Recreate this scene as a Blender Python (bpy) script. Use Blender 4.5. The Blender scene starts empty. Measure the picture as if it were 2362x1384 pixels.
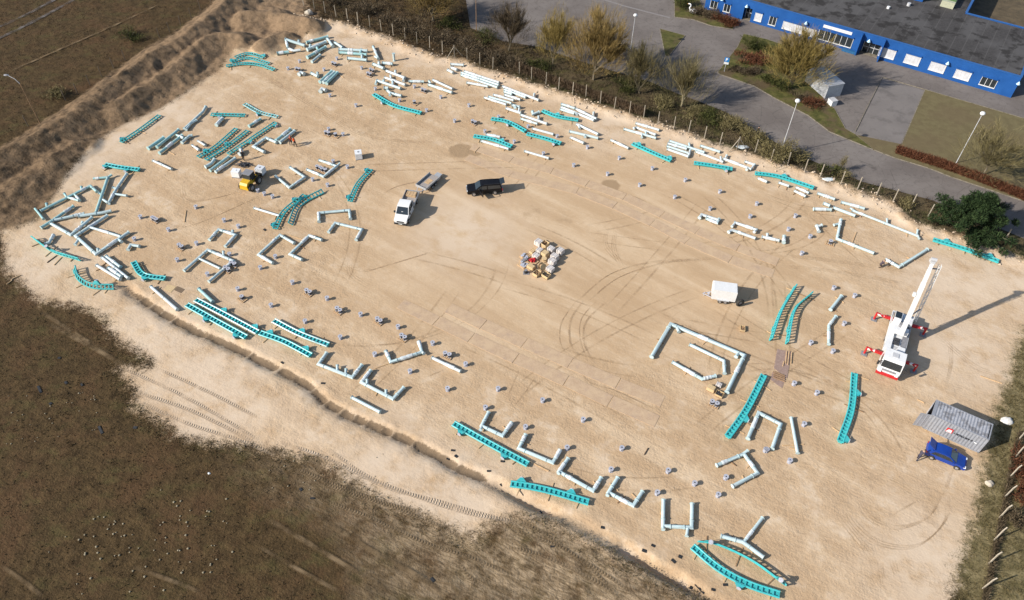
import bpy, bmesh, math, random
import numpy as np
from mathutils import Vector, Matrix
random.seed(7)
SC = bpy.context.scene
COL = SC.collection
# ------------------------------------------------------------------ camera
FPX, NADX, NADY, CAMH = 1777.43, 1141.05, 2358.97, 72.63      # focal length and nadir in photo pixels, height in m
IW, IH = 2362, 1384
_dx, _dy = NADX - IW / 2, NADY - IH / 2
_roll = math.atan2(_dx, _dy)
_pitch = math.pi / 2 - math.atan2(math.hypot(_dx, _dy), FPX)
FW = Vector((0, math.cos(_pitch), -math.sin(_pitch)))
_R0 = Vector((1, 0, 0)); _D0 = FW.cross(_R0)
CX = _R0 * math.cos(_roll) + _D0 * math.sin(_roll)
CY = -_R0 * math.sin(_roll) + _D0 * math.cos(_roll)
cam = bpy.data.cameras.new('camera'); camo = bpy.data.objects.new('camera', cam); COL.objects.link(camo)
cam.sensor_width = 36; cam.lens = FPX / IW * 36; cam.clip_start = 1; cam.clip_end = 6000
M = Matrix.Identity(4)
for i in range(3):
    M[i][0] = CX[i]; M[i][1] = -CY[i]; M[i][2] = -FW[i]
M[2][3] = CAMH
camo.matrix_world = M
SC.camera = camo
# ------------------------------------------------------------------ light
SUN_EL, SHADOW_AZ = math.radians(31), math.radians(21)
tosun = Vector((-math.cos(SHADOW_AZ) * math.cos(SUN_EL), -math.sin(SHADOW_AZ) * math.cos(SUN_EL), math.sin(SUN_EL)))
w = bpy.data.worlds.new('World'); SC.world = w; w.use_nodes = True
nt = w.node_tree; bg = nt.nodes['Background']
sky = nt.nodes.new('ShaderNodeTexSky'); sky.sky_type = 'NISHITA'; sky.sun_disc = False
sky.sun_elevation = SUN_EL
sky.sun_rotation = math.atan2(tosun.x, tosun.y)
nt.links.new(sky.outputs[0], bg.inputs[0]); bg.inputs[1].default_value = 0.1
sl = bpy.data.lights.new('sun', 'SUN'); sl.energy = 4.3; sl.angle = math.radians(0.53); sl.color = (1, .95, .87)
so = bpy.data.objects.new('sun', sl); COL.objects.link(so)
so.rotation_euler = (-tosun).to_track_quat('-Z', 'Y').to_euler(); so.location = (-60, 20, 80)
vs = SC.view_settings; vs.view_transform = 'Standard'; vs.look = 'None'; vs.gamma = 1; vs.use_curve_mapping = False
vs.exposure = 0.63
SC.render.film_transparent = False
# ------------------------------------------------------------------ helpers
def G(px, py, z=0.0):
    """the point at height z that the photograph shows at pixel (px, py)"""
    d = FW * FPX + CX * (px - IW / 2) + CY * (py - IH / 2)
    t = (z - CAMH) / d.z
    return Vector((d.x * t, d.y * t, z))
def PX(p):
    v = Vector(p) - Vector((0, 0, CAMH)); k = v.dot(FW)
    return (IW / 2 + FPX * v.dot(CX) / k, IH / 2 + FPX * v.dot(CY) / k)
K4 = 600 / 2362; K8 = 300 / 2362
WIN = {'F': (0, 0, 1)}
for r in range(4):
    for c in range(4):
        WIN['ABCD'[r] + str(c)] = ((0, 590, 1180, 1762)[c], (0, 345, 690, 1034)[r], K4)
for i, o in enumerate([(260, 230), (440, 230), (500, 70), (780, 80), (1020, 130), (1080, 215), (1380, 270), (1620, 330), (60, 360), (60, 510)]):
    WIN['Z%d' % (i + 1)] = (o[0], o[1], K8)
WIN['kr'] = (1960, 580, 300 / 1384); WIN['v'] = (880, 380, K8); WIN['ld'] = (500, 330, 180 / 2076)
WIN['ct'] = (1180, 530, 150 / 1597); WIN['c'] = (2080, 890, 282 / 1859); WIN['w'] = (1600, 630, 180 / 755)
def px(win, x, y):
    o = WIN[win]; return (o[0] + x * o[2], o[1] + y * o[2])
def g(win, x, y, z=0.0):
    return G(*px(win, x, y), z)
def pts(s):
    return [tuple(float(v) for v in q.split(',')) for q in s.split()]
# numpy value noise
def _hash(ix, iy, seed):
    n = (ix.astype(np.int64) * 374761393 + iy.astype(np.int64) * 668265263 + seed * 1442695041) & 0xffffffff
    n = ((n ^ (n >> 13)) * 1274126177) & 0xffffffff
    return ((n ^ (n >> 16)) & 0xffff) / 65535.0
def vnoise(x, y, seed=0):
    x = np.asarray(x, float); y = np.asarray(y, float)
    ix = np.floor(x); iy = np.floor(y); fx = x - ix; fy = y - iy
    fx = fx * fx * (3 - 2 * fx); fy = fy * fy * (3 - 2 * fy)
    a = _hash(ix, iy, seed); b = _hash(ix + 1, iy, seed); c = _hash(ix, iy + 1, seed); d = _hash(ix + 1, iy + 1, seed)
    return (a * (1 - fx) + b * fx) * (1 - fy) + (c * (1 - fx) + d * fx) * fy
def fbm(x, y, o=4, seed=0):
    s = 0; a = .5; t = 0
    for i in range(o):
        s = s + a * vnoise(x * 2 ** i, y * 2 ** i, seed + i); t += a; a *= .5
    return s / t
def sdist(X, Y, poly):
    """signed distance to a polygon, positive inside"""
    d = np.full(X.shape, 1e9); ins = np.zeros(X.shape, bool); n = len(poly)
    for i in range(n):
        ax, ay = poly[i][0], poly[i][1]; bx, by = poly[(i + 1) % n][0], poly[(i + 1) % n][1]
        ex, ey = bx - ax, by - ay; L = ex * ex + ey * ey + 1e-9
        t = np.clip(((X - ax) * ex + (Y - ay) * ey) / L, 0, 1)
        d = np.minimum(d, (X - ax - t * ex) ** 2 + (Y - ay - t * ey) ** 2)
        c = ((ay > Y) != (by > Y)) & (X < (bx - ax) * (Y - ay) / ((by - ay) or 1e-9) + ax)
        ins ^= c
    d = np.sqrt(d); return np.where(ins, d, -d)
def pdist(X, Y, line):
    """distance to a polyline, length along it, signed side (left positive)"""
    D = np.full(X.shape, 1e9); S = np.zeros(X.shape); SD = np.zeros(X.shape); s0 = 0
    for a, b in zip(line[:-1], line[1:]):
        ex, ey = b[0] - a[0], b[1] - a[1]; L = math.hypot(ex, ey)
        t = np.clip(((X - a[0]) * ex + (Y - a[1]) * ey) / (L * L), 0, 1)
        d = np.hypot(X - a[0] - t * ex, Y - a[1] - t * ey)
        sd = (ex * (Y - a[1]) - ey * (X - a[0])) / L
        m = d < D; D = np.where(m, d, D); S = np.where(m, s0 + t * L, S); SD = np.where(m, sd, SD); s0 += L
    return D, S, SD
def sstep(a, b, x):
    t = np.clip((x - a) / (b - a), 0, 1); return t * t * (3 - 2 * t)
# ---- objects
def tag(o, label=None, cat=None, group=None, kind=None):
    if label: o['label'] = label
    if cat: o['category'] = cat
    if group: o['group'] = group
    if kind: o['kind'] = kind
    return o
def empty(name, loc=(0, 0, 0), rz=0, label=None, cat=None, group=None):
    o = bpy.data.objects.new(name, None); COL.objects.link(o); o.location = loc; o.rotation_euler = (0, 0, rz)
    o.empty_display_size = .3
    return tag(o, label, cat, group)
def mkobj(name, me, parent=None, mat=None, matrix=None):
    o = bpy.data.objects.new(name, me); COL.objects.link(o)
    if mat is not None and not len(me.materials): me.materials.append(mat)
    if parent: o.parent = parent
    if matrix is not None: o.matrix_basis = matrix
    return o
class MB:
    """collects shapes; build() makes one mesh object"""
    def __init__(s): s.v = []; s.f = []; s.m = []; s.off = Vector((0, 0, 0))
    def add(s, vs, fs, mi=0):
        n = len(s.v); s.v += [tuple(q) for q in vs]; s.f += [tuple(i + n for i in f) for f in fs]; s.m += [mi] * len(fs); return s
    def hexa(s, p, mi=0):
        return s.add(p, [(0, 3, 2, 1), (4, 5, 6, 7), (0, 1, 5, 4), (1, 2, 6, 5), (2, 3, 7, 6), (3, 0, 4, 7)], mi)
    def box(s, x0, x1, y0, y1, z0, z1, mi=0, M=None):
        p = [(x0, y0, z0), (x1, y0, z0), (x1, y1, z0), (x0, y1, z0), (x0, y0, z1), (x1, y0, z1), (x1, y1, z1), (x0, y1, z1)]
        if M is not None: p = [M @ Vector(q) for q in p]
        return s.hexa(p, mi)
    def bar(s, a, b, w, h, up=(0, 0, 1), mi=0):
        a = Vector(a); b = Vector(b); t = (b - a).normalized(); up = Vector(up)
        if abs(t.dot(up)) > .97: up = Vector((1, 0, 0))
        sx = t.cross(up).normalized() * w / 2; uz = sx.cross(t).normalized() * h / 2
        return s.hexa([a - sx - uz, b - sx - uz, b + sx - uz, a + sx - uz, a - sx + uz, b - sx + uz, b + sx + uz, a + sx + uz], mi)
    def tube(s, P, R, n=10, cap=True, mi=0):
        P = [Vector(p) for p in P]
        if not isinstance(R, (list, tuple)): R = [R] * len(P)
        N = len(P); base = len(s.v); ref = None
        for i in range(N):
            if i == 0: t = P[1] - P[0]; k = 1
            elif i == N - 1: t = P[-1] - P[-2]; k = 1
            else:
                t0 = (P[i] - P[i - 1]).normalized(); t1 = (P[i + 1] - P[i]).normalized(); t = t0 + t1
                k = 1
            t = t.normalized() if t.length > 1e-6 else Vector((0, 0, 1))
            if ref is None: ref = Vector((0, 0, 1)) if abs(t.z) < .9 else Vector((1, 0, 0))
            a = t.cross(ref).normalized(); b = a.cross(t)
            if 0 < i < N - 1:      # mitre
                c = max(.35, t.dot(t1)); mdir = (t1 - t0)
                mdir = mdir.normalized() if mdir.length > 1e-4 else None
            else: mdir = None
            ref = b if abs(t.dot(b)) < .9 else ref
            for j in range(n):
                q = 2 * math.pi * j / n; o = (a * math.cos(q) + b * math.sin(q)) * R[i]
                if mdir is not None: o += mdir * (o.dot(mdir) * (1 / c - 1))
                s.v.append(tuple(P[i] + o))
        for i in range(N - 1):
            for j in range(n):
                A = base + i * n + j; B = base + i * n + (j + 1) % n
                s.f.append((A, B, B + n, A + n)); s.m.append(mi)
        if cap:
            s.f.append(tuple(base + j for j in range(n))[::-1]); s.m.append(mi)
            s.f.append(tuple(base + (N - 1) * n + j for j in range(n))); s.m.append(mi)
        return s
    def cyl(s, x, y, z0, z1, r, n=12, r2=None, mi=0):
        r2 = r if r2 is None else r2
        return s.tube([(x, y, z0), (x, y, z1)], [r, r2], n, True, mi)
    def prism(s, poly, y0, y1, mi=0, M=None):
        """side outline (x,z) pushed across y"""
        n = len(poly); p = [(x, y0, z) for x, z in poly] + [(x, y1, z) for x, z in poly]
        if M is not None: p = [M @ Vector(q) for q in p]
        return s.add(p, [tuple(range(n)), tuple(range(2 * n - 1, n - 1, -1))] + [(i, i + n, (i + 1) % n + n, (i + 1) % n) for i in range(n)], mi)
    def ball(s, c, r, n=10, m=6, mi=0):
        if not isinstance(r, (tuple, list)): r = (r, r, r)
        vs_ = [(c[0], c[1], c[2] - r[2])]
        for i in range(1, m):
            a = -math.pi / 2 + math.pi * i / m
            for j in range(n):
                q = 2 * math.pi * j / n
                vs_.append((c[0] + r[0] * math.cos(a) * math.cos(q), c[1] + r[1] * math.cos(a) * math.sin(q), c[2] + r[2] * math.sin(a)))
        vs_.append((c[0], c[1], c[2] + r[2])); f = []
        for j in range(n):
            f.append((0, 1 + (j + 1) % n, 1 + j)); l = 1 + (m - 2) * n
            f.append((len(vs_) - 1, l + j, l + (j + 1) % n))
            for i in range(m - 2):
                a = 1 + i * n + j; b = 1 + i * n + (j + 1) % n; f.append((a, b, b + n, a + n))
        return s.add(vs_, f, mi)
    def mesh(s, name, mats, smooth=0, off=None):
        me = bpy.data.meshes.new(name)
        v = s.v if off is None else [(a - off[0], b - off[1], c - off[2]) for a, b, c in s.v]
        me.from_pydata(v, [], s.f)
        if not isinstance(mats, (list, tuple)): mats = [mats]
        for q in mats: me.materials.append(q)
        if len(mats) > 1: me.polygons.foreach_set('material_index', s.m)
        if smooth:
            me.shade_smooth(); me.set_sharp_from_angle(angle=math.radians(smooth))
        me.update(); return me
    def build(s, name, mats, parent=None, smooth=0, world=False):
        """world=True: vertices are world coordinates, parent an unrotated Empty"""
        off = parent.location if (world and parent) else None
        return mkobj(name, s.mesh(name, mats, smooth, off), parent)
def copy_tree(o, parent=None):
    c = o.copy(); COL.objects.link(c); c.parent = parent
    for ch in o.children: copy_tree(ch, c)
    return c
# ---- materials
class NT:
    def __init__(s, name):
        s.m = bpy.data.materials.new(name); s.m.use_nodes = True; s.t = s.m.node_tree
        s.b = s.t.nodes['Principled BSDF']; s.out = s.t.nodes['Material Output']
    def n(s, typ, **kw):
        q = s.t.nodes.new(typ)
        for k, v in kw.items(): setattr(q, k, v)
        return q
    def put(s, sock, v):
        if hasattr(v, 'is_linked') or hasattr(v, 'links'): s.t.links.new(v, sock)
        elif isinstance(v, (tuple, list)) and len(v) == 3 and sock.type == 'RGBA': sock.default_value = (*v, 1)
        else: sock.default_value = v
    def noise(s, scale, detail=3, rough=.55, vec=None, out=0, dist=0):
        q = s.n('ShaderNodeTexNoise'); q.inputs['Scale'].default_value = scale; q.inputs['Detail'].default_value = detail
        q.inputs['Roughness'].default_value = rough; q.inputs['Distortion'].default_value = dist
        s.put(q.inputs['Vector'], vec if vec is not None else s.pos()); return q.outputs[out]
    def pos(s):
        if not hasattr(s, '_p'): s._p = s.n('ShaderNodeNewGeometry').outputs['Position']
        return s._p
    def objc(s):
        return s.n('ShaderNodeTexCoord').outputs['Object']
    def vmul(s, vec, k):
        q = s.n('ShaderNodeVectorMath', operation='MULTIPLY'); s.put(q.inputs[0], vec); q.inputs[1].default_value = k; return q.outputs[0]
    def math(s, op, a, b=0.0, c=None, clamp=False):
        q = s.n('ShaderNodeMath', operation=op); q.use_clamp = clamp; s.put(q.inputs[0], a); s.put(q.inputs[1], b)
        if c is not None: s.put(q.inputs[2], c)
        return q.outputs[0]
    def mr(s, v, a, b, c=0.0, d=1.0, smooth=True):
        q = s.n('ShaderNodeMapRange'); q.interpolation_type = 'SMOOTHSTEP' if smooth else 'LINEAR'
        s.put(q.inputs[0], v)
        for i, k in enumerate((a, b, c, d)): s.put(q.inputs[i + 1], k)
        return q.outputs[0]
    def mix(s, f, a, b, mode='MIX'):
        q = s.n('ShaderNodeMix', data_type='RGBA', blend_type=mode); s.put(q.inputs[0], f); s.put(q.inputs[6], a); s.put(q.inputs[7], b)
        return q.outputs[2]
    def fmix(s, f, a, b):
        q = s.n('ShaderNodeMix', data_type='FLOAT'); s.put(q.inputs[0], f); s.put(q.inputs[2], a); s.put(q.inputs[3], b); return q.outputs[0]
    def attr(s, name, out='Fac'):
        return s.n('ShaderNodeAttribute', attribute_name=name).outputs[out]
    def bump(s, h, strength=.5, dist=.05, nrm=None):
        q = s.n('ShaderNodeBump'); s.put(q.inputs['Strength'], strength); q.inputs['Distance'].default_value = dist; s.put(q.inputs['Height'], h)
        if nrm is not None: s.put(q.inputs['Normal'], nrm)
        return q.outputs[0]
    def fin(s, col, rough=.8, bump=None, metal=0, spec=.3, alpha=None):
        s.put(s.b.inputs['Base Color'], col); s.put(s.b.inputs['Roughness'], rough); s.b.inputs['Metallic'].default_value = metal
        s.b.inputs['Specular IOR Level'].default_value = spec
        if bump is not None: s.put(s.b.inputs['Normal'], bump)
        if alpha is not None: s.put(s.b.inputs['Alpha'], alpha)
        return s.m
MATS = {}
def paint(name, col, rough=.5, metal=0, var=.12, scale=3.0, dirt=None, dirt_amt=.0, bump=0, spec=.4):
    """painted or plain surface with wear: slow and fine colour variation, optional dirt"""
    if name in MATS: return MATS[name]
    t = NT(name)
    n1 = t.noise(scale, 4); n2 = t.noise(scale * 9, 3)
    f = t.math('ADD', t.math('MULTIPLY', n1, .6), t.math('MULTIPLY', n2, .4))
    c = t.mix(t.mr(f, .3, .7), tuple(q * (1 - var) for q in col), tuple(min(1, q * (1 + var)) for q in col))
    if dirt:
        c = t.mix(t.math('MULTIPLY', t.mr(t.noise(scale * 1.7, 5, .65), .48, .66), dirt_amt), c, dirt)
    b = t.bump(n2, bump, .02) if bump else None
    MATS[name] = t.fin(c, t.mr(n2, .3, .7, rough * .85, min(1, rough * 1.15)), b, metal, spec)
    return MATS[name]
def ordinal(i):
    return ['', 'second ', 'third ', 'fourth ', 'fifth ', 'sixth ', 'seventh ', 'eighth ', 'ninth ', 'tenth ', 'eleventh ', 'twelfth ', 'thirteenth ', 'fourteenth ', 'fifteenth ', 'sixteenth ', 'seventeenth ', 'eighteenth ', 'nineteenth ', 'twentieth '][min(i, 19)]
LAND = {'the black pickup': (1118, 430), 'the white flatbed van': (938, 480), 'the empty flat trailer': (985, 420), 'the yellow loader': (572, 415),
        'the lone white crate': (830, 360), 'the heap of crates': (1248, 598), 'the white box trailer': (1675, 675), 'the crane truck': (2065, 800),
        'the grey container': (2205, 975), 'the blue car': (2180, 1055), 'the plywood sheet': (393, 663), 'the planked rusty plate': (1802, 850),
        'the dark puddle': (1062, 345), 'the arched tracks': (577, 140), 'the orange vested pair': (676, 325),
        'the dark evergreen tree': (2235, 480), 'the big orange willow': (1370, 180), 'the kneeling worker': (2030, 610), 'the upright pipe stub': (908, 138),
        'the open flange crate': (1660, 908), 'the Y shaped pipe': (1715, 1245), 'the big pipe frame': (1640, 830), 'the H shaped pipe': (480, 622), 'the zigzag pipe': (930, 820), 'the hooked track': (205, 645), 'the U pipe at bottom': (1563, 1195), 'the lowest steel mat': (1390, 925), 'the braced fence post': (1695, 345),
        'the tangled rigging': (565, 383), 'the bare pale tree': (1570, 246), 'the parking sign': (1672, 150), 'the white bag': (2322, 970)}
def rank_labels(items, fmt):
    """items: (object, pixel, description). Each label names the landmark the thing is nearest to, and its rank there"""
    names = list(LAND)
    for kind in sorted({d for _, _, d in items}):
        its = [q for q in items if q[2] == kind]
        D = {n: sorted(range(len(its)), key=lambda i: math.dist(its[i][1], LAND[n])) for n in names}
        rk = {n: {i: k for k, i in enumerate(D[n])} for n in names}
        for i, (o, p, d) in enumerate(its):
            n = min(names, key=lambda n: (rk[n][i] + math.dist(p, LAND[n]) / 250, math.dist(p, LAND[n])))
            o['label'] = fmt.format(d=d, r=ordinal(rk[n][i]), n=n)
            o['_where'] = '%snearest %s' % (ordinal(rk[n][i]), n); o['_kind'] = d
# ------------------------------------------------------------------ terrain
def gp(lst, z=0): return [G(x, y, z) for x, y in lst]
TOP_EDGE = [(690, 38), (732, 51), (783, 53), (844, 74), (895, 89), (946, 112), (1022, 137), (1065, 140), (1093, 155), (1149, 173), (1190, 185), (1243, 201), (1322, 226), (1383, 249), (1434, 262), (1485, 279), (1536, 295), (1586, 312), (1625, 328), (1678, 345), (1762, 370), (1820, 388), (1864, 403), (1914, 421), (1978, 444), (2029, 462), (2067, 480), (2092, 508), (2156, 533), (2219, 553), (2295, 579), (2362, 602)]
BERM_FOOT = [(-60, 560), (0, 533), (75, 512), (120, 458), (158, 400), (200, 352), (250, 306), (292, 283), (330, 267), (372, 248), (418, 220), (466, 187), (505, 160), (528, 124), (562, 110), (615, 108), (684, 93), (738, 68)]
SAND = TOP_EDGE[1:] + [(2480, 640), (2480, 740), (2362, 756), (2336, 817), (2328, 868), (2305, 911), (2293, 957), (2282, 1010), (2272, 1042), (2270, 1062), (2260, 1110), (2252, 1151), (2237, 1217), (2219, 1278), (2201, 1326), (2191, 1384), (2175, 1460), (1760, 1460), (1640, 1390), (1520, 1330), (1420, 1280), (1330, 1232), (1260, 1196), (1200, 1186), (1125, 1206), (1093, 1232), (1022, 1207), (971, 1181), (874, 1146), (831, 1113), (737, 1059), (690, 1050), (600, 1030), (540, 1022), (472, 1018), (406, 1000), (381, 972), (320, 941), (309, 926), (320, 903), (300, 883), (277, 850), (345, 853), (353, 835), (318, 809), (279, 787), (254, 759), (251, 741), (216, 718), (178, 703), (127, 695), (97, 693), (74, 673), (46, 645), (23, 630), (15, 609), (10, 560), (0, 533)] + BERM_FOOT[2:]
SOIL = BERM_FOOT + [(735, 30), (700, -5), (640, -30), (520, -40), (500, -5), (462, 28), (412, 68), (336, 110), (285, 148), (247, 172), (170, 236), (70, 298), (0, 338), (-80, 385)]
ASPH = [(1060, -90), (1085, 64), (1160, 95), (1244, 109), (1310, 132), (1400, 160), (1497, 188), (1560, 215), (1612, 234), (1675, 259), (1739, 300), (1800, 335), (1876, 372), (1990, 420), (2060, 438), (2150, 462), (2260, 508), (2480, 600), (2600, 520), (2600, -90)]
TRENCH = [(262, 652), (300, 682), (350, 717), (400, 747), (450, 772), (500, 793), (550, 815), (600, 842), (650, 866), (700, 893), (740, 932), (790, 962), (850, 988), (900, 1008), (950, 1032), (1000, 1058), (1050, 1088), (1110, 1112), (1190, 1153), (1240, 1177), (1300, 1200), (1360, 1232), (1440, 1278), (1520, 1326), (1600, 1370), (1660, 1410)]
RIDGES = [([(-80, 385), (0, 340), (76, 300), (178, 236), (254, 173), (292, 150), (343, 112), (419, 71), (470, 30), (505, 3), (545, -30)], 3.0, 5.2),
          ([(257, 229), (310, 198), (386, 150), (432, 107), (465, 84), (498, 69), (554, 71)], 2.5, 4.0),
          ([(-60, 470), (20, 430), (75, 390), (130, 345), (170, 318)], 1.7, 4.5),
          ([(600, 85), (628, 71), (650, 68)], 2.3, 3.4), ([(560, 20), (620, 15), (690, 32), (715, 40)], 2.4, 4.0)]
pS, pO, pA = gp(SAND), gp(SOIL), gp(ASPH); lT = gp(TRENCH); lE = gp(TOP_EDGE)
PALE = [g(*a) for a in (('B0', 300, 1050), ('C0', 1500, 300), ('C0', 1900, 700), ('C0', 2000, 1000), ('D1', 1200, 250), ('D1', 1800, 450), ('A0', 1500, 1000), ('A0', 950, 1250), ('B0', 700, 120), ('B3', 1700, 1200), ('B3', 2250, 1150), ('C3', 1750, 450), ('D3', 1600, 1100), ('A1', 900, 280), ('B1', 1900, 750), ('A2', 900, 1100))]
DAMP = [(g('F', x, y), r) for x, y, r in ((1062, 348, 2.2), (1095, 350, 1.4), (1408, 428, 1.7), (1230, 490, 3.5), (1300, 505, 3), (640, 450, 5), (700, 640, 6), (640, 190, 7), (560, 480, 6), (720, 210, 5), (850, 300, 5), (1680, 1010, 6), (1500, 1150, 5))]
RIMN = None
def terrain(X, Y):
    X = np.asarray(X, float); Y = np.asarray(Y, float)
    ds = sdist(X, Y, pS); da = sdist(X, Y, pA); do = sdist(X, Y, pO)
    sand = sstep(-.6, .6, ds); soil = sstep(-1, 2, do)
    h = .035 * (fbm(X / 3, Y / 3, 3, 3) - .5) * sand
    rough = (1 - sand) * sstep(.2, 1.2, -da)
    h += rough * (.34 * (fbm(X / 1.7, Y / 1.7, 3, 11) - .5) + .09 * (fbm(X / .55, Y / .55, 2, 17) - .5))
    for q, (line, hc, hw) in enumerate(RIDGES):
        D, S, _ = pdist(X, Y, gp(line, hc))
        D = D * (.8 + .5 * fbm(X / 4, Y / 4, 3, 40 + q)); k = np.clip(1 - D / hw, 0, 1)
        h = np.maximum(h, hc * (.85 + .3 * fbm(X / 5 + 9, Y / 5, 3, 50 + q)) * (k ** 1.15) * (1 - .25 * k))
    lump_ = np.maximum(soil, sstep(.15, .8, h) * sstep(.3, 1, -da))
    h += lump_ * (.9 * (fbm(X / 2.6, Y / 2.6, 5, 23) - .45) + .5 * (fbm(X / .9, Y / .9, 3, 29) - .5)) * (1 - .5 * sstep(2.2, 3.2, h))
    # spoil thrown up along the fence
    D, S, sd = pdist(X, Y, lE)
    h += .55 * np.clip(1 - D / 2.4, 0, 1) * (.3 + 1.2 * fbm(X / 1.1, Y / 1.1, 4, 31) ** 1.5) * (1 - soil)
    # trench and the bank beside it
    D, S, sd = pdist(X, Y, lT)
    Dn = D + .45 * (fbm(X / .8, Y / .8, 3, 61) - .5)
    along = sstep(0, 3, S); low = sstep(57, 62, S)
    ph = S * 3.1 + 7 * fbm(S / 3, S * 0, 2, 5); teeth = (np.clip(np.sin(ph), .76, 1) - .76) * sstep(.38, .6, fbm(S / 2.1, S * 0 + 4, 2, 8))
    nn_ = sd + .5 * (fbm(X / .9, Y / .9, 3, 61) - .5)
    brk = .35 + .65 * sstep(.32, .55, fbm(S / 7 + 3, S * 0 + 1, 2, 91))
    h -= along * ((.36 + .26 * low) * (1 - low + low * brk) - 1.1 * teeth * (1 - low)) * np.where(nn_ < .5, sstep(-.2, .25, nn_), sstep(1.3, .95, nn_))
    left = (sd < 0)
    h += along * left * (.12 + .22 * low) * sstep(.25, .7, D) * sstep(9, 2.5, D)
    h += along * .10 * np.clip(1 - np.abs(D - 1.5) / .5, 0, 1) * sstep(.5, .7, fbm(X / 1.3, Y / 1.3, 3, 66))
    h = np.where(da > -.3, np.minimum(h, -.06), h) * np.where(da > 0, 1, 1)
    return h, ds, da, do
GX0, GX1, GY0, GY1, GS = -132.0, 132.0, 17.0, 192.0, .33
gx = np.arange(GX0, GX1, GS); gy = np.arange(GY0, GY1, GS)
GXX, GYY = np.meshgrid(gx, gy); GH, GDS, GDA, GDO = terrain(GXX, GYY)
def tz(x, y):
    fx = (x - GX0) / GS; fy = (y - GY0) / GS; ix = int(min(max(fx, 0), len(gx) - 2)); iy = int(min(max(fy, 0), len(gy) - 2)); fx -= ix; fy -= iy
    return float((GH[iy, ix] * (1 - fx) + GH[iy, ix + 1] * fx) * (1 - fy) + (GH[iy + 1, ix] * (1 - fx) + GH[iy + 1, ix + 1] * fx) * fy)
def grid_mesh():
    ny, nx = GXX.shape
    co = np.stack([GXX, GYY, GH], -1).reshape(-1, 3).astype(np.float32)
    i = np.arange(ny * nx).reshape(ny, nx)
    f = np.stack([i[:-1, :-1], i[:-1, 1:], i[1:, 1:], i[1:, :-1]], -1).reshape(-1, 4)
    me = bpy.data.meshes.new('ground'); me.vertices.add(len(co)); me.vertices.foreach_set('co', co.ravel())
    me.loops.add(f.size); me.loops.foreach_set('vertex_index', f.ravel().astype(np.int32)); me.polygons.add(len(f))
    me.polygons.foreach_set('loop_start', np.arange(0, f.size, 4, dtype=np.int32)); me.polygons.foreach_set('loop_total', np.full(len(f), 4, np.int32))
    me.update(calc_edges=True); me.shade_smooth()
    def at(n, a):
        q = me.attributes.new(n, 'FLOAT', 'POINT'); q.data.foreach_set('value', np.asarray(a, np.float32).ravel())
    at('d_sand', np.clip(GDS, -20, 20)); at('d_soil', np.clip(GDO, -20, 20))
    pale = np.zeros(GXX.shape); damp = np.zeros(GXX.shape)
    for p in PALE: pale = np.maximum(pale, np.exp(-((GXX - p.x) ** 2 + (GYY - p.y) ** 2) / 60))
    D, S, sd = pdist(GXX, GYY, lE); pale = np.maximum(pale, np.clip(1 - D / 7, 0, 1))
    D, S, sd = pdist(GXX, GYY, lT); pale = np.maximum(pale, .4 * (sd < 0) * np.clip(1 - D / 16, 0, 1) ** .3)
    for p, r in DAMP: damp = np.maximum(damp, np.exp(-((GXX - p.x) ** 2 + (GYY - p.y) ** 2) / (r * r)) * (1 if r < 3 else .45))
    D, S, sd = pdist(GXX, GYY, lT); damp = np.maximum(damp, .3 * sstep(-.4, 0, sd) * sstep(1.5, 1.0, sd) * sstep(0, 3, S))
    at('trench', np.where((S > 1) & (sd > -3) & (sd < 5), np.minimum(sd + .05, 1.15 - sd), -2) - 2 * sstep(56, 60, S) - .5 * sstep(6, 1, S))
    c0 = G(1330, 560); mess = sstep(14, 42, np.hypot((GXX - c0.x) * .8, (GYY - c0.y) * 1.3)); mess = np.maximum(mess, sstep(-10, -30, GXX)); at('mess', mess)
    at('pale', pale); at('damp', damp); at('hgt', GH)
    # greener strip beyond the upper fence and by the right edge; browner heath elsewhere
    E_ = gp(TOP_EDGE); D, S, sd = pdist(GXX, GYY, E_)
    green = ((GDS < 0) & (sd > 0)) * sstep(30, 60, S); global WORN
    D2, S2, sd2 = pdist(GXX, GYY, lT); WORN = (sd2 < 0) * np.clip(1 - D2 / 24, 0, 1) ** .55 * sstep(26, 50, S2)
    right = sstep(G(2150, 1100).x - 4, G(2150, 1100).x, GXX) * (GYY < G(2362, 600).y)
    at('green', green)
    # worn, dry field next to the trench
    D, S, sd = pdist(GXX, GYY, lT)
    at('worn', (sd < 0) * np.clip(1 - D / (13 + 16 * sstep(45, 70, S)), 0, 1) ** .6 * sstep(26, 50, S))
    at('verge', right)
    return me
t = NT('ground')
P = t.pos()
nA = t.noise(.11, 4, .6); nB = t.noise(.9, 5, .62); nC = t.noise(6.5, 4, .65); nD = t.noise(28, 2, .6)
# directional scuffs: stretched noise in two headings
def rot(a, k):
    q = t.n('ShaderNodeMapping'); q.inputs['Rotation'].default_value = (0, 0, a); t.put(q.inputs['Vector'], P); return t.vmul(q.outputs[0], k)
sc1 = t.noise(1.0, 4, .6, rot(.5, (.5, 2.4, 1)), dist=1.6); sc2 = t.noise(1.0, 3, .6, rot(-.7, (.45, 2.8, 1)))
mess = t.attr('mess')
sand = t.mix(t.mr(nA, .3, .7), (.458, .318, .19), (.525, .383, .245))
mn = t.noise(.33, 5, .66)
sand = t.mix(t.math('MULTIPLY', mess, t.math('MULTIPLY', t.mr(mn, .42, .62), .75)), sand, (.41, .285, .175))
sand = t.mix(t.math('MULTIPLY', mess, t.math('MULTIPLY', t.mr(mn, .48, .34), .6)), sand, (.60, .485, .365))
sand = t.mix(t.math('MULTIPLY', t.mr(nB, .42, .72), .4), sand, (.43, .295, .175))
sand = t.mix(t.math('MULTIPLY', t.mr(sc1, .5, .72), .4), sand, (.585, .455, .315))
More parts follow.
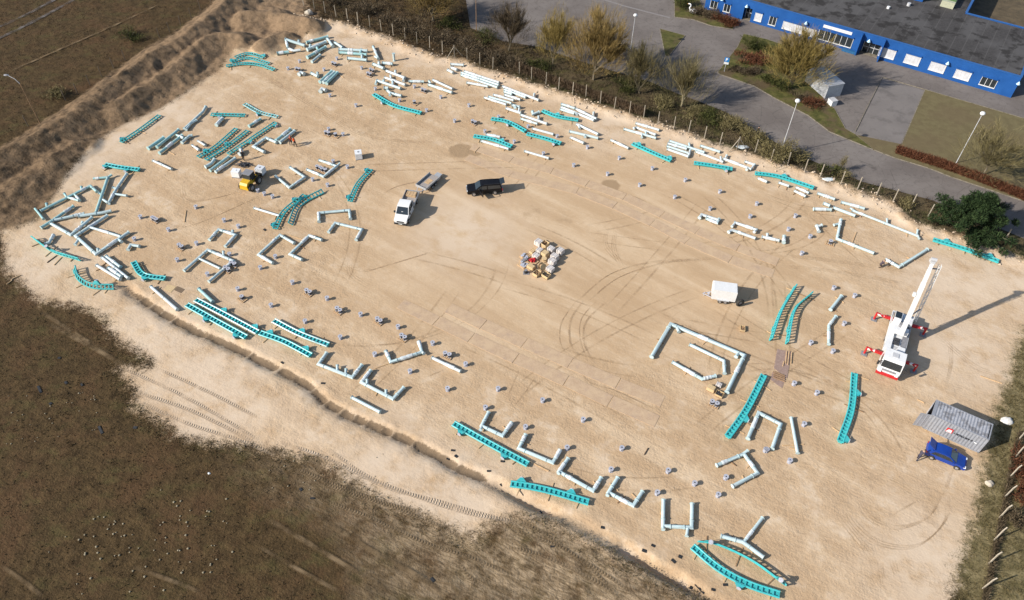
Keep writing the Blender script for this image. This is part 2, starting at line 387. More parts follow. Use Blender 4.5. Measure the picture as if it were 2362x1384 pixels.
sand = t.mix(t.math('MULTIPLY', t.mr(sc2, .55, .7), .25), sand, (.36, .24, .14))
sc3 = t.noise(1.0, 3, .55, rot(.62, (.045, .42, 1)))
sand = t.mix(t.math('MULTIPLY', t.mr(sc3, .45, .62), .5), sand, (.40, .268, .155))
sand = t.mix(t.math('MULTIPLY', t.mr(sc3, .45, .3), .5), sand, (.58, .44, .295))
pale = t.math('MULTIPLY', t.math('MULTIPLY', t.attr('pale'), t.mr(t.attr('hgt'), .15, .6, 1, 0)), t.mr(t.noise(.35, 5, .6), .25, .6))
sand = t.mix(t.math('MULTIPLY', pale, .85), sand, (.585, .465, .345))
sand = t.mix(t.mr(t.math('ADD', t.attr('damp'), t.math('MULTIPLY', nB, .5)), .62, .86), sand, (.32, .22, .13))
sand = t.mix(t.math('MULTIPLY', t.mr(nC, .52, .74), .25), sand, (.34, .23, .135))
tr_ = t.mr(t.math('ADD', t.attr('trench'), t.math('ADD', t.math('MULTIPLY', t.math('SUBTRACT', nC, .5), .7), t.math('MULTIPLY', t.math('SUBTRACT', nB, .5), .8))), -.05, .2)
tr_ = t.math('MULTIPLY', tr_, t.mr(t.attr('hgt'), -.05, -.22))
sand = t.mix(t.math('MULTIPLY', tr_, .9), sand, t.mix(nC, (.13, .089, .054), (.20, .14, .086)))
soil = t.mix(t.mr(nB, .3, .7), (.075, .048, .027), (.21, .138, .08))
soil = t.mix(t.mr(t.noise(.5, 6, .7), .5, .68), soil, (.035, .023, .014))
soil = t.mix(t.math('MULTIPLY', t.mr(nC, .45, .7), .5), soil, (.13, .095, .055))
sx_ = t.n('ShaderNodeSeparateXYZ'); t.put(sx_.inputs[0], P)
soil = t.mix(t.math('MULTIPLY', t.mr(sx_.outputs[0], -82, -42), t.mr(nB, .25, .6, .35, .85)), soil, (.26, .175, .105))
heath = t.mix(t.mr(nB, .3, .7), (.040, .025, .0105), (.088, .056, .024))
heath = t.mix(t.math('MULTIPLY', t.mr(t.noise(.17, 5, .65), .45, .7), .7), heath, (.098, .052, .025))
heath = t.mix(t.math('MULTIPLY', t.mr(t.noise(.3, 5, .65, t.vmul(P, (1, 1.3, 1))), .5, .7), .6), heath, (.085, .072, .026))
heath = t.mix(t.math('MULTIPLY', t.mr(nC, .48, .7), .5), heath, (.15, .10, .053))
heath = t.mix(t.math('MULTIPLY', t.mr(nD, .35, .6, 1, 0), .35), heath, (.03, .02, .011))
wornc = t.mix(t.mr(sc1, .35, .65), (.185, .13, .075), (.37, .275, .175))
heath = t.mix(t.math('MULTIPLY', t.attr('worn'), t.mr(t.noise(.5, 5, .7), .28, .62)), heath, wornc)
green = t.mix(t.mr(nB, .35, .65), (.034, .033, .013), (.085, .073, .028))
green = t.mix(t.mr(t.noise(.25, 4), .42, .6), green, (.09, .066, .036))
green = t.mix(t.math('MULTIPLY', t.mr(nC, .5, .7), .5), green, (.16, .13, .06))
vg = t.mix(t.mr(nB, .35, .65), (.115, .092, .042), (.22, .175, .09)); vg = t.mix(t.math('MULTIPLY', t.mr(nC, .45, .68), .5), vg, (.09, .08, .032))
heath = t.mix(t.attr('green'), heath, green); heath = t.mix(t.attr('verge'), heath, vg)
edge = t.math('ADD', t.attr('d_sand'), t.math('ADD', t.math('MULTIPLY', t.math('SUBTRACT', nB, .5), 3.6), t.math('MULTIPLY', t.math('SUBTRACT', nC, .5), 4.0)))
fs = t.mr(edge, -.9, .9)
foh = t.math('MULTIPLY', t.mr(t.math('ADD', t.attr('hgt'), t.math('MULTIPLY', t.math('SUBTRACT', nB, .5), .9)), .4, .75), .9)
fo = t.mr(t.math('ADD', t.attr('d_soil'), t.math('MULTIPLY', t.math('SUBTRACT', nB, .5), 3)), -.4, .8)
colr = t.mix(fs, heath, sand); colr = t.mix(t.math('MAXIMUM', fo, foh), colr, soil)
hb = t.math('ADD', t.math('MULTIPLY', nC, 1.0), t.math('ADD', t.math('MULTIPLY', nD, .35), t.math('MULTIPLY', t.math('ADD', sc1, sc2), .8)))
hb = t.math('ADD', t.math('ADD', t.math('MULTIPLY', t.noise(4.2, 3, .65), .95), t.math('MULTIPLY', t.noise(1.1, 3, .6), 1.6)), t.math('ADD', t.math('MULTIPLY', nD, .2), t.math('MULTIPLY', t.noise(1.0, 3, .6, rot(.5, (.8, 3.4, 1))), .7)))
amt = t.fmix(fs, .9, t.math('MULTIPLY', t.mr(mn, .3, .65, .45, 1.0), t.math('MULTIPLY', t.mr(mess, 0, 1, .22, .65), t.mr(pale, 0, 1, 1, .5))))
bmp = t.bump(hb, amt, .11)
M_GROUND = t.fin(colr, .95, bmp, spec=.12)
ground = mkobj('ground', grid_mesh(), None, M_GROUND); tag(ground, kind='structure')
far = MB(); far.add([(-3000, -3000, -1.6), (3000, -3000, -1.6), (3000, 3000, -1.6), (-3000, 3000, -1.6)], [(0, 1, 2, 3)])
tag(far.build('terrain', paint('far_heath', (.05, .04, .02), .95)), kind='structure')
# ---- hard surfaces
def sheet(name, lst, z, mat_, kind='structure', parent=None, thick=0.0):
    bm = bmesh.new(); vs_ = [bm.verts.new((p.x, p.y, z)) for p in lst]; f = bm.faces.new(vs_)
    if f.normal.z < 0: f.normal_flip()
    bm.normal_update()
    if f.normal.z < 0: f.normal_flip()
    if thick:
        r = bmesh.ops.extrude_face_region(bm, geom=[f]); 
        for q in r['geom']:
            if isinstance(q, bmesh.types.BMVert): q.co.z -= thick
        bmesh.ops.recalc_face_normals(bm, faces=bm.faces)
    bmesh.ops.triangulate(bm, faces=bm.faces)
    me = bpy.data.meshes.new(name); bm.to_mesh(me); bm.free()
    o = mkobj(name, me, parent, mat_)
    if kind: tag(o, kind=kind)
    return o
t = NT('asphalt')
nA = t.noise(.12, 5, .6); nB = t.noise(1.3, 5, .65); nC = t.noise(14, 3)
c = t.mix(t.mr(nA, .3, .7), (.128, .108, .096), (.182, .158, .141))
c = t.mix(t.math('MULTIPLY', t.mr(nB, .5, .68), .5), c, (.092, .077, .071))
vr = t.n('ShaderNodeTexVoronoi', feature='DISTANCE_TO_EDGE'); vr.inputs['Scale'].default_value = .35; t.put(vr.inputs['Vector'], t.vmul(P if False else t.pos(), (1, 1, 0)))
c = t.mix(t.math('MULTIPLY', t.mr(vr.outputs['Distance'], 0, .012, 1, 0), .5), c, (.05, .045, .04))
c = t.mix(t.math('MULTIPLY', t.mr(nC, .5, .7), .3), c, (.22, .195, .18))
c = t.mix(t.math('MULTIPLY', t.mr(t.noise(.22, 4, .6), .6, .74), .7), c, (.065, .054, .048))
M_ASPH = t.fin(c, .9, t.bump(nC, .3, .02), spec=.2)
sheet('car_park', gp(ASPH), .02, M_ASPH)
BED1 = [(1655, 168), (1680, 135), (1700, 110), (1715, 79), (1770, 92), (1830, 112), (1872, 150), (1900, 232), (1925, 252), (1950, 298), (1973, 311), (2014, 346), (1914, 305), (1864, 267), (1787, 227), (1739, 199), (1663, 173)]
BED2 = [(2133, 208), (2362, 275), (2480, 311), (2480, 525), (2362, 465), (2194, 409), (2143, 389), (2067, 366), (2017, 347), (1975, 312), (2079, 334)]
BED3 = [(1522, 67), (1580, 83), (1543, 130), (1534, 129)]
BED4 = [(1556, 40), (1600, 46), (1640, 60), (1690, 68), (1698, 50), (1625, 26), (1600, -30), (1555, -30)]
t = NT('bed_grass')
nB = t.noise(.8, 6, .65); nC = t.noise(9, 4, .65)
c = t.mix(t.mr(nB, .35, .65), (.05, .055, .015), (.115, .105, .035)); c = t.mix(t.mr(t.noise(.3, 4), .45, .62), c, (.10, .072, .04))
c = t.mix(t.math('MULTIPLY', t.mr(nC, .48, .7), .5), c, (.17, .14, .06))
M_BED = t.fin(c, .95, t.bump(nC, .8, .08), spec=.1)
t = NT('lawn')
nB = t.noise(.7, 6, .65); nC = t.noise(11, 4, .65)
c = t.mix(t.mr(nB, .35, .65), (.125, .10, .052), (.155, .128, .066)); c = t.mix(t.math('MULTIPLY', t.mr(nC, .45, .7), .35), c, (.10, .09, .037)); c = t.mix(t.math('MULTIPLY', t.mr(t.noise(.12, 3), .4, .65), .5), c, (.13, .095, .055))
M_LAWN = t.fin(c, .95, t.bump(nC, .5, .05), spec=.1)
for nm, b, m_ in (('planting_bed', BED1, M_BED), ('lawn', BED2, M_LAWN), ('grass_island', BED3, M_BED), ('building_bed', BED4, M_BED)):
    sheet(nm, gp(b), .11, m_, thick=.1)
sheet('paved_yard', gp([(2036, 182), (2132, 209), (2078, 332), (1976, 306)]), .035, paint('yard', (.165, .145, .132), .9, 0, .1, .25, (.10, .088, .08), .6, .3))
M_KERB = paint('kerb_stone', (.20, .17, .13), .9, 0, .3, 1.2, (.08, .07, .04), .9, .3)
def strip(name, line, wdt, z0, z1, mat_, parent=None):
    m = MB(); L = [Vector((p.x, p.y, 0)) for p in line]; lo = []; ro = []
    for i, p in enumerate(L):
        d = (L[min(i + 1, len(L) - 1)] - L[max(i - 1, 0)]).normalized(); nn = Vector((-d.y, d.x, 0)) * wdt / 2; lo.append(p + nn); ro.append(p - nn)
    for i in range(len(L) - 1):
        q = [lo[i], lo[i + 1], ro[i + 1], ro[i]]
        m.hexa([Vector((a.x, a.y, z0)) for a in q][::-1] + [Vector((a.x, a.y, z1)) for a in q][::-1])
    o = m.build(name, mat_, parent); tag(o, kind='structure'); return o
for b in (BED1, BED3, BED4): strip('kerb', gp(b + b[:1]), .1, -.02, .125, M_KERB)
strip('kerb', gp(BED2[4:9]), .1, -.02, .125, M_KERB)
strip('kerb', gp([(2034, 180), (1972, 305)]), .12, 0, .12, M_KERB); strip('kerb', gp([(2036, 179), (2133, 207), (2370, 276)]), .12, 0, .12, M_KERB); strip('kerb', gp([(2133, 208), (2079, 333)]), .12, 0, .12, M_KERB)
strip('drain_channel', gp([(1370, -8), (1440, 14), (1545, 41)]), .45, .02, .032, paint('drain', (.2, .18, .17), .9))
# ---- tyre tracks pressed into the sand: thin ribbons with tread relief
def track_mat(name, col, deep, freq, chev, edge=.15, strength=.8, amount=1.0):
    t = NT(name)
    uv = t.n('ShaderNodeUVMap').outputs[0]; sx = t.n('ShaderNodeSeparateXYZ'); t.put(sx.inputs[0], uv); u, v = sx.outputs[0], sx.outputs[1]
    vv = t.math('ABSOLUTE', t.math('SUBTRACT', v, .5))
    ph = t.math('ADD', t.math('MULTIPLY', u, freq), t.math('MULTIPLY', vv, chev))
    w_ = t.math('SINE', t.math('MULTIPLY', ph, 6.2832))
    nz = t.noise(2.2, 4, .65); nz2 = t.noise(.5, 3)
    al = t.math('MULTIPLY', t.mr(vv, .5, .5 - edge), t.mr(t.math('ADD', nz2, t.math('MULTIPLY', nz, .4)), .5, .85, .15, 1))
    al = t.math('MULTIPLY', t.math('MULTIPLY', al, amount), t.attr('fade'))
    c = t.mix(t.mr(w_, -.4, .7), deep, col); c = t.mix(t.math('MULTIPLY', nz, .3), c, deep)
    return t.fin(c, .95, t.bump(w_, strength, .05), spec=.1, alpha=al)
M_TREAD = track_mat('tread_track', (.585, .47, .35), (.44, .335, .235), 3.4, 1.0, .25, .8, .85)
M_RUT = track_mat('wheel_rut', (.45, .32, .195), (.34, .235, .14), .6, .3, .45, .5, .6)
M_FAINT = track_mat('faint_rut', (.45, .32, .19), (.34, .23, .13), 1.3, .6, .45, .5, .3)
M_PATH = track_mat('path_dust', (.17, .15, .14), (.10, .085, .075), .4, .3, .3, .3, .9)
M_STRIPE = track_mat('bare_stripe', (.20, .14, .08), (.14, .095, .052), .25, .2, .4, .2, 1.0)
M_FIELD = track_mat('field_rut', (.29, .21, .13), (.13, .09, .05), 3.2, 1.0, .35, .6, .75)
def smooth_line(L, step=.6):
    L = [Vector((p.x, p.y, 0)) for p in L]; out = []
    for i in range(len(L) - 1):
        p0, p1, p2, p3 = L[max(i - 1, 0)], L[i], L[i + 1], L[min(i + 2, len(L) - 1)]
        n = max(2, int((p2 - p1).length / step))
        for k in range(n):
            s = k / n; out.append(.5 * ((2 * p1) + (p2 - p0) * s + (2 * p0 - 5 * p1 + 4 * p2 - p3) * s * s + (3 * p1 - p0 - 3 * p2 + p3) * s ** 3))
    return out + [L[-1]]
def ribbon(line, wdt, mat_, z=.012):
    L = smooth_line(line, .35); n = 3; vs_ = []; uv = []; s = 0
    for i, p in enumerate(L):
        d = (L[min(i + 1, len(L) - 1)] - L[max(i - 1, 0)]).normalized(); nn = Vector((-d.y, d.x, 0))
        if i: s += (p - L[i - 1]).length
        for j in range(n + 1):
            q = p + nn * wdt * (j / n - .5); vs_.append((q.x, q.y, tz(q.x, q.y) + z)); uv.append((s, j / n))
    f = [(i * (n + 1) + j, (i + 1) * (n + 1) + j, (i + 1) * (n + 1) + j + 1, i * (n + 1) + j + 1) for i in range(len(L) - 1) for j in range(n)]
    me = bpy.data.meshes.new('tyre_track'); me.from_pydata(vs_, [], [q[::-1] for q in f]); me.materials.append(mat_)
    ul = me.uv_layers.new(name='UVMap'); idx = [l.vertex_index for l in me.loops]
    ul.data.foreach_set('uv', [c for i in idx for c in uv[i]]); me.shade_smooth()
    fa = me.attributes.new('fade', 'FLOAT', 'POINT'); fl_ = min(3.0, s / 2.5); fa.data.foreach_set('value', [min(1, a[0] / fl_, (s - a[0]) / fl_) for a in uv])
    return mkobj('tyre_track', me, ground)
def gl(win, s): return [g(win, *p) for p in pts(s)]
_zr = 0
for win, s, wd, mt in [('C0', '1130,640 1500,800 1900,1010 2362,1290', .55, M_TREAD), ('C0', '1250,850 1700,1000 2100,1190 2362,1330', .6, M_TREAD), ('C0', '1400,620 1900,850 2362,1090', .55, M_TREAD),
                       ('C0', '1260,930 1700,1130 2200,1290 2500,1420', .55, M_TREAD), 
                       ('D1', '560,40 900,220 1250,380 1700,500 2362,700', .55, M_TREAD), ('D1', '650,0 1000,250 1400,420 1900,590 2362,680', .5, M_TREAD), ('D1', '200,-60 560,60 800,170', .5, M_TREAD),
                       ('D1', '300,160 700,330 1100,480 1600,620', .6, M_FIELD), ('D1', '620,480 1000,620 1500,850 2000,1020 2362,1190', .55, M_FIELD), ('D1', '500,280 900,430 1400,600 1900,830', .55, M_FIELD),
                       ('D1', '100,640 500,880 850,1090 1300,1370', .75, M_STRIPE), ('D1', '500,590 1000,900 1400,1120 1780,1378', .75, M_STRIPE), ('D1', '0,880 400,1110 800,1330', .6, M_STRIPE), ('D0', '0,1060 200,1200 420,1378', .6, M_STRIPE), ('D0', '1200,1080 1700,1260 1900,1378', .6, M_STRIPE), ('C0', '450,230 800,420 1150,620', .9, M_STRIPE), ('C0', '380,120 700,330 1000,500', .8, M_STRIPE), ('A0', '100,650 900,300 1500,20', .8, M_STRIPE), ('D2', '0,650 300,800 700,1100 1000,1400', .5, M_FIELD),
                       ('D2', '-100,900 300,1000 800,1250 1000,1420', .6, M_FIELD), ('D2', '0,760 400,900 900,1200 1150,1400', .5, M_FIELD), ('D1', '1800,900 1900,1130 2100,1300', .5, M_FIELD),
                       ('C2', '880,10 680,200 660,400 760,600', .42, M_RUT), ('C2', '660,10 540,180 530,380 590,520', .42, M_RUT), ('C2', '780,10 640,170 620,350 690,560', .25, M_RUT), ('C2', '600,0 460,200 440,380 500,500', .25, M_RUT), ('C2', '600,630 720,760 940,830 1330,1010', .3, M_RUT),
                       ('B2', '700,1378 1000,1150 1500,1010 2100,990', .35, M_RUT), ('B2', '600,1378 900,1130 1300,1020 1800,1010', .25, M_RUT), ('B2', '870,720 860,880 1050,1080', .25, M_RUT), ('B2', '950,700 930,900 1020,1100', .2, M_RUT),
                       ('D3', '690,380 800,650 1050,860 1400,880 1650,650 1660,400', .3, M_RUT), ('D3', '850,420 950,620 1200,720 1500,620 1620,380', .25, M_RUT), ('D3', '900,280 1100,270 1350,400 1430,500', .22, M_RUT), ('D3', '1180,590 1400,480', .4, M_RUT),
                       ('D3', '640,560 800,760 960,960 1020,1080', .3, M_RUT), ('D3', '1060,1040 1070,1160 1090,1260', .35, M_RUT), ('D3', '1160,1010 1210,1150', .3, M_RUT), ('D3', '1640,430 1680,280 1720,180', .25, M_RUT),
                       ('C3', '1000,420 1400,740', .15, M_RUT), ('C3', '1680,360 1700,560 1660,780', .15, M_RUT), ('C3', '1560,300 1900,600 2150,690', .2, M_RUT), ('C3', '60,820 50,950 120,1020', .12, M_RUT),
                       ('C2', '0,1000 120,850 220,700', .25, M_RUT), ('C2', '-40,900 70,640', .3, M_RUT), ('B1', '1700,900 1200,1050 1000,1100 850,1050', .25, M_RUT), ('B1', '1750,250 1300,330 1120,440', .4, M_RUT), ('B1', '860,1000 860,1120 1000,1230 1100,1250', .3, M_RUT),
                       ('C1', '1700,650 1560,700', .2, M_RUT), ('A1', '100,700 500,950 1000,1230 1700,1300', .4, M_RUT), ('B3', '100,950 700,1020 1400,1120', .35, M_RUT), ('B3', '50,1050 600,1100 1300,1220', .3, M_RUT), ('B0', '1650,300 1750,470 2362,340', .35, M_RUT), ('B0', '1400,620 1700,700 2362,420', .3, M_RUT)]:
    if mt is M_RUT and win != 'C2':
        L0 = gl(win, s)
        for q in (-.22, .0, .2): ribbon([p + Vector((q * 1.3, q, 0)) for p in L0], .22, M_FAINT, .012 + (_zr % 12) * .0012); _zr += 1
        continue
    ribbon(gl(win, s), wd, mt, (.13 if mt is M_STRIPE else .08 if mt is M_FIELD else .012) + (_zr % 12) * .0012); _zr += 1
for a in ([(-40, 78), (0, 62), (60, 35), (150, -12)], [(-40, 108), (0, 88), (70, 55), (180, -5)]): ribbon([G(*q) for q in a], 1.1, M_PATH, .10)

# many faint crossing wheel tracks: pairs of arcs over the driven part of the site
rt = random.Random(77)
for k in range(34):
    c = G(rt.uniform(700, 1900), rt.uniform(360, 1000)) if k < 34 else G(rt.uniform(1700, 2150), rt.uniform(1080, 1340))
    a = math.radians(rt.choice((-38, -30, -45, 12, 50))) + rt.gauss(0, .3); cv = rt.gauss(0, .035 if k < 34 else .1); n = rt.randint(5, 11); L0 = []; p = Vector((c.x, c.y, 0))
    for i in range(n): L0.append(p.copy()); p = p + Vector((math.cos(a), math.sin(a), 0)) * 3; a += cv * 3
    nn = Vector((-math.sin(a), math.cos(a), 0))
    if min(float(sdist(np.array([q.x]), np.array([q.y]), pS)[0]) for q in L0) < 3: continue
    for sg_ in (-.85, .85): ribbon([q + nn * sg_ for q in L0], rt.uniform(.3, .5), M_FAINT, .011 + (_zr % 14) * .0011); _zr += 1
# ------------------------------------------------------------------ coaster steel laid out on the sand
M_TEAL = paint('teal_paint', (.035, .33, .34), .38, 0, .18, 2.0, (.20, .24, .20), .35, 0, .5)
M_TURQ = paint('turquoise_paint', (.045, .41, .42), .36, 0, .14, 2.0, (.25, .30, .26), .25, 0, .5)
M_GLINT = paint('rail_glint_paint', (.30, .46, .47), .3, 0, .15, 1.5, (.05, .30, .31), .9, 0, .5)  # teal rails with their white glint of reflected light painted into the colour
M_MINT = paint('mint_paint', (.43, .54, .55), .4, 0, .1, 1.5, (.46, .44, .40), .4, 0, .45)
M_MINTD = paint('deep_mint_paint', (.27, .46, .455), .42, 0, .12, 1.5, (.42, .47, .45), .75, 0, .45)
M_WHITEP = paint('white_pipe_paint', (.52, .57, .575), .4, 0, .08, 1.5, (.45, .43, .38), .3, 0, .45)
M_WRAP = paint('plastic_film', (.60, .62, .62), .25, 0, .15, 8.0, (.40, .55, .54), .6, .5, .6)
M_FLNG = paint('flange_paint', (.37, .47, .475), .45, 0, .15, 4.0, (.25, .22, .18), .5)
M_GALV = paint('galvanised', (.40, .405, .455), .5, 0, .18, 5.0, (.22, .20, .17), .4)
M_DARKST = paint('dark_steel', (.045, .047, .055), .5, .2, .3, 5.0, (.16, .13, .10), .35)
M_HOLE = paint('hole_black', (.01, .01, .012), .9)
M_WOOD = paint('fresh_timber', (.50, .34, .19), .8, 0, .2, 4.0, (.28, .18, .10), .5, .2)
M_WOOD2 = paint('old_timber', (.27, .165, .09), .85, 0, .3, 4.0, (.12, .07, .04), .6, .2)
M_WOOD3 = paint('dark_timber', (.07, .045, .03), .85, 0, .3, 4.0)
TIMBERS = []
_tim = {}
def timber(a, b, host, where, mat_=None, w_=.12, h_=.1):
    """a sawn bearer lying on the sand from a to b"""
    L = round((b - a).length * 5) / 5; mat_ = mat_ or random.choice((M_WOOD, M_WOOD, M_WOOD2)); k = (L, mat_.name, w_, h_)
    if k not in _tim:
        m = MB(); e = .012
        for x0, x1, s in ((-L / 2, L / 2, 0),):
            m.hexa([(x0, -w_ / 2, 0), (x1, -w_ / 2, 0), (x1, w_ / 2, 0), (x0, w_ / 2, 0), (x0, -w_ / 2 + e, h_), (x1, -w_ / 2 + e, h_), (x1, w_ / 2 - e, h_), (x0, w_ / 2 - e, h_)])
        _tim[k] = m.mesh('timber', mat_)
    c = (a + b) / 2; z = tz(c.x, c.y) - .008
    o = mkobj('timber', _tim[k]); o.location = (c.x, c.y, z); o.rotation_euler = (0, 0, math.atan2(b.y - a.y, b.x - a.x))
    tag(o, None, 'timber', 'timber bearers on the sand'); TIMBERS.append((o, host, where)); return o
# ---- track sections
def catmull(L, step=.25):
    out = []
    for i in range(len(L) - 1):
        p0, p1, p2, p3 = L[max(i - 1, 0)], L[i], L[i + 1], L[min(i + 2, len(L) - 1)]
        if i == 0: p0 = 2 * p1 - p2
        if i == len(L) - 2: p3 = 2 * p2 - p1
        n = max(2, int((p2 - p1).length / step))
        for k in range(n):
            s = k / n; out.append(.5 * ((2 * p1) + (p2 - p0) * s + (2 * p0 - 5 * p1 + 4 * p2 - p3) * s * s + (3 * p1 - p0 - 3 * p2 + p3) * s ** 3))
    return out + [L[-1]]
GAUGE = .62
def tie_mesh(mat_):
    m = MB(); m.box(-.075, .075, -GAUGE / 2, GAUGE / 2, -.05, .03); m.box(-.03, .03, -GAUGE / 2, GAUGE / 2, -.11, -.05)
    return m.mesh('tie', mat_)
_ties = {}
TRACKS = []
def track(win, s, tilt=0, brackets=(), mat_=None, rail_mat=None, z=0.0, desc='', timbers=True):
    W = [g(win, *p, z + .25) for p in pts(s)]
    mat_ = mat_ or M_TURQ; rail_mat = rail_mat or mat_
    C = catmull(W); zc = .12 + z + ((.28 if mat_ is M_TURQ else .14) if tilt < 30 else GAUGE / 2 * math.sin(math.radians(tilt)) + .05)
    C = [Vector((p.x, p.y, zc + tz(p.x, p.y) * .5 + .005)) for p in C]
    mid = C[len(C) // 2]; root = empty('coaster_track', (mid.x, mid.y, 0)); o_ = root.location
    T = []; S = []; N = []; ta = math.radians(tilt)
    for i in range(len(C)):
        d = (C[min(i + 1, len(C) - 1)] - C[max(i - 1, 0)]); d.z = 0; d.normalize(); sd = Vector((-d.y, d.x, 0))
        u = Vector((0, 0, 1)); T.append(d); S.append(sd * math.cos(ta) + u * math.sin(ta)); N.append(u * math.cos(ta) - sd * math.sin(ta))
    for sgn in (-1, 1):
        m = MB(); rw, rh = .09, .07
        for i in range(len(C)):
            c = C[i] + S[i] * sgn * GAUGE / 2
            for a, b in ((-1, -1), (1, -1), (1, .45), (.45, 1), (-.45, 1), (-1, .45)): m.v.append(tuple(c + S[i] * a * rw + N[i] * b * rh))
        for i in range(len(C) - 1):
            for j in range(6):
                A = i * 6 + j; B = i * 6 + (j + 1) % 6; m.f.append((A, B, B + 6, A + 6)); m.m.append(0)
        m.f.append((5, 4, 3, 2, 1, 0)); n = (len(C) - 1) * 6; m.f.append(tuple(n + j for j in range(6))); m.m += [0, 0]
        m.build('rail', rail_mat, root, world=True)
    if mat_ is M_TURQ and tilt < 30:                       # box spine under the ties
        m = MB(); hw_ = .24
        for i in range(len(C)):
            for a, b in ((-hw_, -.29), (hw_, -.29), (hw_, -.12), (-hw_, -.12)): m.v.append(tuple(C[i] + S[i] * a + N[i] * b))
        for i in range(len(C) - 1):
            for j in range(4): A = i * 4 + j; B = i * 4 + (j + 1) % 4; m.f.append((A, B, B + 4, A + 4)); m.m.append(0)
        n = (len(C) - 1) * 4; m.f += [(3, 2, 1, 0), (n, n + 1, n + 2, n + 3)]; m.m += [0, 0]; m.build('spine', M_TURQ, root, world=True)
    # ties at even spacing
    cum = [0]
    for i in range(1, len(C)): cum.append(cum[-1] + (C[i] - C[i - 1]).length)
    Lt = cum[-1]
    def at(d):
        i = max(0, min(len(C) - 2, next((k for k in range(len(cum) - 1) if cum[k + 1] >= d), len(C) - 2)))
        f = (d - cum[i]) / max(1e-6, cum[i + 1] - cum[i]); return C[i].lerp(C[i + 1], f), T[i], S[i], N[i]
    n = max(4, int(Lt / .52))
    if mat_.name not in _ties: _ties[mat_.name] = tie_mesh(mat_)
    for k in range(n + 1):
        p, tt, ss, nn = at(.09 + (Lt - .18) * k / n); p = p - o_
        Mx = Matrix(((tt.x, ss.x, nn.x, p.x), (tt.y, ss.y, nn.y, p.y), (tt.z, ss.z, nn.z, p.z), (0, 0, 0, 1)))
        mkobj('tie', _ties[mat_.name], root, None, Mx)
    for bt, side in brackets:
        p, tt, ss, nn = at(Lt * bt)
        ph = Vector((-tt.y, tt.x, 0))
        q0, q1 = PX(p), PX(p + ph)
        sg = 1 if ((q1[1] - q0[1]) * {'d': 1, 'u': -1}.get(side, 0) + (q1[0] - q0[0]) * {'r': 1, 'l': -1}.get(side, 0)) > 0 else -1
        m = MB(); e = p + ss * sg * (GAUGE / 2 + .08); o2 = ss * sg; hh = .06
        for dz in (-.14, .10):
            a, b = e - tt * .52 + nn * dz, e + tt * .52 + nn * dz; c, d = e + o2 * .42 + tt * .16 + nn * dz, e + o2 * .42 - tt * .16 + nn * dz
            m.hexa([a - nn * .015, b - nn * .015, c - nn * .015, d - nn * .015, a + nn * .015, b + nn * .015, c + nn * .015, d + nn * .015])
        m.bar(e - nn * .02, e + o2 * .44 - nn * .02, .22, .2, nn)
        br = m.build('bracket', mat_, root, world=True)
        f = MB(); f.tube([e + o2 * .43 - nn * .02, e + o2 * .49 - nn * .02], .24, 12); me = f.mesh('flange', M_GALV, 30, o_); mkobj('flange', me, br)
    pm = PX((mid.x, mid.y, .2))
    bend = (C[0] - C[-1]).length / Lt
    d = desc or ('curved' if bend < .993 else 'straight')
    if tilt > 30: d += ' edgewise'
    TRACKS.append((root, pm, d)); tag(root, None, 'track', 'teal coaster track sections')
    if timbers:
        spots = ((.12, 'start of the'), (.86, 'end of the')) if Lt < 8 else ((.1, 'start of the'), (.47, 'middle of the'), (.88, 'end of the'))
        for f, wname in spots:
            p, tt, ss, nn = at(Lt * (f + random.uniform(-.04, .04))); sd = Vector((-tt.y, tt.x, 0)); a = random.uniform(-.25, .25)
            sd = Matrix.Rotation(a, 3, 'Z') @ sd; l = random.uniform(.6, 1.15); sh = random.uniform(-.35, .35)
            p = Vector((p.x, p.y, 0)); timber(p + sd * (l + sh), p - sd * (l - sh), root, wname)
    return root
D_ = M_TEAL
track('Z1', '150,770 500,540 850,280', 0, [(.08, 'u')], D_)
track('Z2', '365,265 650,270 985,280', 0, [(.28, 'd')], D_)
track('Z2', '975,75 1250,225 1580,310', 0, [(.55, 'd')], D_, M_GLINT, desc='pale glinting curved')
track('Z2', '130,1040 450,850 830,520', 0, [(.2, 'u')], D_)
track('Z2', '270,1090 650,850 1035,560', 0, [(.52, 'u')], D_)
track('Z2', '680,985 1050,740 1545,410', 0, [(.4, 'd'), (.93, 'd')], D_)
track('Z3', '170,645 500,600 800,630 1045,715', 0, [], D_, desc='front arched')
track('Z3', '260,575 560,500 950,600', 0, [(.04, 'u')], D_, desc='middle arched')
track('Z3', '330,490 560,420 860,490', 0, [(.92, 'u')], D_, desc='rear arched')
track('A1', '1070,860 1250,960 1500,1030', 0, [(.3, 'd')])
track('Z6', '420,470 720,530 1040,700', 0, [(.5, 'd')])
track('Z6', '1345,325 1620,430 2000,495', 0, [(.42, 'u')])
track('Z6', '100,785 450,850 790,975', 0, [(.68, 'u')])
track('Z6', '1065,745 1400,830 1680,920', 0, [(.85, 'd')])
track('Z7', '620,490 950,640 1320,800', 0, [(.12, 'u'), (.92, 'u')])
track('B2', '1655,125 1830,150 2005,180', 0, [(.85, 'd')])
track('Z8', '955,555 1400,620 2020,820', 0, [(.48, 'u')])
track('B3', '1535,820 1830,910 2130,1020', 0, [(.2, 'u'), (.85, 'u')])
track('Z9', '1440,160 1700,210 2060,255', 0, [(.06, 'd'), (.68, 'd')])
track('Z10', '130,320 480,560 980,720', 105, [(.45, 'u')])
track('Z10', '890,860 960,1050 1200,1190 1600,1215', 60, [(.04, 'l'), (.72, 'u')], D_)
track('B0', '1215,1025 1300,1140 1500,1175', 0, [(.6, 'd')])
track('B1', '1045,180 930,310 855,470', 0, [(.05, 'l'), (.88, 'l')], D_)
track('B1', '175,720 260,560 445,410', 0, [(.1, 'l'), (.8, 'l')], D_)
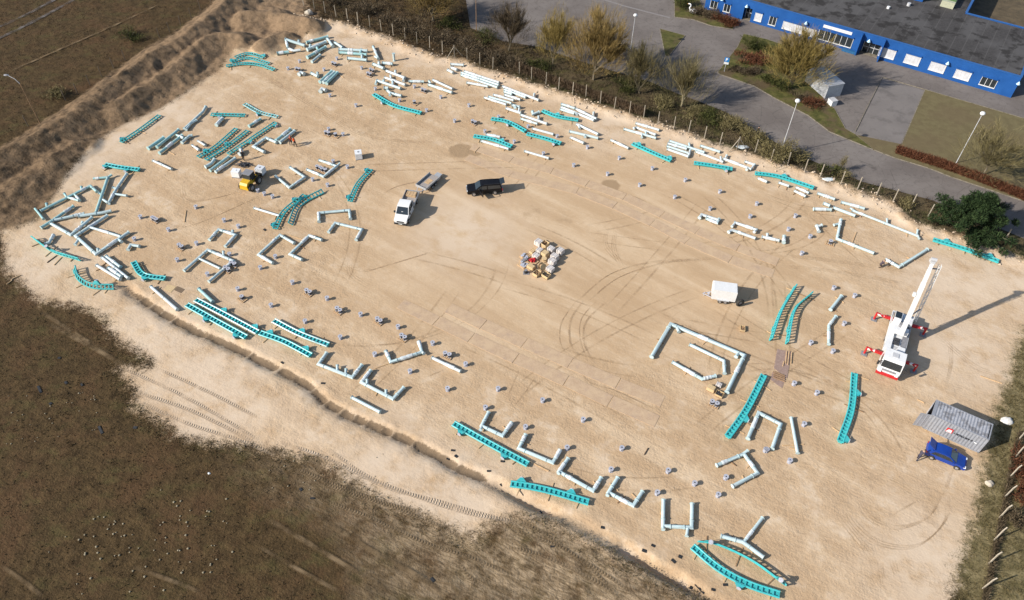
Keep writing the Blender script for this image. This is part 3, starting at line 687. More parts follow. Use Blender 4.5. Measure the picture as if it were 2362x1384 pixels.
track('B1', '315,680 400,500 610,380', 35, [(.6, 'l')], D_)
track('C0', '1780,10 2050,150 2340,305', 0, [(.42, 'u'), (.92, 'u')], None, M_GLINT, desc='pale glinting')
track('C0', '1700,55 1960,200 2235,350', 0, [(.38, 'd'), (.88, 'd')])
track('C1', '165,200 400,320 660,420', 0, [(.5, 'u')], None, M_GLINT, desc='white glinting')
track('C1', '40,310 260,390 500,515', 0, [(.15, 'u'), (.85, 'u')])
track('F', '1046,978 1132,1026 1218,1072', 0, [(.14, 'd'), (.72, 'd')])
track('D2', '-10,325 300,380 700,495', 0, [(.13, 'u'), (.76, 'u')])
track('D2', '1640,895 1880,1095 2150,1240 2432,1335', 0, [(.6, 'd')])
track('D2', '1690,855 1870,885 2180,1030 2490,1255', 114, [(.12, 'u'), (.93, 'u')])
track('C2', '2290,695 2130,1010 1960,1255', 0, [(.68, 'r')])
track('C3', '820,680 790,1000 690,1300', 0, [(.28, 'r'), (.94, 'r')])
track('F', '1834,661 1800,720 1777,785', 70, [(.2, 'u'), (.8, 'u')])
track('F', '1871,678 1831,718 1814,793', 72, [(.3, 'u'), (.75, 'u')])
rank_labels(TRACKS, '{d} teal coaster track, {r}nearest such track to {n}')
# ---- support columns
_fl = {}
def flange_at(p, d, r, root, name='flange', mat_=None):
    mat_ = mat_ or M_FLNG
    if mat_.name not in _fl:
        m = MB(); m.tube([(-.5, 0, 0), (.5, 0, 0)], 1.0, 14)
        _fl[mat_.name] = m.mesh('flange', mat_, 40)
    q = d.to_track_quat('X', 'Z').to_matrix().to_4x4(); th = .055
    mkobj(name, _fl[mat_.name], root, None, Matrix.Translation(p - root.location) @ q @ Matrix.Diagonal((th, r, r, 1)))
COLUMNS = []; USEDT = set()
def segname(a, b, c):
    q = PX((a + b) / 2); o = PX(c); dx, dy = q[0] - o[0], q[1] - o[1]
    return ('left' if dx < 0 else 'right') + ' leg of the' if abs(dx) > abs(dy) else ('upper' if dy < 0 else 'lower') + ' leg of the'
def column(win, s, r=.215, mat_=None, z=0.0, desc=None, wrap=.5, timbers=1, name='support_column'):
    polys = [[g(win, *p, z + r + .12) for p in pts(q)] for q in s.split('|')]
    A = polys[0]; c = sum(A, Vector()) / len(A); root = empty(name, (c.x, c.y, 0)); mat_ = mat_ or M_MINT
    Lm = 0
    for k, Wp in enumerate(polys):
        rr = r if k == 0 else r * .8
        Wp = [Vector((p.x, p.y, z + r + .1 + tz(p.x, p.y) * .8 + (0 if k == 0 else .02))) for p in Wp]
        if k:                                                   # a stub stands away from the pipe it leaves
            d = Wp[1] - Wp[0]
            if d.length < .9: Wp[-1] = Wp[-1] + Vector((0, 0, .12))
        m = MB(); m.tube(Wp, rr, 12); m.build('pipe' if k == 0 else 'stub', mat_, root, 50, True)
        ends = (0, -1) if k == 0 else (-1,)
        for e in ends:
            d = (Wp[0] - Wp[1]) if e == 0 else (Wp[-1] - Wp[-2])
            flange_at(Wp[e] - d.normalized() * .03, d, rr * 1.36, root)
        for i in range(len(Wp) - 1):
            a, b = Wp[i], Wp[i + 1]; L = (b - a).length; Lm = max(Lm, L); d = (b - a).normalized()
            if i > 0 and L > 1.8 and k == 0: flange_at(a + d * .75, d, rr * 1.3, root, 'collar')
            if i < len(Wp) - 2 and L > 1.8 and k == 0: flange_at(b - d * .75, d, rr * 1.3, root, 'collar')
            if L > 5.5 and i == 0 and len(Wp) == 2: flange_at(a + d * L * .5, d, rr * 1.25, root, 'collar')
            if L > 1.3 and random.random() < wrap:
                w0 = random.uniform(.1, .5) * L; w1 = min(L * .97, w0 + random.uniform(.5, 1.6)); n = 6; P_ = []; R_ = []
                for q in range(n + 1):
                    P_.append(a + d * (w0 + (w1 - w0) * q / n) + Vector((random.uniform(-.02, .02), random.uniform(-.02, .02), random.uniform(-.01, .03)))); R_.append(rr * random.uniform(1.08, 1.32))
                mm = MB(); mm.tube(P_, R_, 9); mm.build('plastic_wrap', M_WRAP, root, 25, True)
    n = len(A)
    shape = desc or ('straight' if n == 2 else 'bent' if n == 3 else 'U')
    if len(polys) > 1 and not desc: shape += ' stubbed'
    COLUMNS.append((root, PX((c.x, c.y, .3)), ('white ' if mat_ is M_WHITEP else 'teal ' if mat_ is M_MINTD else 'mint ') + shape)); tag(root, None, 'column', 'mint coaster support columns')
    if timbers and z < .2:
        for i in range(len(A) - 1):
            a, b = A[i], A[i + 1]; L = (b - a).length
            if L < 1.6: continue
            for f, wname in (((.15, 'start of the'), (.85, 'end of the')) if len(A) == 2 else ((.5, segname(a, b, c)),)):
                if random.random() > .62 or (root.name, wname) in USEDT: continue
                USEDT.add((root.name, wname))
                p = a.lerp(b, f); d = (b - a).normalized(); sd = Vector((-d.y, d.x, 0)); sd = Matrix.Rotation(random.uniform(-.4, .4), 3, 'Z') @ sd
                l = random.uniform(.3, .75); sh = random.uniform(-.25, .25); p = Vector((p.x, p.y, 0)); timber(p + sd * (l + sh), p - sd * (l - sh), root, wname)
    return root
DM, WP = M_MINTD, M_WHITEP
CD = [  # window, outline (main pipe | stubs), radius, paint
 ('Z1', '1300,530 1640,215 1690,125', .22, 0), ('Z1', '1330,545 1420,430 1525,370', .19, 0), ('Z1', '640,885 930,685', .26, DM), ('Z1', '800,860 1200,540', .22, DM), ('Z1', '845,970 1265,645|1160,640 1290,700', .23, DM),
 ('Z1', '1255,780 1390,655 1450,645', .22, 0), ('Z1', '1545,745 1685,830', .16, WP), ('Z1', '1440,825 1570,915', .16, WP), ('Z1', '730,1105 1070,1260', .17, WP), ('Z1', '1680,1220 1790,1160 1850,1080', .24, 0),
 ('Z1', '1765,1285 2110,1030', .22, DM), ('Z1', '1865,1310 2225,1060', .22, 0), ('Z1', '1880,460 1995,335', .25, 0), ('Z2', '1055,480 1270,345', .22, DM), ('Z2', '1550,740 1810,530', .24, DM), ('Z2', '1615,775 1885,565', .24, 0),
 ('Z2', '1340,950 1140,850 1365,690 1560,775', .22, 0), ('Z2', '905,900 930,950 880,990', .26, WP),
 ('Z3', '1255,220 1600,275|1270,230 1290,320|1490,250 1490,200', .27, 0), ('Z3', '1300,330 1390,370 1520,355', .22, WP), ('Z3', '1090,415 1310,390', .27, DM), ('Z3', '1625,215 2020,110', .25, DM), ('Z3', '1640,350 1980,205|1690,320 1700,270', .28, 0),
 ('Z3', '2010,150 2110,290', .25, 0), ('Z3', '1640,490 1980,300|1840,360 1820,310', .27, DM), ('Z3', '1725,570 1880,445', .22, 0), ('Z3', '2145,220 2290,315', .23, 0), ('Z3', '1715,775 1840,835|1830,830 1830,770', .24, 0),
 ('Z3', '1870,935 2090,740', .25, DM), ('Z3', '1930,945 2140,755', .24, 0), ('Z3', '1990,965 2195,765', .25, DM), ('Z3', '1880,1110 1910,1060 1985,1090', .28, WP), ('Z3', '1490,800 1530,765 1590,790', .28, WP),
 ('Z4', '10,265 530,290', .26, 0), ('Z4', '10,320 520,360|400,350 420,270', .26, DM), ('Z4', '165,425 520,460|435,440 430,370', .25, 0), ('Z4', '635,215 735,440|665,395 720,430', .22, 0), ('Z4', '635,530 830,610|745,570 740,500', .25, 0),
 ('Z4', '800,510 990,530', .25, 0), ('Z4', '875,655 1215,785|1040,710 1040,665|1190,780 1185,840', .23, WP), ('Z4', '845,775 1220,910|960,800 950,740', .22, WP), ('Z4', '700,830 1135,975|830,880 825,830|990,920 990,850|700,835 680,900', .23, 0),
 ('Z4', '1280,845 1560,850', .2, 0), ('Z4', '1720,820 2080,985', .2, WP), ('Z4', '1640,905 2070,1050|1680,890 1650,850', .23, 0), ('Z4', '830,965 910,970', .27, 0), ('Z4', '895,1010 950,1060 1150,1110|950,1060 940,1110', .23, 0),
 ('Z5', '150,145 390,165', .22, WP), ('Z5', '160,200 270,245', .22, WP), ('Z5', '100,245 200,295', .22, WP), ('Z5', '400,270 1035,475', .2, WP), ('Z5', '345,295 1030,520', .21, 0), ('Z5', '345,335 1005,562', .2, 0), ('Z5', '445,475 830,545', .2, WP),
 ('Z5', '1100,545 1755,795|1660,740 1675,680', .21, WP), ('Z5', '1125,600 1520,745', .2, 0), ('Z5', '1125,640 1270,690', .2, 0), ('Z5', '1130,695 1420,785', .2, WP), ('Z5', '930,695 1300,800', .19, WP), ('Z5', '840,730 1260,850', .19, 0), ('Z5', '765,745 1165,875', .19, WP),
 ('Z5', '1270,885 1410,920|1340,900 1320,940', .24, 0), ('Z5', '1160,940 1430,1030|1390,1010 1400,960', .22, WP), ('Z5', '1425,1060 1905,1225|1750,1150 1750,1090', .21, WP), ('Z5', '1430,1130 1730,1225', .19, 0), ('Z5', '1640,1000 1650,1050 1760,1010', .22, 0),
 ('Z6', '1690,195 1940,275', .21, 0), ('Z6', '1960,285 2330,465|2270,410 2280,350', .21, WP), ('Z6', '1690,250 2285,490|1960,360 1970,400', .21, WP), ('Z6', '1670,290 1930,372', .2, 0), ('Z6', '1970,560 2362,745|2000,580 2030,640', .21, WP), ('Z6', '1835,690 2362,815|2120,765 2120,805', .21, 0),
 ('Z6', '1860,800 2100,905', .2, WP), ('Z6', '1165,640 1550,745', .2, WP), ('Z6', '320,750 580,795', .22, WP), ('Z6', '235,865 735,1010', .19, WP), ('Z6', '1020,1050 1465,1180', .18, WP),
 ('Z7', '680,115 1105,245', .2, WP), ('Z7', '680,185 1045,320|690,190 640,215', .2, WP), ('Z7', '465,215 1050,380|800,310 790,370|860,325 865,285', .2, 0), ('Z7', '230,415 550,565', .18, WP), ('Z7', '1290,430 1930,640|1660,550 1650,480', .2, 0), ('Z7', '1260,475 1610,580', .2, WP),
 ('Z7', '1245,525 1640,655', .19, 0), ('Z7', '1250,580 1640,715|1640,710 1670,600', .2, WP), ('Z7', '1850,525 2210,640', .2, 0), ('Z7', '1770,625 2270,815|2230,790 2220,735', .18, WP),
 ('Z8', '380,280 890,475|410,290 440,235|890,470 945,390|820,450 800,495', .2, WP), ('Z8', '770,335 960,400', .19, WP), ('Z8', '1010,635 1175,705', .17, WP), ('Z8', '1385,715 1575,780', .19, WP), ('Z8', '1700,800 1935,905', .18, WP), ('Z8', '1670,865 1880,965', .18, WP),
 ('B3', '485,395 645,450', .2, 0), ('B3', '540,485 600,510', .22, 0), ('B3', '450,540 610,545', .22, 0), ('B3', '700,475 915,535', .2, 0), ('B3', '630,525 830,600', .22, 0), ('B3', '800,550 1400,785|830,560 780,535|1120,670 1115,635|1390,770 1395,735|1400,780 1405,815', .17, 0),
 ('B3', '700,635 665,810 1000,940|690,670 635,685', .2, 0), ('B3', '1485,905 1225,1065 1105,995', .2, 0), ('B3', '480,690 500,745|490,700 525,690', .22, WP), ('B3', '185,785 180,845', .22, 0), ('B3', '-20,790 140,825|30,800 30,770', .2, WP),
 ('B2', '1705,620 1725,590 1880,640', .21, WP), ('B2', '1765,625 1865,665 1885,630', .2, 0), ('B2', '2020,660 2230,730|2030,665 2000,700|2225,728 2200,755', .2, WP), ('B2', '1970,750 2000,730 2215,805', .2, WP),
 ('C3', '705,-30 605,95', .2, 0), ('C3', '655,155 590,240 590,410', .19, 0), ('F', '1725,1012 1750,952 1801,978 1781,1035', .21, 0), ('C3', '248,1075 308,1400', .18, 0),
 ('D2', '1860,155 2110,50 2235,225 2005,345|2100,50 2145,25', .2, 0), ('D2', '1900,795 2100,850 2290,990|2110,850 2280,630', .21, 0), ('D2', '1380,465 1375,705 1635,720 1640,500|1375,700 1375,745|1600,725 1590,800', .2, 0), ('D2', '965,265 880,400 1105,520 1190,390|885,395 868,435', .2, 0),
 ('D2', '515,90 430,210 740,385 815,265|440,200 425,235', .2, 0), ('F', '1213,1002 1196.5,1034 1275,1067 1292,1038', .2, 0), ('C1', '2115,1025 2050,1150 2240,1240 2325,1120|2055,1150 2040,1195', .2, 0), ('C1', '645,485 570,590 875,710 965,595|740,655 742,605|815,690 820,635', .2, 0),
 ('C1', '1045,645 960,755 1245,905 1345,800|1010,780 1012,735|1180,870 1185,830', .2, 0), ('C1', '1180,470 1225,570 1510,480 1480,385|1510,480 1530,500', .2, 0), ('C1', '1600,530 1860,655', .19, WP), ('C1', '870,890 1130,1025', .19, 0),
 ('C2', '1270,525 1445,225 2115,510 1955,845|1500,250 1520,300|2060,490 2035,530', .23, 0), ('C2', '1615,410 1930,560 1935,675', .2, 0), ('C2', '1460,570 1730,725 1855,695', .2, 0),
 ('B1', '310,160 445,250 305,345 180,240', .19, 0), ('B1', '575,95 735,150 615,245 465,180|735,150 765,130', .19, 0), ('B1', '575,655 570,575 850,550 860,630', .2, 0), ('B1', '660,750 720,665 965,725 910,820', .19, 0), ('B1', '350,850 220,775 25,955 155,1030', .19, 0),
 ('B1', '600,820 485,780 310,950 420,1000', .19, 0), ('B1', '-15,530 215,600', .17, WP), ('B0', '1900,820 1985,725 2140,775 2045,880|2110,770 2115,740', .19, 0), ('B0', '1670,1100 1885,910 2120,1010 1895,1200|1810,990 2000,1080|2030,970 2030,930', .19, 0),
 ('F', '348,661 409,714', .19, WP), ('F', '458.5,666 491,696', .21, DM), ('Z10', '1285,800 1710,1060', .19, WP), ('Z10', '1500,845 1740,1010', .21, 0), ('Z10', '1385,660 1865,1040', .19, WP), ('Z10', '1455,635 1720,835', .2, 0),
 ('Z10', '340,410 420,390 500,250', .2, 0), ('Z10', '2060,455 1900,430 1850,520', .2, 0),
 ('Z9', '1290,645 1170,540 265,995|165,955 320,1145|380,930 370,860|740,740 700,690|760,750 960,810|880,690 980,810|1010,610 1010,565', .2, DM), ('Z9', '865,905 450,1190 270,1300', .21, DM), ('Z9', '490,1170 750,1110 1060,1040', .2, 0),
 ('Z9', '955,1090 1380,1030 1550,990', .22, 0), ('Z9', '1270,1030 1485,390|1220,410 1480,385|1485,385 1565,350|1370,690 1325,680', .21, DM), ('Z9', '1495,860 1640,600 1830,320|1620,690 1830,720|1400,790 1490,850|1640,590 1580,580', .21, 0),
 ('Z10', '450,40 815,250 1200,-70|1010,50 1040,20', .21, 0), ('Z10', '1480,-105 900,270 1270,600 1870,200|1160,110 1720,280|960,330 890,430|1690,340 1745,390|1310,580 1310,515', .22, 0)]
for win, s, r, m_ in CD: column(win, s, r, m_ or M_MINT)
# an upright stub among the far pipes
bp = g('Z4', 1020, 475); up = empty('support_column', (bp.x, bp.y, tz(bp.x, bp.y)))
m = MB(); m.cyl(0, 0, .05, 1.45, .22, 14); m.build('pipe', M_MINT, up, 40)
for zz in (0, 1.42): m = MB(); m.cyl(0, 0, zz, zz + .06, .3, 14); m.build('flange', M_FLNG, up, 40)
rank_labels(COLUMNS, '{d} support pipe, {r}nearest such pipe to {n}')
tag(up, 'pale mint pipe stub standing upright on the sand near the upper fence', 'column', 'mint coaster support columns')
# ---- anchor stubs
def make_anchor(dark=False):
    root = empty('anchor_stub'); tb = M_DARKST if dark else M_GALV
    m = MB(); m.cyl(0, 0, 0, .04, .27, 6); m.build('base_plate', M_GALV, root)
    m = MB(); m.cyl(0, 0, .04, .46, .19, 12); m.build('tube', tb, root, 40)
    f = MB(); n = 14; ro, ri = .285, .085; vs_ = []
    for z in (.46, .51):
        for r_ in (ri, ro): vs_ += [(r_ * math.cos(2 * math.pi * j / n), r_ * math.sin(2 * math.pi * j / n), z) for j in range(n)]
    fs = []
    for j in range(n):
        k = (j + 1) % n; fs += [(2 * n + j, 3 * n + j, 3 * n + k, 2 * n + k), (n + j, n + k, 3 * n + k, 3 * n + j), (j, 2 * n + j, 2 * n + k, k), (j, k, n + k, n + j)]
    f.add(vs_, fs); fl = f.build('top_flange', M_GALV, root)
    h = MB(); h.cyl(0, 0, .462, .485, .084, 10); h.build('hole', M_HOLE, fl)
    for k in range(4):
        gq = MB(); gq.prism([(.18, .04), (.265, .04), (.18, .40)], -.012, .012, M=Matrix.Rotation(k * math.pi / 2 + .4, 4, 'Z')); gq.build('gusset', tb, root)
    return root
AN = [('A1', '395,545 290,610 618,620 735,520 960,605 672,855 908,945 790,1208 1085,795 1440,775 1680,870 1305,900 1935,945 1550,990 1805,1085 2205,1050 2080,1180 660,1160'),
      ('A2', '25,1275 150,1135 415,1225 690,1325'), ('B2', '290,25 980,65 565,130 873,210 1280,160 1165,310 1580,265 1485,420 1895,370 1805,525 2230,480 2170,595'),
      ('B3', '290,590 228,712 425,778 350,930 640,1245 830,1315'), ('C3', '735,210 432,385 632,462 280,755 487,840 370,1125 20,1360'), ('D3', '240,105'),
      ('D2', '905,185 1425,195 1665,310 1950,255 1325,395 1880,415 2320,5'), ('C2', '282,908 127,1152 652,1085 505,1340 1003,1345'),
      ('C1', '135,45 445,190 765,335 950,128 1290,240 1605,390 1078,490 1905,580 1400,645 1740,805 2200,805 2085,975'), ('B1', '700,95 830,145 650,310 515,260 75,390 15,360 150,415 175,960 38,1060 330,1195 645,1340'),
      ('B0', '1775,510 1270,600 1525,715 2030,630 2160,685 1780,840 1215,800 1605,990 2080,940 1880,1120 2155,1255')]
proto = make_anchor(); protod = make_anchor(True); ANCH = []; first = True
def put_anchor(p, z=None, dark=False, desc='grey'):
    global first
    src = protod if dark else proto
    o = src if not src.get('_used') else copy_tree(src)
    src['_used'] = 1
    if '_used' in o and o is not src: del o['_used']
    o.location = (p.x, p.y, tz(p.x, p.y) - .006 if z is None else z); o.rotation_euler = (0, 0, random.uniform(0, 6))
    if not dark: ANCH.append((o, PX(p), desc))
    tag(o, None, 'anchor', 'flanged anchor stubs'); return o
for win, s in AN:
    for p in pts(s): put_anchor(g(win, *p, .5))
# ---- pallets with stubs on them
def make_pallet():
    root = empty('pallet')
    for y in (-.36, 0, .36): m = MB(); m.box(-.6, .6, y - .05, y + .05, 0, .10); m.build('bearer', M_WOOD2, root)
    for k in range(5): x = -.52 + k * .26; m = MB(); m.box(x - .085, x + .085, -.41, .41, .10, .125); m.build('board', M_WOOD, root)
    return root
pal0 = make_pallet(); PALS = []
def put_pallet(p, rz, desc='wooden pallet'):
    o = pal0 if not pal0.get('_used') else copy_tree(pal0)
    pal0['_used'] = 1
    o.location = (p.x, p.y, tz(p.x, p.y) - .006); o.rotation_euler = (0, 0, rz); PALS.append((o, PX(p), desc)); tag(o, None, 'pallet', 'pallets of stubs on the sand'); return o
PL = [('A1', 385, 640, 2), ('A1', 712, 590, 2), ('A1', 1030, 685, 2), ('A1', 1055, 650, 2), ('A1', 1525, 830, 2), ('A1', 1440, 940, 1), ('A1', 1980, 1120, 2), ('A1', 650, 1220, 2), ('A1', 725, 1235, 1), ('C1', 755, 110, 2), ('C1', 1120, 205, 2), ('C1', 1340, 355, 2), ('C1', 1740, 515, 2),
      ('B1', 575, 175, 2), ('B1', 620, 195, 2), ('B1', 480, 1305, 2), ('B0', 1410, 645, 3), ('B0', 1645, 890, 2), ('B0', 2120, 1050, 2), ('B0', 2065, 1095, 2), ('B0', 2200, 1355, 1), ('B3', 600, 850, 1), ('F', 1647, 933, 2)]
DARKS = []
for win, x, y, n in PL:
    p = g(win, x, y, .1); rz = -.55 + random.uniform(-.15, .15); put_pallet(p, rz)
    for k in range(n):
        off = Matrix.Rotation(rz, 3, 'Z') @ Vector(((k - (n - 1) / 2) * (.58 if n < 3 else .4), 0, 0)) + Vector((0, random.uniform(-.03, .03), 0))
        DARKS.append((put_anchor(p + off, tz(p.x, p.y) + .118, True, 'dark'), PALS[-1][0], 'only' if n == 1 else ['left', 'right'][k] if n == 2 else ['left', 'middle', 'right'][k]))
rank_labels(ANCH, '{d} flanged anchor stub, {r}nearest to {n}')
rank_labels(PALS, 'small {d} carrying dark stubs, {r}nearest to {n}')
for o, pal, wh in DARKS: o['label'] = '%s dark stub on the pallet %s' % (wh, pal['_where'])
for o, host, where in TIMBERS:
    hn = 'track' if host['category'] == 'track' else 'pipe'
    lb = 'bearer under %s %s %s %s' % (where, host['_kind'], hn, host['_where'])
    if len(lb.split()) > 16: lb = lb.replace(' of the ', ' of ').replace(' stubbed', '')
    o['label'] = lb
# ---- loose timbers and boards
LOOSE = [('B0', 1690, 555, 1675, 660, 'timber lying alone between the anchor stubs at left'), ('D2', 200, 140, 340, 210, 'thin timber lying beside the lower track end'), ('C3', 855, 700, 955, 735, 'light timber at the upper end of the track beside crane'), ('C3', 1395, 912, 1455, 942, 'short pale batten alone on the sand by the container'),
         ('C3', 1970, 700, 2160, 765, 'long pale board lying by the grass at right edge'), ('C3', 170, 1330, 360, 1320, 'timber crossing under the upright pipe beside lower right stubs'), ('C1', 1085, 630, 1215, 585, 'thin timber under the corner of the zigzag pipe'), ('B1', 310, 780, 450, 825, 'bright timber between the two zigzag pipe frames'),
         ('B3', 800, 850, 840, 750, 'timber standing out above the long bent pipe at right'), ('D2', 1240, 0, 1205, 60, 'dark timber lying among the lower anchor stubs'), ('Z1', 1000, 935, 1125, 1000, 'bright timber end beside the mint pipes at left'), ('Z3', 2215, 815, 2305, 855, 'bright timber end beside three stacked mint pipes'),
         ('Z6', 115, 1075, 200, 985, 'brown timber beside the puddle at the mat corner'), ('Z10', 390, 755, 560, 630, 'black timber under the curved track at left edge'), ('Z10', 510, 805, 650, 660, 'bright timber next to the black one at left edge'), ('Z10', 910, 1215, 1240, 1060, 'long timber under the hooked track at left'),
         ('Z10', 1215, 1350, 1495, 1150, 'long timber under the end of the hooked track'), ('B0', 600, 1210, 190, 1140, None)]
for win, x0, y0, x1, y1, lb in LOOSE:
    if lb:
        o = timber(g(win, x0, y0), g(win, x1, y1), None, None, M_WOOD3 if lb.startswith(('black', 'dark')) else M_WOOD); TIMBERS.pop(); o['label'] = lb
# ---- steel road mats
t = NT('mat_steel')
n1 = t.noise(.9, 5, .65); n2 = t.noise(7, 4, .6)
c = t.mix(t.mr(n2, .35, .65), (.41, .285, .18), (.47, .335, .22)); c = t.mix(t.math('MULTIPLY', t.mr(t.noise(.8, 6, .7, t.vmul(t.pos(), (1, 1, 0))), .5, .72), .7), c, (.35, .255, .195))
c = t.mix(t.math('MULTIPLY', t.mr(n1, .40, .66), .8), c, (.51, .37, .235))
M_MAT = t.fin(c, .75, t.bump(n2, .35, .03), spec=.25)
MATSL = []
def mats(win, s, wd=1.75):
    J = [g(win, *p) for p in pts(s)]
    for a, b in zip(J[:-1], J[1:]):
        d = (b - a).normalized(); nn = Vector((-d.y, d.x, 0)); a2 = a + d * .07; b2 = b - d * .07; L = (b2 - a2).length; c = (a2 + b2) / 2
        m = MB(); z1 = .03 + random.uniform(0, .01); m.box(-L / 2, L / 2, -wd / 2, wd / 2, -.05, z1)
        o = m.build('steel_mat', M_MAT); o.location = (c.x, c.y, 0); o.rotation_euler = (0, 0, math.atan2(d.y, d.x) + random.uniform(-.02, .02))
        MATSL.append((o, PX(c), 'steel')); tag(o, None, 'road mat', 'rusty road mats')
mats('B2', '-360,-30 0,95 370,195 690,310 1030,430 1370,590 1690,740 2060,890 2420,1025')
mats('B2', '-410,70 0,225 600,375 940,510 1280,665 1600,830 1990,1000 2380,1130')
mats('C1', '1310,40 1640,200 1960,350 2362,540 2820,740 3220,930 3650,1110'); mats('C1', '1740,80 2070,230 2440,400 2860,580 3290,770 3700,930')
rank_labels(MATSL, 'half buried {d} road mat, {r}nearest mat to {n}')
# ------------------------------------------------------------------ vehicles
M_RUB = paint('tyre_rubber', (.022, .021, .020), .85, 0, .3, 6.0, (.16, .12, .08), .4)
M_RIM = paint('wheel_rim', (.42, .42, .43), .35, .6, .15, 5.0)
M_GLASS = paint('dark_glass', (.018, .024, .028), .06, 0, .2, 2.0, spec=.8)
M_WHITE = paint('white_body', (.66, .66, .655), .3, 0, .05, 2.0, (.55, .50, .43), .25, 0, .5)
M_BLACK = paint('black_body', (.007, .007, .009), .35, 0, .2, 2.0, (.014, .013, .012), .3, 0, .2)
M_BLUEC = paint('blue_body', (.008, .042, .26), .22, 0, .12, 2.0, (.02, .05, .2), .3, 0, .5)
M_PLAS = paint('black_plastic', (.025, .025, .026), .6, 0, .2, 6.0)
M_ALU = paint('aluminium_side', (.45, .46, .47), .4, .3, .12, 4.0, (.3, .26, .2), .4)
M_DECK = paint('deck_board', (.30, .27, .25), .8, 0, .2, 5.0, (.35, .27, .19), .6)
M_LAMP = paint('lamp_glass', (.75, .76, .78), .1, 0, .05, 3.0, spec=.7)
M_REDL = paint('tail_lamp', (.35, .01, .01), .2, 0, .1, 3.0, spec=.6)
M_RED = paint('crane_red', (.46, .018, .022), .4, 0, .12, 3.0, (.30, .06, .05), .4)
M_YEL = paint('loader_yellow', (.60, .36, .015), .4, 0, .1, 3.0, (.40, .27, .10), .4)
M_GREY = paint('mid_grey', (.22, .22, .235), .6, 0, .15, 3.0, (.14, .12, .10), .4)
M_LGREY = paint('light_grey', (.45, .45, .46), .55, 0, .12, 3.0, (.30, .27, .23), .4)
M_PLATE = paint('number_plate', (.7, .7, .66), .5)
def heading(a, b): return math.atan2(b.y - a.y, b.x - a.x)
def wheel(root, x, y, r, wd, side, name='wheel'):
    wo = empty(name); wo.parent = root; wo.location = (x, y, r)
    m = MB(); m.tube([(0, -wd / 2, 0), (0, -wd * .36, 0), (0, wd * .36, 0), (0, wd / 2, 0)], [r * .9, r, r, r * .9], 18); m.build('tyre', M_RUB, wo, 45)
    m = MB(); m.tube([(0, side * wd * .42, 0), (0, side * wd * .53, 0)], [r * .62, r * .55], 12); m.build('rim', M_RIM, wo, 30)
    return wo
def loft(prof, hw, bevel=.0):
    """body from a side outline: prof [(x,z)], hw(x,z) half width"""
    m = MB(); n = len(prof)
    v = [(x, hw(x, z), z) for x, z in prof] + [(x, -hw(x, z), z) for x, z in prof]
    m.add(v, [tuple(range(n - 1, -1, -1)), tuple(range(n, 2 * n))] + [(i, (i + 1) % n, (i + 1) % n + n, i + n) for i in range(n)]); return m
def sidepanel(poly, hw, off=.012):
    m = MB(); n = len(poly)
    for s in (1, -1):
        v = [(x, s * (hw(x, z) + off), z) for x, z in poly]; m.add(v, [tuple(range(n)) if s < 0 else tuple(range(n - 1, -1, -1))])
    return m
def sides(poly, hw, name, mat_, root):
    for s in (1, -1):
        m = MB(); n = len(poly); v = [(x, s * (hw(x, z) + .012), z) for x, z in poly]; m.add(v, [tuple(range(n)) if s < 0 else tuple(range(n - 1, -1, -1))]); m.build(name, mat_, root)
def cross(a, b, w0, w1, off=(0, 0), th=.012):
    """a pane across the car between two (x,z) lines"""
    (x0, z0), (x1, z1) = a, b; o = off; m = MB()
    m.hexa([(x0, -w0, z0), (x0, w0, z0), (x1, w1, z1), (x1, -w1, z1), (x0 + o[0], -w0, z0 + o[1]), (x0 + o[0], w0, z0 + o[1]), (x1 + o[0], w1, z1 + o[1]), (x1 + o[0], -w1, z1 + o[1])]); return m
# ---- black pickup with hardtop, driver door open
a = g('v', 1530, 460, .6); b = g('v', 2205, 390, .8)
c = (a + b) / 2; rz = heading(b, a); L = 5.25
pk = empty('pickup_truck', (c.x, c.y, tz(c.x, c.y)), rz, 'black pickup with hardtop and open driver door on the sand', 'pickup')
hw = lambda x, z: .92 - max(0, z - 1.05) * .26 - max(0, abs(x) - 2.2) * .22
loft([(2.6, .45), (2.64, .75), (2.5, .98), (1.35, 1.12), (.55, 1.72), (.2, 1.79), (-.9, 1.80), (-2.35, 1.76), (-2.55, 1.1), (-2.62, .55), (-2.5, .42), (2.4, .38)], hw).build('body', M_BLACK, pk, 22)
sides([(1.12, 1.16), (.55, 1.64), (-.3, 1.69), (-.3, 1.16)], hw, 'side_window', M_GLASS, pk)
sides([(-.42, 1.16), (-.42, 1.69), (-2.2, 1.66), (-2.35, 1.16)], hw, 'canopy_window', M_GLASS, pk)
cross((1.33, 1.14), (.6, 1.71), .76, .68, (.02, .02)).build('windscreen', M_GLASS, pk)
for y in (-.72, .52): m = MB(); m.box(2.5, 2.66, y, y + .2, .72, .9); m.build('headlight', M_LAMP, pk)
m = MB(); m.box(2.58, 2.68, -.45, .45, .55, .85); m.build('grille', M_RIM, pk)
for s in (1, -1): m = MB(); m.box(-2.63, -2.54, s * .86 - .07, s * .86 + .07, .75, 1.05); m.build('tail_light', M_REDL, pk)
m = MB(); m.box(-2.72, -2.6, -.85, .85, .45, .6); m.build('rear_bumper', M_RIM, pk)
m = MB(); m.prism([(-2.3, 1.78), (-2.95, 1.98), (-2.97, 1.95), (-2.3, 1.73)], -.68, .68); m.build('tailgate_window', M_GLASS, pk)
for x in (1.62, -1.5):
    for s in (1, -1): wheel(pk, x, s * .8, .37, .25, s)
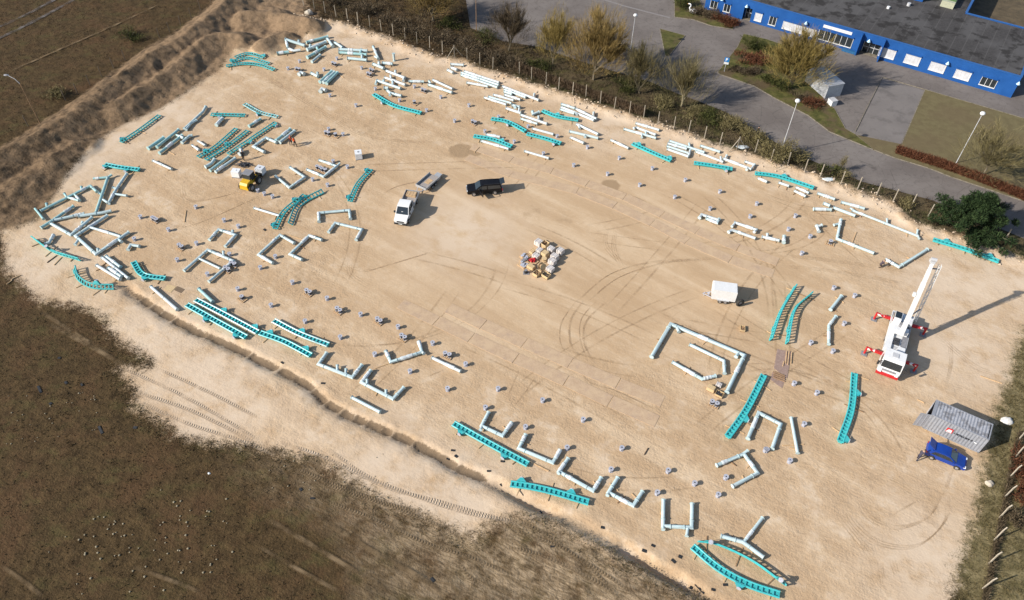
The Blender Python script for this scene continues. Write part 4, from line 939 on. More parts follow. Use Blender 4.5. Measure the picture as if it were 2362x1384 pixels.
dm = MB(); dm.prism([(0, .5), (-1.05, .5), (-1.05, 1.1), (0, 1.1)], -.04, .04); dm.prism([(0, 1.1), (-.06, 1.1), (-.35, 1.62), (-.3, 1.66)], -.03, .03); dm.prism([(-.3, 1.66), (-.35, 1.61), (-1.0, 1.63), (-1.0, 1.68)], -.03, .03); dm.prism([(-.96, 1.1), (-1.05, 1.1), (-1.02, 1.68), (-.94, 1.68)], -.03, .03)
dr = dm.build('door', M_BLACK, pk); dr.location = (.82, .94, 0); dr.rotation_euler = (0, 0, -1.15)
for s in (1, -1): m = MB(); m.box(.7, .86, s * 1.035 - .085, s * 1.035 + .085, 1.1, 1.25); m.build('mirror', M_BLACK, pk)
for s in (1, -1): m = MB(); m.bar((.1, s * .62, 1.82), (-2.2, s * .6, 1.82), .05, .04); m.build('roof_rail', M_PLAS, pk)
# ---- white double cab dropside van
a = g('v', 345, 1085, .35); b = g('v', 590, 455, .95); a.z = b.z = 0
rz = heading(b, a); L = (a - b).length; L = min(max(L, 5.8), 6.6); c = a + (b - a).normalized() * L / 2
vn = empty('flatbed_van', (c.x, c.y, tz(c.x, c.y)), rz, 'white double cab flatbed van towing the empty trailer', 'van')
f0 = L / 2; hw = lambda x, z: .98 - max(0, z - 1.2) * .13 - max(0, x - f0 + .5) * .25
loft([(f0, .5), (f0 - .02, .95), (f0 - .22, 1.12), (f0 - 1.0, 1.32), (f0 - 1.75, 2.2), (f0 - 2.1, 2.3), (f0 - 3.2, 2.3), (f0 - 3.35, 2.2), (f0 - 3.4, .5)], hw).build('cab', M_WHITE, vn, 24)
cross((f0 - 1.02, 1.36), (f0 - 1.72, 2.16), .86, .76, (.02, .02)).build('windscreen', M_GLASS, vn)
sides([(f0 - 1.2, 1.38), (f0 - 1.78, 2.08), (f0 - 2.3, 2.12), (f0 - 2.3, 1.38)], hw, 'front_side_window', M_GLASS, vn)
sides([(f0 - 2.42, 1.42), (f0 - 2.42, 2.12), (f0 - 3.2, 2.1), (f0 - 3.2, 1.42)], hw, 'rear_side_window', M_GLASS, vn)
m = MB(); m.box(f0 - .12, f0 + .06, -.92, .92, .32, .62); m.build('bumper', M_PLAS, vn)
m = MB(); m.box(f0 - .04, f0 + .03, -.5, .5, .72, .92); m.build('grille', M_PLAS, vn); m = MB(); m.box(f0 + .05, f0 + .075, -.26, .26, .42, .53); m.build('number_plate', M_PLATE, vn)
for s in (1, -1): m = MB(); m.box(f0 - .3, f0 - .02, s * .78 - .14, s * .78 + .14, .8, 1.04); m.build('headlight', M_LAMP, vn)
for s in (1, -1): m = MB(); m.box(f0 - 1.35, f0 - 1.2, s * 1.12 - .12, s * 1.12 + .12, 1.35, 1.65); m.build('mirror', M_PLAS, vn)
m = MB(); m.box(f0 - 1.22, f0 - 1.18, -.12, .12, 1.5, 1.62, M=Matrix.Translation((-.05, 0, .08))); m.build('dashboard_paper', M_PLATE, vn)
r0 = -L / 2
m = MB(); m.box(r0, f0 - 3.5, -1.0, 1.0, .88, .95); m.build('bed_floor', M_DECK, vn)
for s in (1, -1): m = MB(); m.box(r0, f0 - 3.5, s * 1.0 - .025, s * 1.0 + .025, .9, 1.32); m.build('dropside', M_ALU, vn)
m = MB(); m.box(r0 - .03, r0 + .02, -.97, .97, .9, 1.3); m.build('tailboard', M_ALU, vn)
m = MB(); m.box(f0 - 3.52, f0 - 3.46, -1.0, 1.0, .9, 2.0); m.build('headboard', M_ALU, vn)
m = MB(); m.box(r0 + .2, f0 - .5, -.45, .45, .45, .88); m.build('chassis', M_PLAS, vn)
for x in (f0 - .95, r0 + 1.25):
    for s in (1, -1): wheel(vn, x, s * .88, .36, .24, s)
cb = empty('timber_crate', vn.location + Matrix.Rotation(rz, 3, 'Z') @ Vector((r0 + .75, 0, .952)), rz, 'pale timber crate on the bed of the white van', 'crate')
m = MB(); m.box(-.45, .45, -.7, .7, 0, .38); m.build('box', M_WOOD, cb)
for k in range(4): m = MB(); m.box(-.47, .47, -.68 + k * .42, -.58 + k * .42, .38, .41); m.build('slat', M_WOOD, cb)
# ---- flat trailer
A_ = g('v', 715, 415, .7); B_ = g('v', 975, 190, .7); rz = heading(B_, A_); c = (A_ + B_) / 2
tr = empty('flat_trailer', (c.x, c.y, tz(c.x, c.y)), rz, 'empty flat trailer with low sides hitched to the white van', 'trailer')
hl = (A_ - B_).length / 2; hl = min(max(hl, 1.7), 2.1)
m = MB(); m.box(-hl, hl, -.95, .95, .55, .62); m.build('floor', M_DECK, tr)
for s in (1, -1): m = MB(); m.box(-hl, hl, s * .95 - .03, s * .95 + .03, .56, .95); m.build('dropside', M_ALU, tr)
m = MB(); m.box(hl - .03, hl + .03, -.95, .95, .56, .95); m.build('headboard', M_ALU, tr)
m = MB(); m.box(-hl - .95, -hl, -.3, .62, .5, .56); m.build('loading_ramp', M_ALU, tr)
m = MB(); m.bar((hl, .6, .5), (hl + 1.2, 0, .5), .08, .08); m.bar((hl, -.6, .5), (hl + 1.2, 0, .5), .08, .08); m.bar((hl + 1.1, 0, .5), (hl + 1.5, 0, .5), .08, .08); m.build('drawbar', M_GALV, tr)
for x in (-.42, .32):
    for s in (1, -1): wheel(tr, x, s * 1.02, .3, .18, s)
for s in (1, -1): m = MB(); m.box(-.85, .75, s * 1.02 - .12, s * 1.02 + .12, .62, .66); m.build('mudguard', M_PLAS, tr)
m = MB(); m.box(-.7, .5, -.4, .4, .622, .64); o = m.build('plywood_board', M_WOOD); o.location = tr.location; o.rotation_euler = (0, 0, rz); tag(o, 'worn plywood board lying on the empty trailer floor', 'board')
# ---- blue hatchback with open tailgate
a = g('c', 960, 1190, .5); b = g('c', 385, 950, .6); a.z = b.z = 0; rz = heading(b, a); c = (a + b) / 2; L = (a - b).length; k = 4.2 / 2
bc = empty('hatchback_car', (c.x, c.y, tz(c.x, c.y)), rz, 'blue hatchback with open tailgate beside the grey container', 'car')
hw = lambda x, z: .87 - max(0, z - .9) * .36 - max(0, abs(x) - 1.6) * .32
loft([(2.08, .35), (2.1, .6), (1.9, .78), (1.0, .95), (.2, 1.42), (-.3, 1.48), (-1.2, 1.44), (-1.55, 1.36), (-1.98, .95), (-2.08, .6), (-2.02, .33), (2.0, .26)], hw).build('body', M_BLUEC, bc, 24)
cross((.98, .98), (.24, 1.42), .72, .58, (.02, .02)).build('windscreen', M_GLASS, bc)
sides([(.8, .98), (.22, 1.34), (-.4, 1.4), (-1.3, 1.35), (-1.62, 1.0)], hw, 'side_window', M_GLASS, bc)
m = MB(); m.hexa([(-2.0, -.6, .72), (-2.0, .6, .72), (-1.5, .5, 1.36), (-1.5, -.5, 1.36), (-2.03, -.6, .74), (-2.03, .6, .74), (-1.53, .5, 1.38), (-1.53, -.5, 1.38)]); m.build('boot_opening', M_PLAS, bc)
m = MB(); m.hexa([(-1.42, -.62, 1.5), (-1.42, .62, 1.5), (-2.15, .58, 1.98), (-2.15, -.58, 1.98), (-1.40, -.62, 1.54), (-1.40, .62, 1.54), (-2.13, .58, 2.02), (-2.13, -.58, 2.02)]); tg = m.build('tailgate', M_BLUEC, bc)
m = MB(); m.hexa([(-1.52, -.48, 1.595), (-1.52, .48, 1.595), (-1.95, .46, 1.875), (-1.95, -.46, 1.875), (-1.515, -.48, 1.61), (-1.515, .48, 1.61), (-1.945, .46, 1.89), (-1.945, -.46, 1.89)]); m.build('rear_window', M_GLASS, tg)
for s in (1, -1):
    m = MB(); m.box(1.78, 2.05, s * .62 - .13, s * .62 + .13, .62, .74); m.build('headlight', M_LAMP, bc)
    m = MB(); m.box(-2.06, -1.95, s * .68 - .09, s * .68 + .09, .75, .95); m.build('tail_light', M_REDL, bc)
    m = MB(); m.box(.62, .78, s * .95 - .09, s * .95 + .09, .98, 1.1); m.build('mirror', M_BLUEC, bc)
for x in (1.3, -1.28):
    for s in (1, -1): wheel(bc, x, s * .76, .31, .2, s)
# ---- white box trailer
a = g('w', 197, 118, 2.2); b = g('w', 425, 150, 2.2); rz = heading(b, a); c = (a + b) / 2
bt = empty('box_trailer', (c.x, c.y, tz(c.x, c.y)), rz, 'white box trailer parked alone on the sand', 'trailer')
m = MB(); m.prism([(-1.5, .55), (1.5, .55), (1.62, 2.1), (1.5, 2.25), (-1.45, 2.25), (-1.5, 2.2)], -.85, .85); m.build('box', M_WHITE, bt)
for s in (1, -1): m = MB(); m.box(-1.53, -1.49, s * .42 - .39, s * .42 + .39, .62, 2.14); dd = m.build('rear_door', M_WHITE, bt); mm = MB(); mm.box(-1.56, -1.53, s * .1 - .02, s * .1 + .02, .8, 2.0); mm.build('lock_bar', M_GALV, dd)
m = MB(); m.bar((1.5, .5, .5), (2.6, 0, .5), .08, .08); m.bar((1.5, -.5, .5), (2.6, 0, .5), .08, .08); m.build('drawbar', M_GALV, bt)
m = MB(); m.cyl(2.4, 0, .1, .75, .04, 8); m.box(1.75, 2.0, -.15, .15, .5, .75); m.build('jockey_wheel', M_GALV, bt)
for x in (-.35, .35):
    for s in (1, -1): wheel(bt, x, s * .86, .29, .19, s)
for s in (1, -1): m = MB(); m.box(-.75, .75, s * .93 - .1, s * .93 + .1, .6, .66); m.build('mudguard', M_LGREY, bt)
p = g('w', 440, 318); ty = empty('spare_tyre', (p.x, p.y, tz(p.x, p.y)), .3, 'large loose tyre leaning by the white box trailer', 'tyre')
m = MB(); n = 20; R1, R2 = .42, .17
for i in range(n):
    for j in range(8):
        q = 2 * math.pi * i / n; s = 2 * math.pi * j / 8; m.v.append(((R1 + R2 * math.cos(s)) * math.cos(q), R2 * 1.1 * math.sin(s), R1 + R2 + (R1 + R2 * math.cos(s)) * math.sin(q)))
for i in range(n):
    for j in range(8): m.f.append((i * 8 + j, ((i + 1) % n) * 8 + j, ((i + 1) % n) * 8 + (j + 1) % 8, i * 8 + (j + 1) % 8)); m.m.append(0)
m.build('tyre', M_RUB, ty, 60); m = MB(); m.tube([(0, -.05, R1 + R2), (0, .05, R1 + R2)], .25, 14); m.build('rim', M_GREY, ty, 40)
# ---- mobile crane
PD = {k: g('kr', *v) for k, v in {'fl': (150, 1090), 'fr': (675, 1280), 'rl': (255, 725), 'rr': (775, 890)}.items()}
fr_c = (PD['fl'] + PD['fr']) / 2; rr_c = (PD['rl'] + PD['rr']) / 2
hd1 = (fr_c - rr_c); hd2 = PD['fl'] - PD['fr']; hd2 = Vector((hd2.y, -hd2.x, 0)); hd2 = hd2 if hd2.dot(hd1) > 0 else -hd2
fwd = (hd1.normalized() * .4 + hd2.normalized() * .6).normalized(); rz = math.atan2(fwd.y, fwd.x)
cen = (fr_c + rr_c) / 2
cr = empty('mobile_crane', (cen.x, cen.y, tz(cen.x, cen.y)), rz, 'white truck crane with red outriggers and raised boom', 'crane')
RI = Matrix.Rotation(-rz, 3, 'Z')
def loc(p): return RI @ (Vector(p) - cr.location)
fx = loc(fr_c).x; rx = loc(rr_c).x
cab_f = loc(g('kr', 395, 1300, .8)).x; cab_f = max(cab_f, fx + 1.6)
hw = lambda x, z: 1.24 - max(0, z - 1.9) * .06
loft([(cab_f, .75), (cab_f, 1.6), (cab_f - .28, 2.75), (cab_f - .5, 2.95), (cab_f - 2.0, 2.98), (cab_f - 2.1, 2.9), (cab_f - 2.1, .75)], hw).build('cab', M_WHITE, cr, 22)
cross((cab_f + .01, 1.72), (cab_f - .25, 2.62), 1.1, 1.04, (.03, .01)).build('windscreen', M_GLASS, cr)
sides([(cab_f - .25, 1.75), (cab_f - .45, 2.6), (cab_f - 1.3, 2.62), (cab_f - 1.3, 1.75)], hw, 'side_window', M_GLASS, cr)
m = MB(); m.box(cab_f - .1, cab_f + .16, -1.25, 1.25, .45, .85); m.build('bumper', M_RED, cr)
for s in (1, -1): m = MB(); m.box(cab_f - .02, cab_f + .18, s * .95 - .18, s * .95 + .18, .9, 1.1); m.build('headlight', M_LAMP, cr)
m = MB(); m.box(cab_f + .01, cab_f + .05, -.8, .8, 1.15, 1.45); m.build('grille', M_GREY, cr)
m = MB(); m.box(cab_f - 1.5, cab_f - .8, -.35, .35, 2.98, 3.04); m.build('roof_hatch', M_LGREY, cr)
for s in (1, -1): m = MB(); m.bar((cab_f - .1, s * 1.2, 2.5), (cab_f + .15, s * 1.5, 2.5), .05, .05); m.box(cab_f + .05, cab_f + .2, s * 1.5 - .12, s * 1.5 + .12, 1.95, 2.5); m.build('mirror', M_PLAS, cr)
m = MB(); m.box(rx - 1.4, cab_f - 2.15, -.55, .55, .6, 1.1); m.build('chassis', M_GREY, cr)
m = MB(); m.box(rx - 1.2, fx - .55, -1.25, 1.25, 1.1, 1.38); m.box(rx + 1.6, fx - .6, -1.2, -.5, 1.38, 1.7); m.build('deck', M_WHITE, cr)
for y0, y1 in ((.55, 1.2), (-1.2, -.62)): m = MB(); m.box(rx - 1.0, fx - 1.7, y0, y1, 1.385, 1.4); m.build('tread_plate', M_GREY, cr)
for x in (fx - 2.1, fx - 2.7): m = MB(); m.box(x - .22, x + .22, -.35, .35, 1.39, 1.62); m.build('valve_box', M_DARKST, cr)
m = MB(); m.box(fx - 1.5, fx - .7, .3, 1.1, 1.39, 1.75); m.build('tool_box', M_WHITE, cr)
m = MB(); [m.box(fx - 1.6 + .22 * k, fx - 1.5 + .22 * k, -1.27, 1.27, 1.37, 1.395) for k in range(4)]; m.build('step_marking', M_GREY, cr)
for x in (cab_f - 1.35, (fx + rx) / 2 - .2, rx - .7):
    for s in (1, -1): wheel(cr, x, s * 1.02, .55, .36, s)
# superstructure
m = MB(); m.cyl(rx + 1.2, 0, 1.38, 1.6, .8, 20); m.build('slew_ring', M_GREY, cr, 40)
sup = empty('superstructure', (rx + 1.2, 0, 1.6), 0); sup.parent = cr
m = MB(); m.box(-1.3, 1.1, -1.1, .25, 0, .5); m.box(-1.2, -.1, -.2, 1.1, 0, .55); m.build('turntable_body', M_WHITE, sup)
m = MB(); m.box(1.1, 1.9, -.9, .9, .1, .75); m.build('counterweight', M_WHITE, sup)
m = MB(); m.tube([(1.0, -.35, .75), (1.0, .35, .75)], .28, 14); m.tube([(.55, -.35, .72), (.55, .35, .72)], .22, 14); m.build('winch_drum', M_GREY, sup, 40)
side = 1 if loc(g('kr', 505, 690, 2.4)).y > 0 else -1
oc = loc(g('kr', 515, 690, 2.6)); m = MB(); m.prism([(-.95, -.9), (.75, -.9), (.75, .35), (.55, .6), (-.75, .6), (-.95, .1)], -.42, .42); oo = m.build('operator_cab', M_WHITE, cr); oo.location = (oc.x, oc.y, 2.3); oo.rotation_euler = (0, 0, math.pi)
m = MB(); m.box(-.6, .5, -.36, .36, .605, .625); m.box(-.8, .6, -.435, -.425, -.2, .5); m.box(-.8, .6, .425, .435, -.2, .5); m.box(.56, .77, -.38, .38, -.3, .34); m.build('cab_glass', M_GLASS, oo)
# boom
B0 = loc(g('kr', 560, 850, 2.7)); T0 = loc(g('kr', 880, 125, 12.0)); bd = (T0 - B0); bl = bd.length; bd.normalize()
bm_ = empty('boom', (0, 0, 0)); bm_.parent = cr
sx = bd.cross(Vector((0, 0, 1))).normalized()
for i, (s0, s1, ww) in enumerate(((-.4, bl * .72, .43), (bl * .7, bl * .9, .37), (bl * .88, bl, .32))):
    m = MB(); m.bar(B0 + bd * s0, B0 + bd * s1, ww, ww * 1.15, sx.cross(bd)); m.build('boom_section', M_WHITE, bm_)
tip = B0 + bd * bl
m = MB(); m.bar(tip - bd * .1, tip + bd * .55, .5, .3, sx.cross(bd)); m.tube([tip + bd * .45 - sx * .3, tip + bd * .45 + sx * .3], .24, 12); m.tube([tip + bd * .2 - sx * .3 - sx.cross(bd) * .3, tip + bd * .2 + sx * .3 - sx.cross(bd) * .3], .2, 12); m.build('boom_head', M_LGREY, bm_)
m = MB(); m.bar(B0 + bd * bl * .52 - sx * .45, B0 + bd * bl * .57 - sx * .45, .3, .35, sx.cross(bd)); m.build('side_box', M_WHITE, bm_)
m = MB(); m.tube([B0 + bd * .5 - sx.cross(bd) * .0 + Vector((0, 0, -.6)), B0 + bd * bl * .5 - sx.cross(bd) * .3], .13, 10); m.build('luffing_cylinder', M_GREY, bm_, 40)
# lattice fly jib carried beside the boom
J0 = loc(g('kr', 690, 740, 3.2)); J1 = loc(g('kr', 965, 145, 11.6)); jd = (J1 - J0).normalized(); jl = (J1 - J0).length; js = sx; ju = js.cross(jd)
m = MB(); ch = [(-.15, -.15), (.15, -.15), (.15, .15), (-.15, .15)]
tap = lambda f: 1.0 if f < .75 else 1.0
for a_, b_ in ch: m.bar(J0 + js * a_ + ju * b_, J1 + js * a_ + ju * b_, .045, .045, ju)
ns = 16
for k in range(ns):
    for e in range(4):
        (a0, b0), (a1, b1) = ch[e], ch[(e + 1) % 4]
        if k % 2: a0, b0, a1, b1 = a1, b1, a0, b0
        m.bar(J0 + jd * jl * k / ns + js * a0 + ju * b0, J0 + jd * jl * (k + 1) / ns + js * a1 + ju * b1, .035, .035, ju)
m.build('lattice_jib', M_WHITE, bm_)
for f in (.22, .93): m = MB(); m.bar(B0 + bd * bl * f, J0 + jd * jl * f, .12, .12); m.build('jib_bracket', M_GREY, bm_)
# outriggers
t = NT('hazard_stripe'); wv = t.n('ShaderNodeTexWave'); wv.inputs['Scale'].default_value = .9; t.put(wv.inputs['Vector'], t.objc()); wv.bands_direction = 'DIAGONAL'
M_HAZ = t.fin(t.mix(t.mr(wv.outputs[1], .48, .52), (.46, .02, .025), (.75, .74, .72)), .5)
for kk, s in (('fl', 1), ('fr', -1), ('rl', 1), ('rr', -1)):
    p = loc(PD[kk]); x0 = fx - .1 if kk[0] == 'f' else rx; s = 1 if p.y > 0 else -1
    og = empty('outrigger', (0, 0, 0)); og.parent = cr
    a = Vector((x0, s * .9, 1.0)); b = Vector((p.x, p.y, 1.12)); mid = a.lerp(b, .55)
    m = MB(); m.bar(a, mid, .3, .32); m.build('outer_beam', M_RED, og); m = MB(); m.bar(mid, b, .22, .24); m.build('inner_beam', M_HAZ, og)
    m = MB(); m.tube([(p.x, p.y, .12), (p.x, p.y, 1.32)], .13, 12); m.build('jack', M_RED, og, 40); m = MB(); m.bar((p.x, p.y, 1.3), a.lerp(b, .78) + Vector((0, 0, .13)), .16, .1); m.build('brace', M_RED, og)
    m = MB(); m.box(p.x - .36, p.x + .36, p.y - .36, p.y + .36, .0, .1); m.cyl(p.x, p.y, .1, .17, .2, 12); m.build('foot_pad', M_GREY, og)
m = MB(); m.prism([(-.2, 0), (.25, 0), (.1, .5)], -.05, .05); h_ = m.build('hook_stand', M_RED, cr); h_.location = (fx - .45, .1, 1.4); h_.scale = (1.3, 1.3, 1.3)
# ---- yellow wheel loader carrying a ribbed tank
rb = g('ld', 735, 1180, .8); fw_ = g('ld', 1240, 740, .3); rb.z = fw_.z = 0; rz = heading(rb, fw_); p0 = rb + (fw_ - rb).normalized() * 1.3
lo = empty('wheel_loader', (p0.x, p0.y, tz(p0.x, p0.y)), rz, 'yellow wheel loader with dark glass cab carrying a white tank', 'loader')
m = MB(); m.prism([(-1.45, .55), (-1.5, 1.25), (-1.25, 1.55), (-.1, 1.62), (0, .6)], -.62, .62); m.build('engine_hood', M_YEL, lo, 30)
m = MB(); m.box(-1.5, -1.1, -.7, .7, .5, .8); m.build('counterweight', M_YEL, lo)
m = MB(); m.prism([(-.35, 1.3), (.85, 1.2), (.95, 1.6), (.75, 2.4), (-.25, 2.42), (-.4, 1.7)], -.6, .6); cbn = m.build('cab', M_GLASS, lo)
m = MB(); m.box(-.4, .85, -.66, .66, 2.42, 2.5); m.build('roof', M_GREY, cbn)
m = MB()
for x, z0 in ((-.33, 1.4), (.86, 1.3)):
    for s in (1, -1): m.bar((x, s * .61, z0), (x * .9, s * .61, 2.42), .07, .07)
m.build('pillar', M_PLAS, cbn)
m = MB(); m.box(.1, 1.7, -.4, .4, .55, 1.0); m.build('front_frame', M_YEL, lo)
for s in (1, -1): m = MB(); m.bar((.95, s * .3, 1.25), (2.35, s * .3, .55), .12, .24); m.build('lift_arm', M_PLAS, lo); m = MB(); m.box(2.35, 2.45, -.55, .55, .2, .85); m.build('fork_carriage', M_PLAS, lo)
for s in (1, -1): m = MB(); m.box(2.4, 3.5, s * .32 - .06, s * .32 + .06, .2, .26); m.build('fork', M_DARKST, lo)
for x in (-.8, 1.1):
    for s in (1, -1): wheel(lo, x, s * .82, .6, .42, s)
M_TANK = paint('white_tank', (.70, .71, .72), .4, 0, .08, 4.0, (.5, .48, .44), .3)
def ibc(name, pos, rz, label, ribs=True, cat='tank', z0=None):
    o = empty(name, (pos.x, pos.y, tz(pos.x, pos.y) if z0 is None else z0), rz, label, cat)
    m = MB(); m.box(-.5, .5, -.6, .6, .14, 1.1); b_ = m.build('body', M_TANK, o)
    if ribs:
        for k in range(7):
            y = -.54 + k * .18; m = MB(); m.box(-.54, .54, y - .035, y + .035, .13, 1.12); m.build('rib', M_TANK, o)
    m = MB(); m.box(-.52, .52, -.62, .62, 0, .13); m.build('base', M_GREY, o); m = MB(); m.cyl(0, 0, 1.1, 1.17, .13, 12); m.build('cap', M_GREY if ribs else M_TANK, o, 40)
    return o
ibc('ribbed_tank', lo.location + Matrix.Rotation(rz, 3, 'Z') @ Vector((3.05, 0, 0)), rz, 'white ribbed tank carried on the forks of the yellow loader', z0=tz(p0.x, p0.y) + .262)
ibc('white_tank', g('ld', 545, 880), rz + .2, 'plain white tank standing just left of the yellow loader cab', False)
ibc('white_crate', g('F', 828, 364), .25, 'white slatted crate standing alone on open sand above the van', True, 'crate')
# ---- tangled rigging
p = g('ld', 740, 590); m = MB()
for k in range(26):
    q = [Vector((random.gauss(0, .55), random.gauss(0, .3), random.uniform(.03, .3))) for _ in range(4)]; m.tube(catmull(q, .15), random.choice((.03, .05, .07)), 6)
o = m.build('rigging_pile', M_DARKST, None, 40); o.location = (p.x, p.y, tz(p.x, p.y)); tag(o, 'tangled dark slings and rigging lying behind the yellow loader', 'rigging')
# ------------------------------------------------------------------ grey container
RC = [g('c', *q, 2.6) for q in ((560, 205), (1390, 580), (1310, 815), (450, 450))]
cc = sum(RC, Vector()) / 4; ax = ((RC[1] - RC[0]) + (RC[2] - RC[3])).normalized(); rz = math.atan2(ax.y, ax.x)
ctn = empty('shipping_container', (cc.x, cc.y, tz(cc.x, cc.y)), rz, 'grey steel container with red logo and one door open', 'container')
M_CONT = paint('container_grey', (.27, .28, .31), .5, .1, .1, 2.0, (.20, .18, .17), .35)
t = NT('container_roof'); n1 = t.noise(1.3, 5, .65); c = t.mix(t.mr(t.noise(5, 3), .3, .7), (.27, .275, .30), (.34, .345, .37)); c = t.mix(t.math('MULTIPLY', t.mr(n1, .48, .62), .7), c, (.12, .112, .112)); M_CROOF = t.fin(c, .6)
CL, CW, CH = 6.0, 2.44, 2.6
def corr(n, x0, x1, f):
    """corrugated sheet: outline along x with depth, f maps (x, depth, end) to a point"""
    m = MB(); P_ = []; pitch = (x1 - x0) / n
    for k in range(n):
        for q, d in ((0, 0), (.32, 0), (.5, 1), (.82, 1)): P_.append((x0 + (k + q) * pitch, d))
    P_.append((x1, 0))
    for x, d in P_: m.v += [tuple(f(x, d, 0)), tuple(f(x, d, 1))]
    for i in range(len(P_) - 1): m.f.append((2 * i, 2 * i + 2, 2 * i + 3, 2 * i + 1)); m.m.append(0)
    return m
corr(18, -CL / 2 + .1, CL / 2 - .1, lambda x, d, e: (x, -CW / 2 + .02 + d * .045, .15 if e else CH - .08)).build('side_panel', M_CONT, ctn)
corr(18, -CL / 2 + .1, CL / 2 - .1, lambda x, d, e: (x, CW / 2 - .02 - d * .045, CH - .08 if e else .15)).build('side_panel', M_CONT, ctn)
corr(17, -CL / 2 + .35, CL / 2 - .2, lambda x, d, e: (x, CW / 2 - .06 if e else -CW / 2 + .06, CH - .005 - (1 - d) * .04)).build('roof_panel', M_CROOF, ctn)
corr(8, -CW / 2 + .1, CW / 2 - .1, lambda x, d, e: (CL / 2 - .02 - d * .04, x, CH - .08 if e else .15)).build('end_panel', M_CONT, ctn)
m = MB()
for s in (1, -1):
    m.box(-CL / 2, CL / 2, s * (CW / 2 - .04) - .05, s * (CW / 2 - .04) + .05, CH - .1, CH); m.box(-CL / 2, CL / 2, s * (CW / 2 - .04) - .05, s * (CW / 2 - .04) + .05, 0, .15)
    for x in (-CL / 2 + .05, CL / 2 - .05): m.box(x - .06, x + .06, s * (CW / 2 - .05) - .06, s * (CW / 2 - .05) + .065, 0, CH + .003)
for x in (-CL / 2 + .05, CL / 2 - .05): m.box(x - .055, x + .055, -CW / 2 + .1, CW / 2 - .1, CH - .12, CH - .003)
m.box(-CL / 2 + .05, CL / 2 - .05, -CW / 2 + .1, CW / 2 - .1, .12, .16); m.build('frame', M_CONT, ctn)
m = MB(); m.box(-CL / 2, -CL / 2 + .35, -CW / 2 + .1, CW / 2 - .1, CH - .05, CH - .004); m.build('roof_end_plate', M_CONT, ctn)
for s, ang in ((-1, 1.9), (1, .15)):
    m = MB(); m.box(-.04, 0, 0 if s < 0 else -1.12, 1.12 if s < 0 else 0, .16, CH - .12)
    d = m.build('door', M_CONT, ctn); d.location = (-CL / 2, s * (CW / 2 - .06), 0); d.rotation_euler = (0, 0, ang if s < 0 else -ang)
    for q in (.35, .8): mm = MB(); mm.cyl(-.065, s * -q, .3, CH - .25, .02, 6); mm.build('lock_rod', M_GALV, d)
# logo and lettering on the long side: red square with a white mark, then dark unreadable letters
M_LRED = paint('logo_red', (.50, .03, .03), .5); M_LWH = paint('logo_white', (.8, .8, .8), .5); M_LDK = paint('letter_dark', (.02, .022, .03), .5)
ys = -CW / 2 - .033
def decal(name, mat_, quads):
    m = MB()
    for x0, x1, z0, z1, sh in quads: m.hexa([(x0, ys, z0), (x1, ys, z0), (x1, ys + .018, z0), (x0, ys + .018, z0), (x0 + sh, ys, z1), (x1 + sh, ys, z1), (x1 + sh, ys + .018, z1), (x0 + sh, ys + .018, z1)])
    return m.build(name, mat_, ctn)
decal('logo_square', M_LRED, [(-.95, -.28, 1.1, 1.78, 0)]); ys -= .02
decal('logo_mark', M_LWH, [(-.9, -.78, 1.14, 1.6, .16), (-.72, -.6, 1.14, 1.6, .10), (-.52, -.38, 1.14, 1.6, -.02)]); ys += .02
q_ = []
for k, sh in enumerate('rncnscunio'):
    x = -.12 + k * .19; h = .26
    q_ += [(x, x + .04, 1.22, 1.22 + h, .03)]
    if sh in 'rncsuo': q_ += [(x + .04, x + .14, 1.22 + h - .05, 1.22 + h, .03)]
    if sh in 'cuso': q_ += [(x + .04, x + .14, 1.22, 1.27, 0)]
    if sh in 'nuo': q_ += [(x + .11, x + .15, 1.22, 1.22 + h, .03)]
decal('lettering', M_LDK, q_); decal('small_plate', M_LWH, [(2.0, 2.25, 1.25, 1.36, 0)])
# timbers under it
for f, lb in ((-.42, 'long bearer under the door end of the grey container'), (-.2, 'bearer under the container beside its door end'), (.47, 'bearer under the far end of the grey container')):
    n_ = Vector((-ax.y, ax.x, 0)); p = Vector((cc.x, cc.y, 0)) + ax * CL * f; o = timber(p + n_ * 1.9, p - n_ * 1.5, None, None, M_WOOD); TIMBERS.pop(); o['label'] = lb; o.location.z -= .06
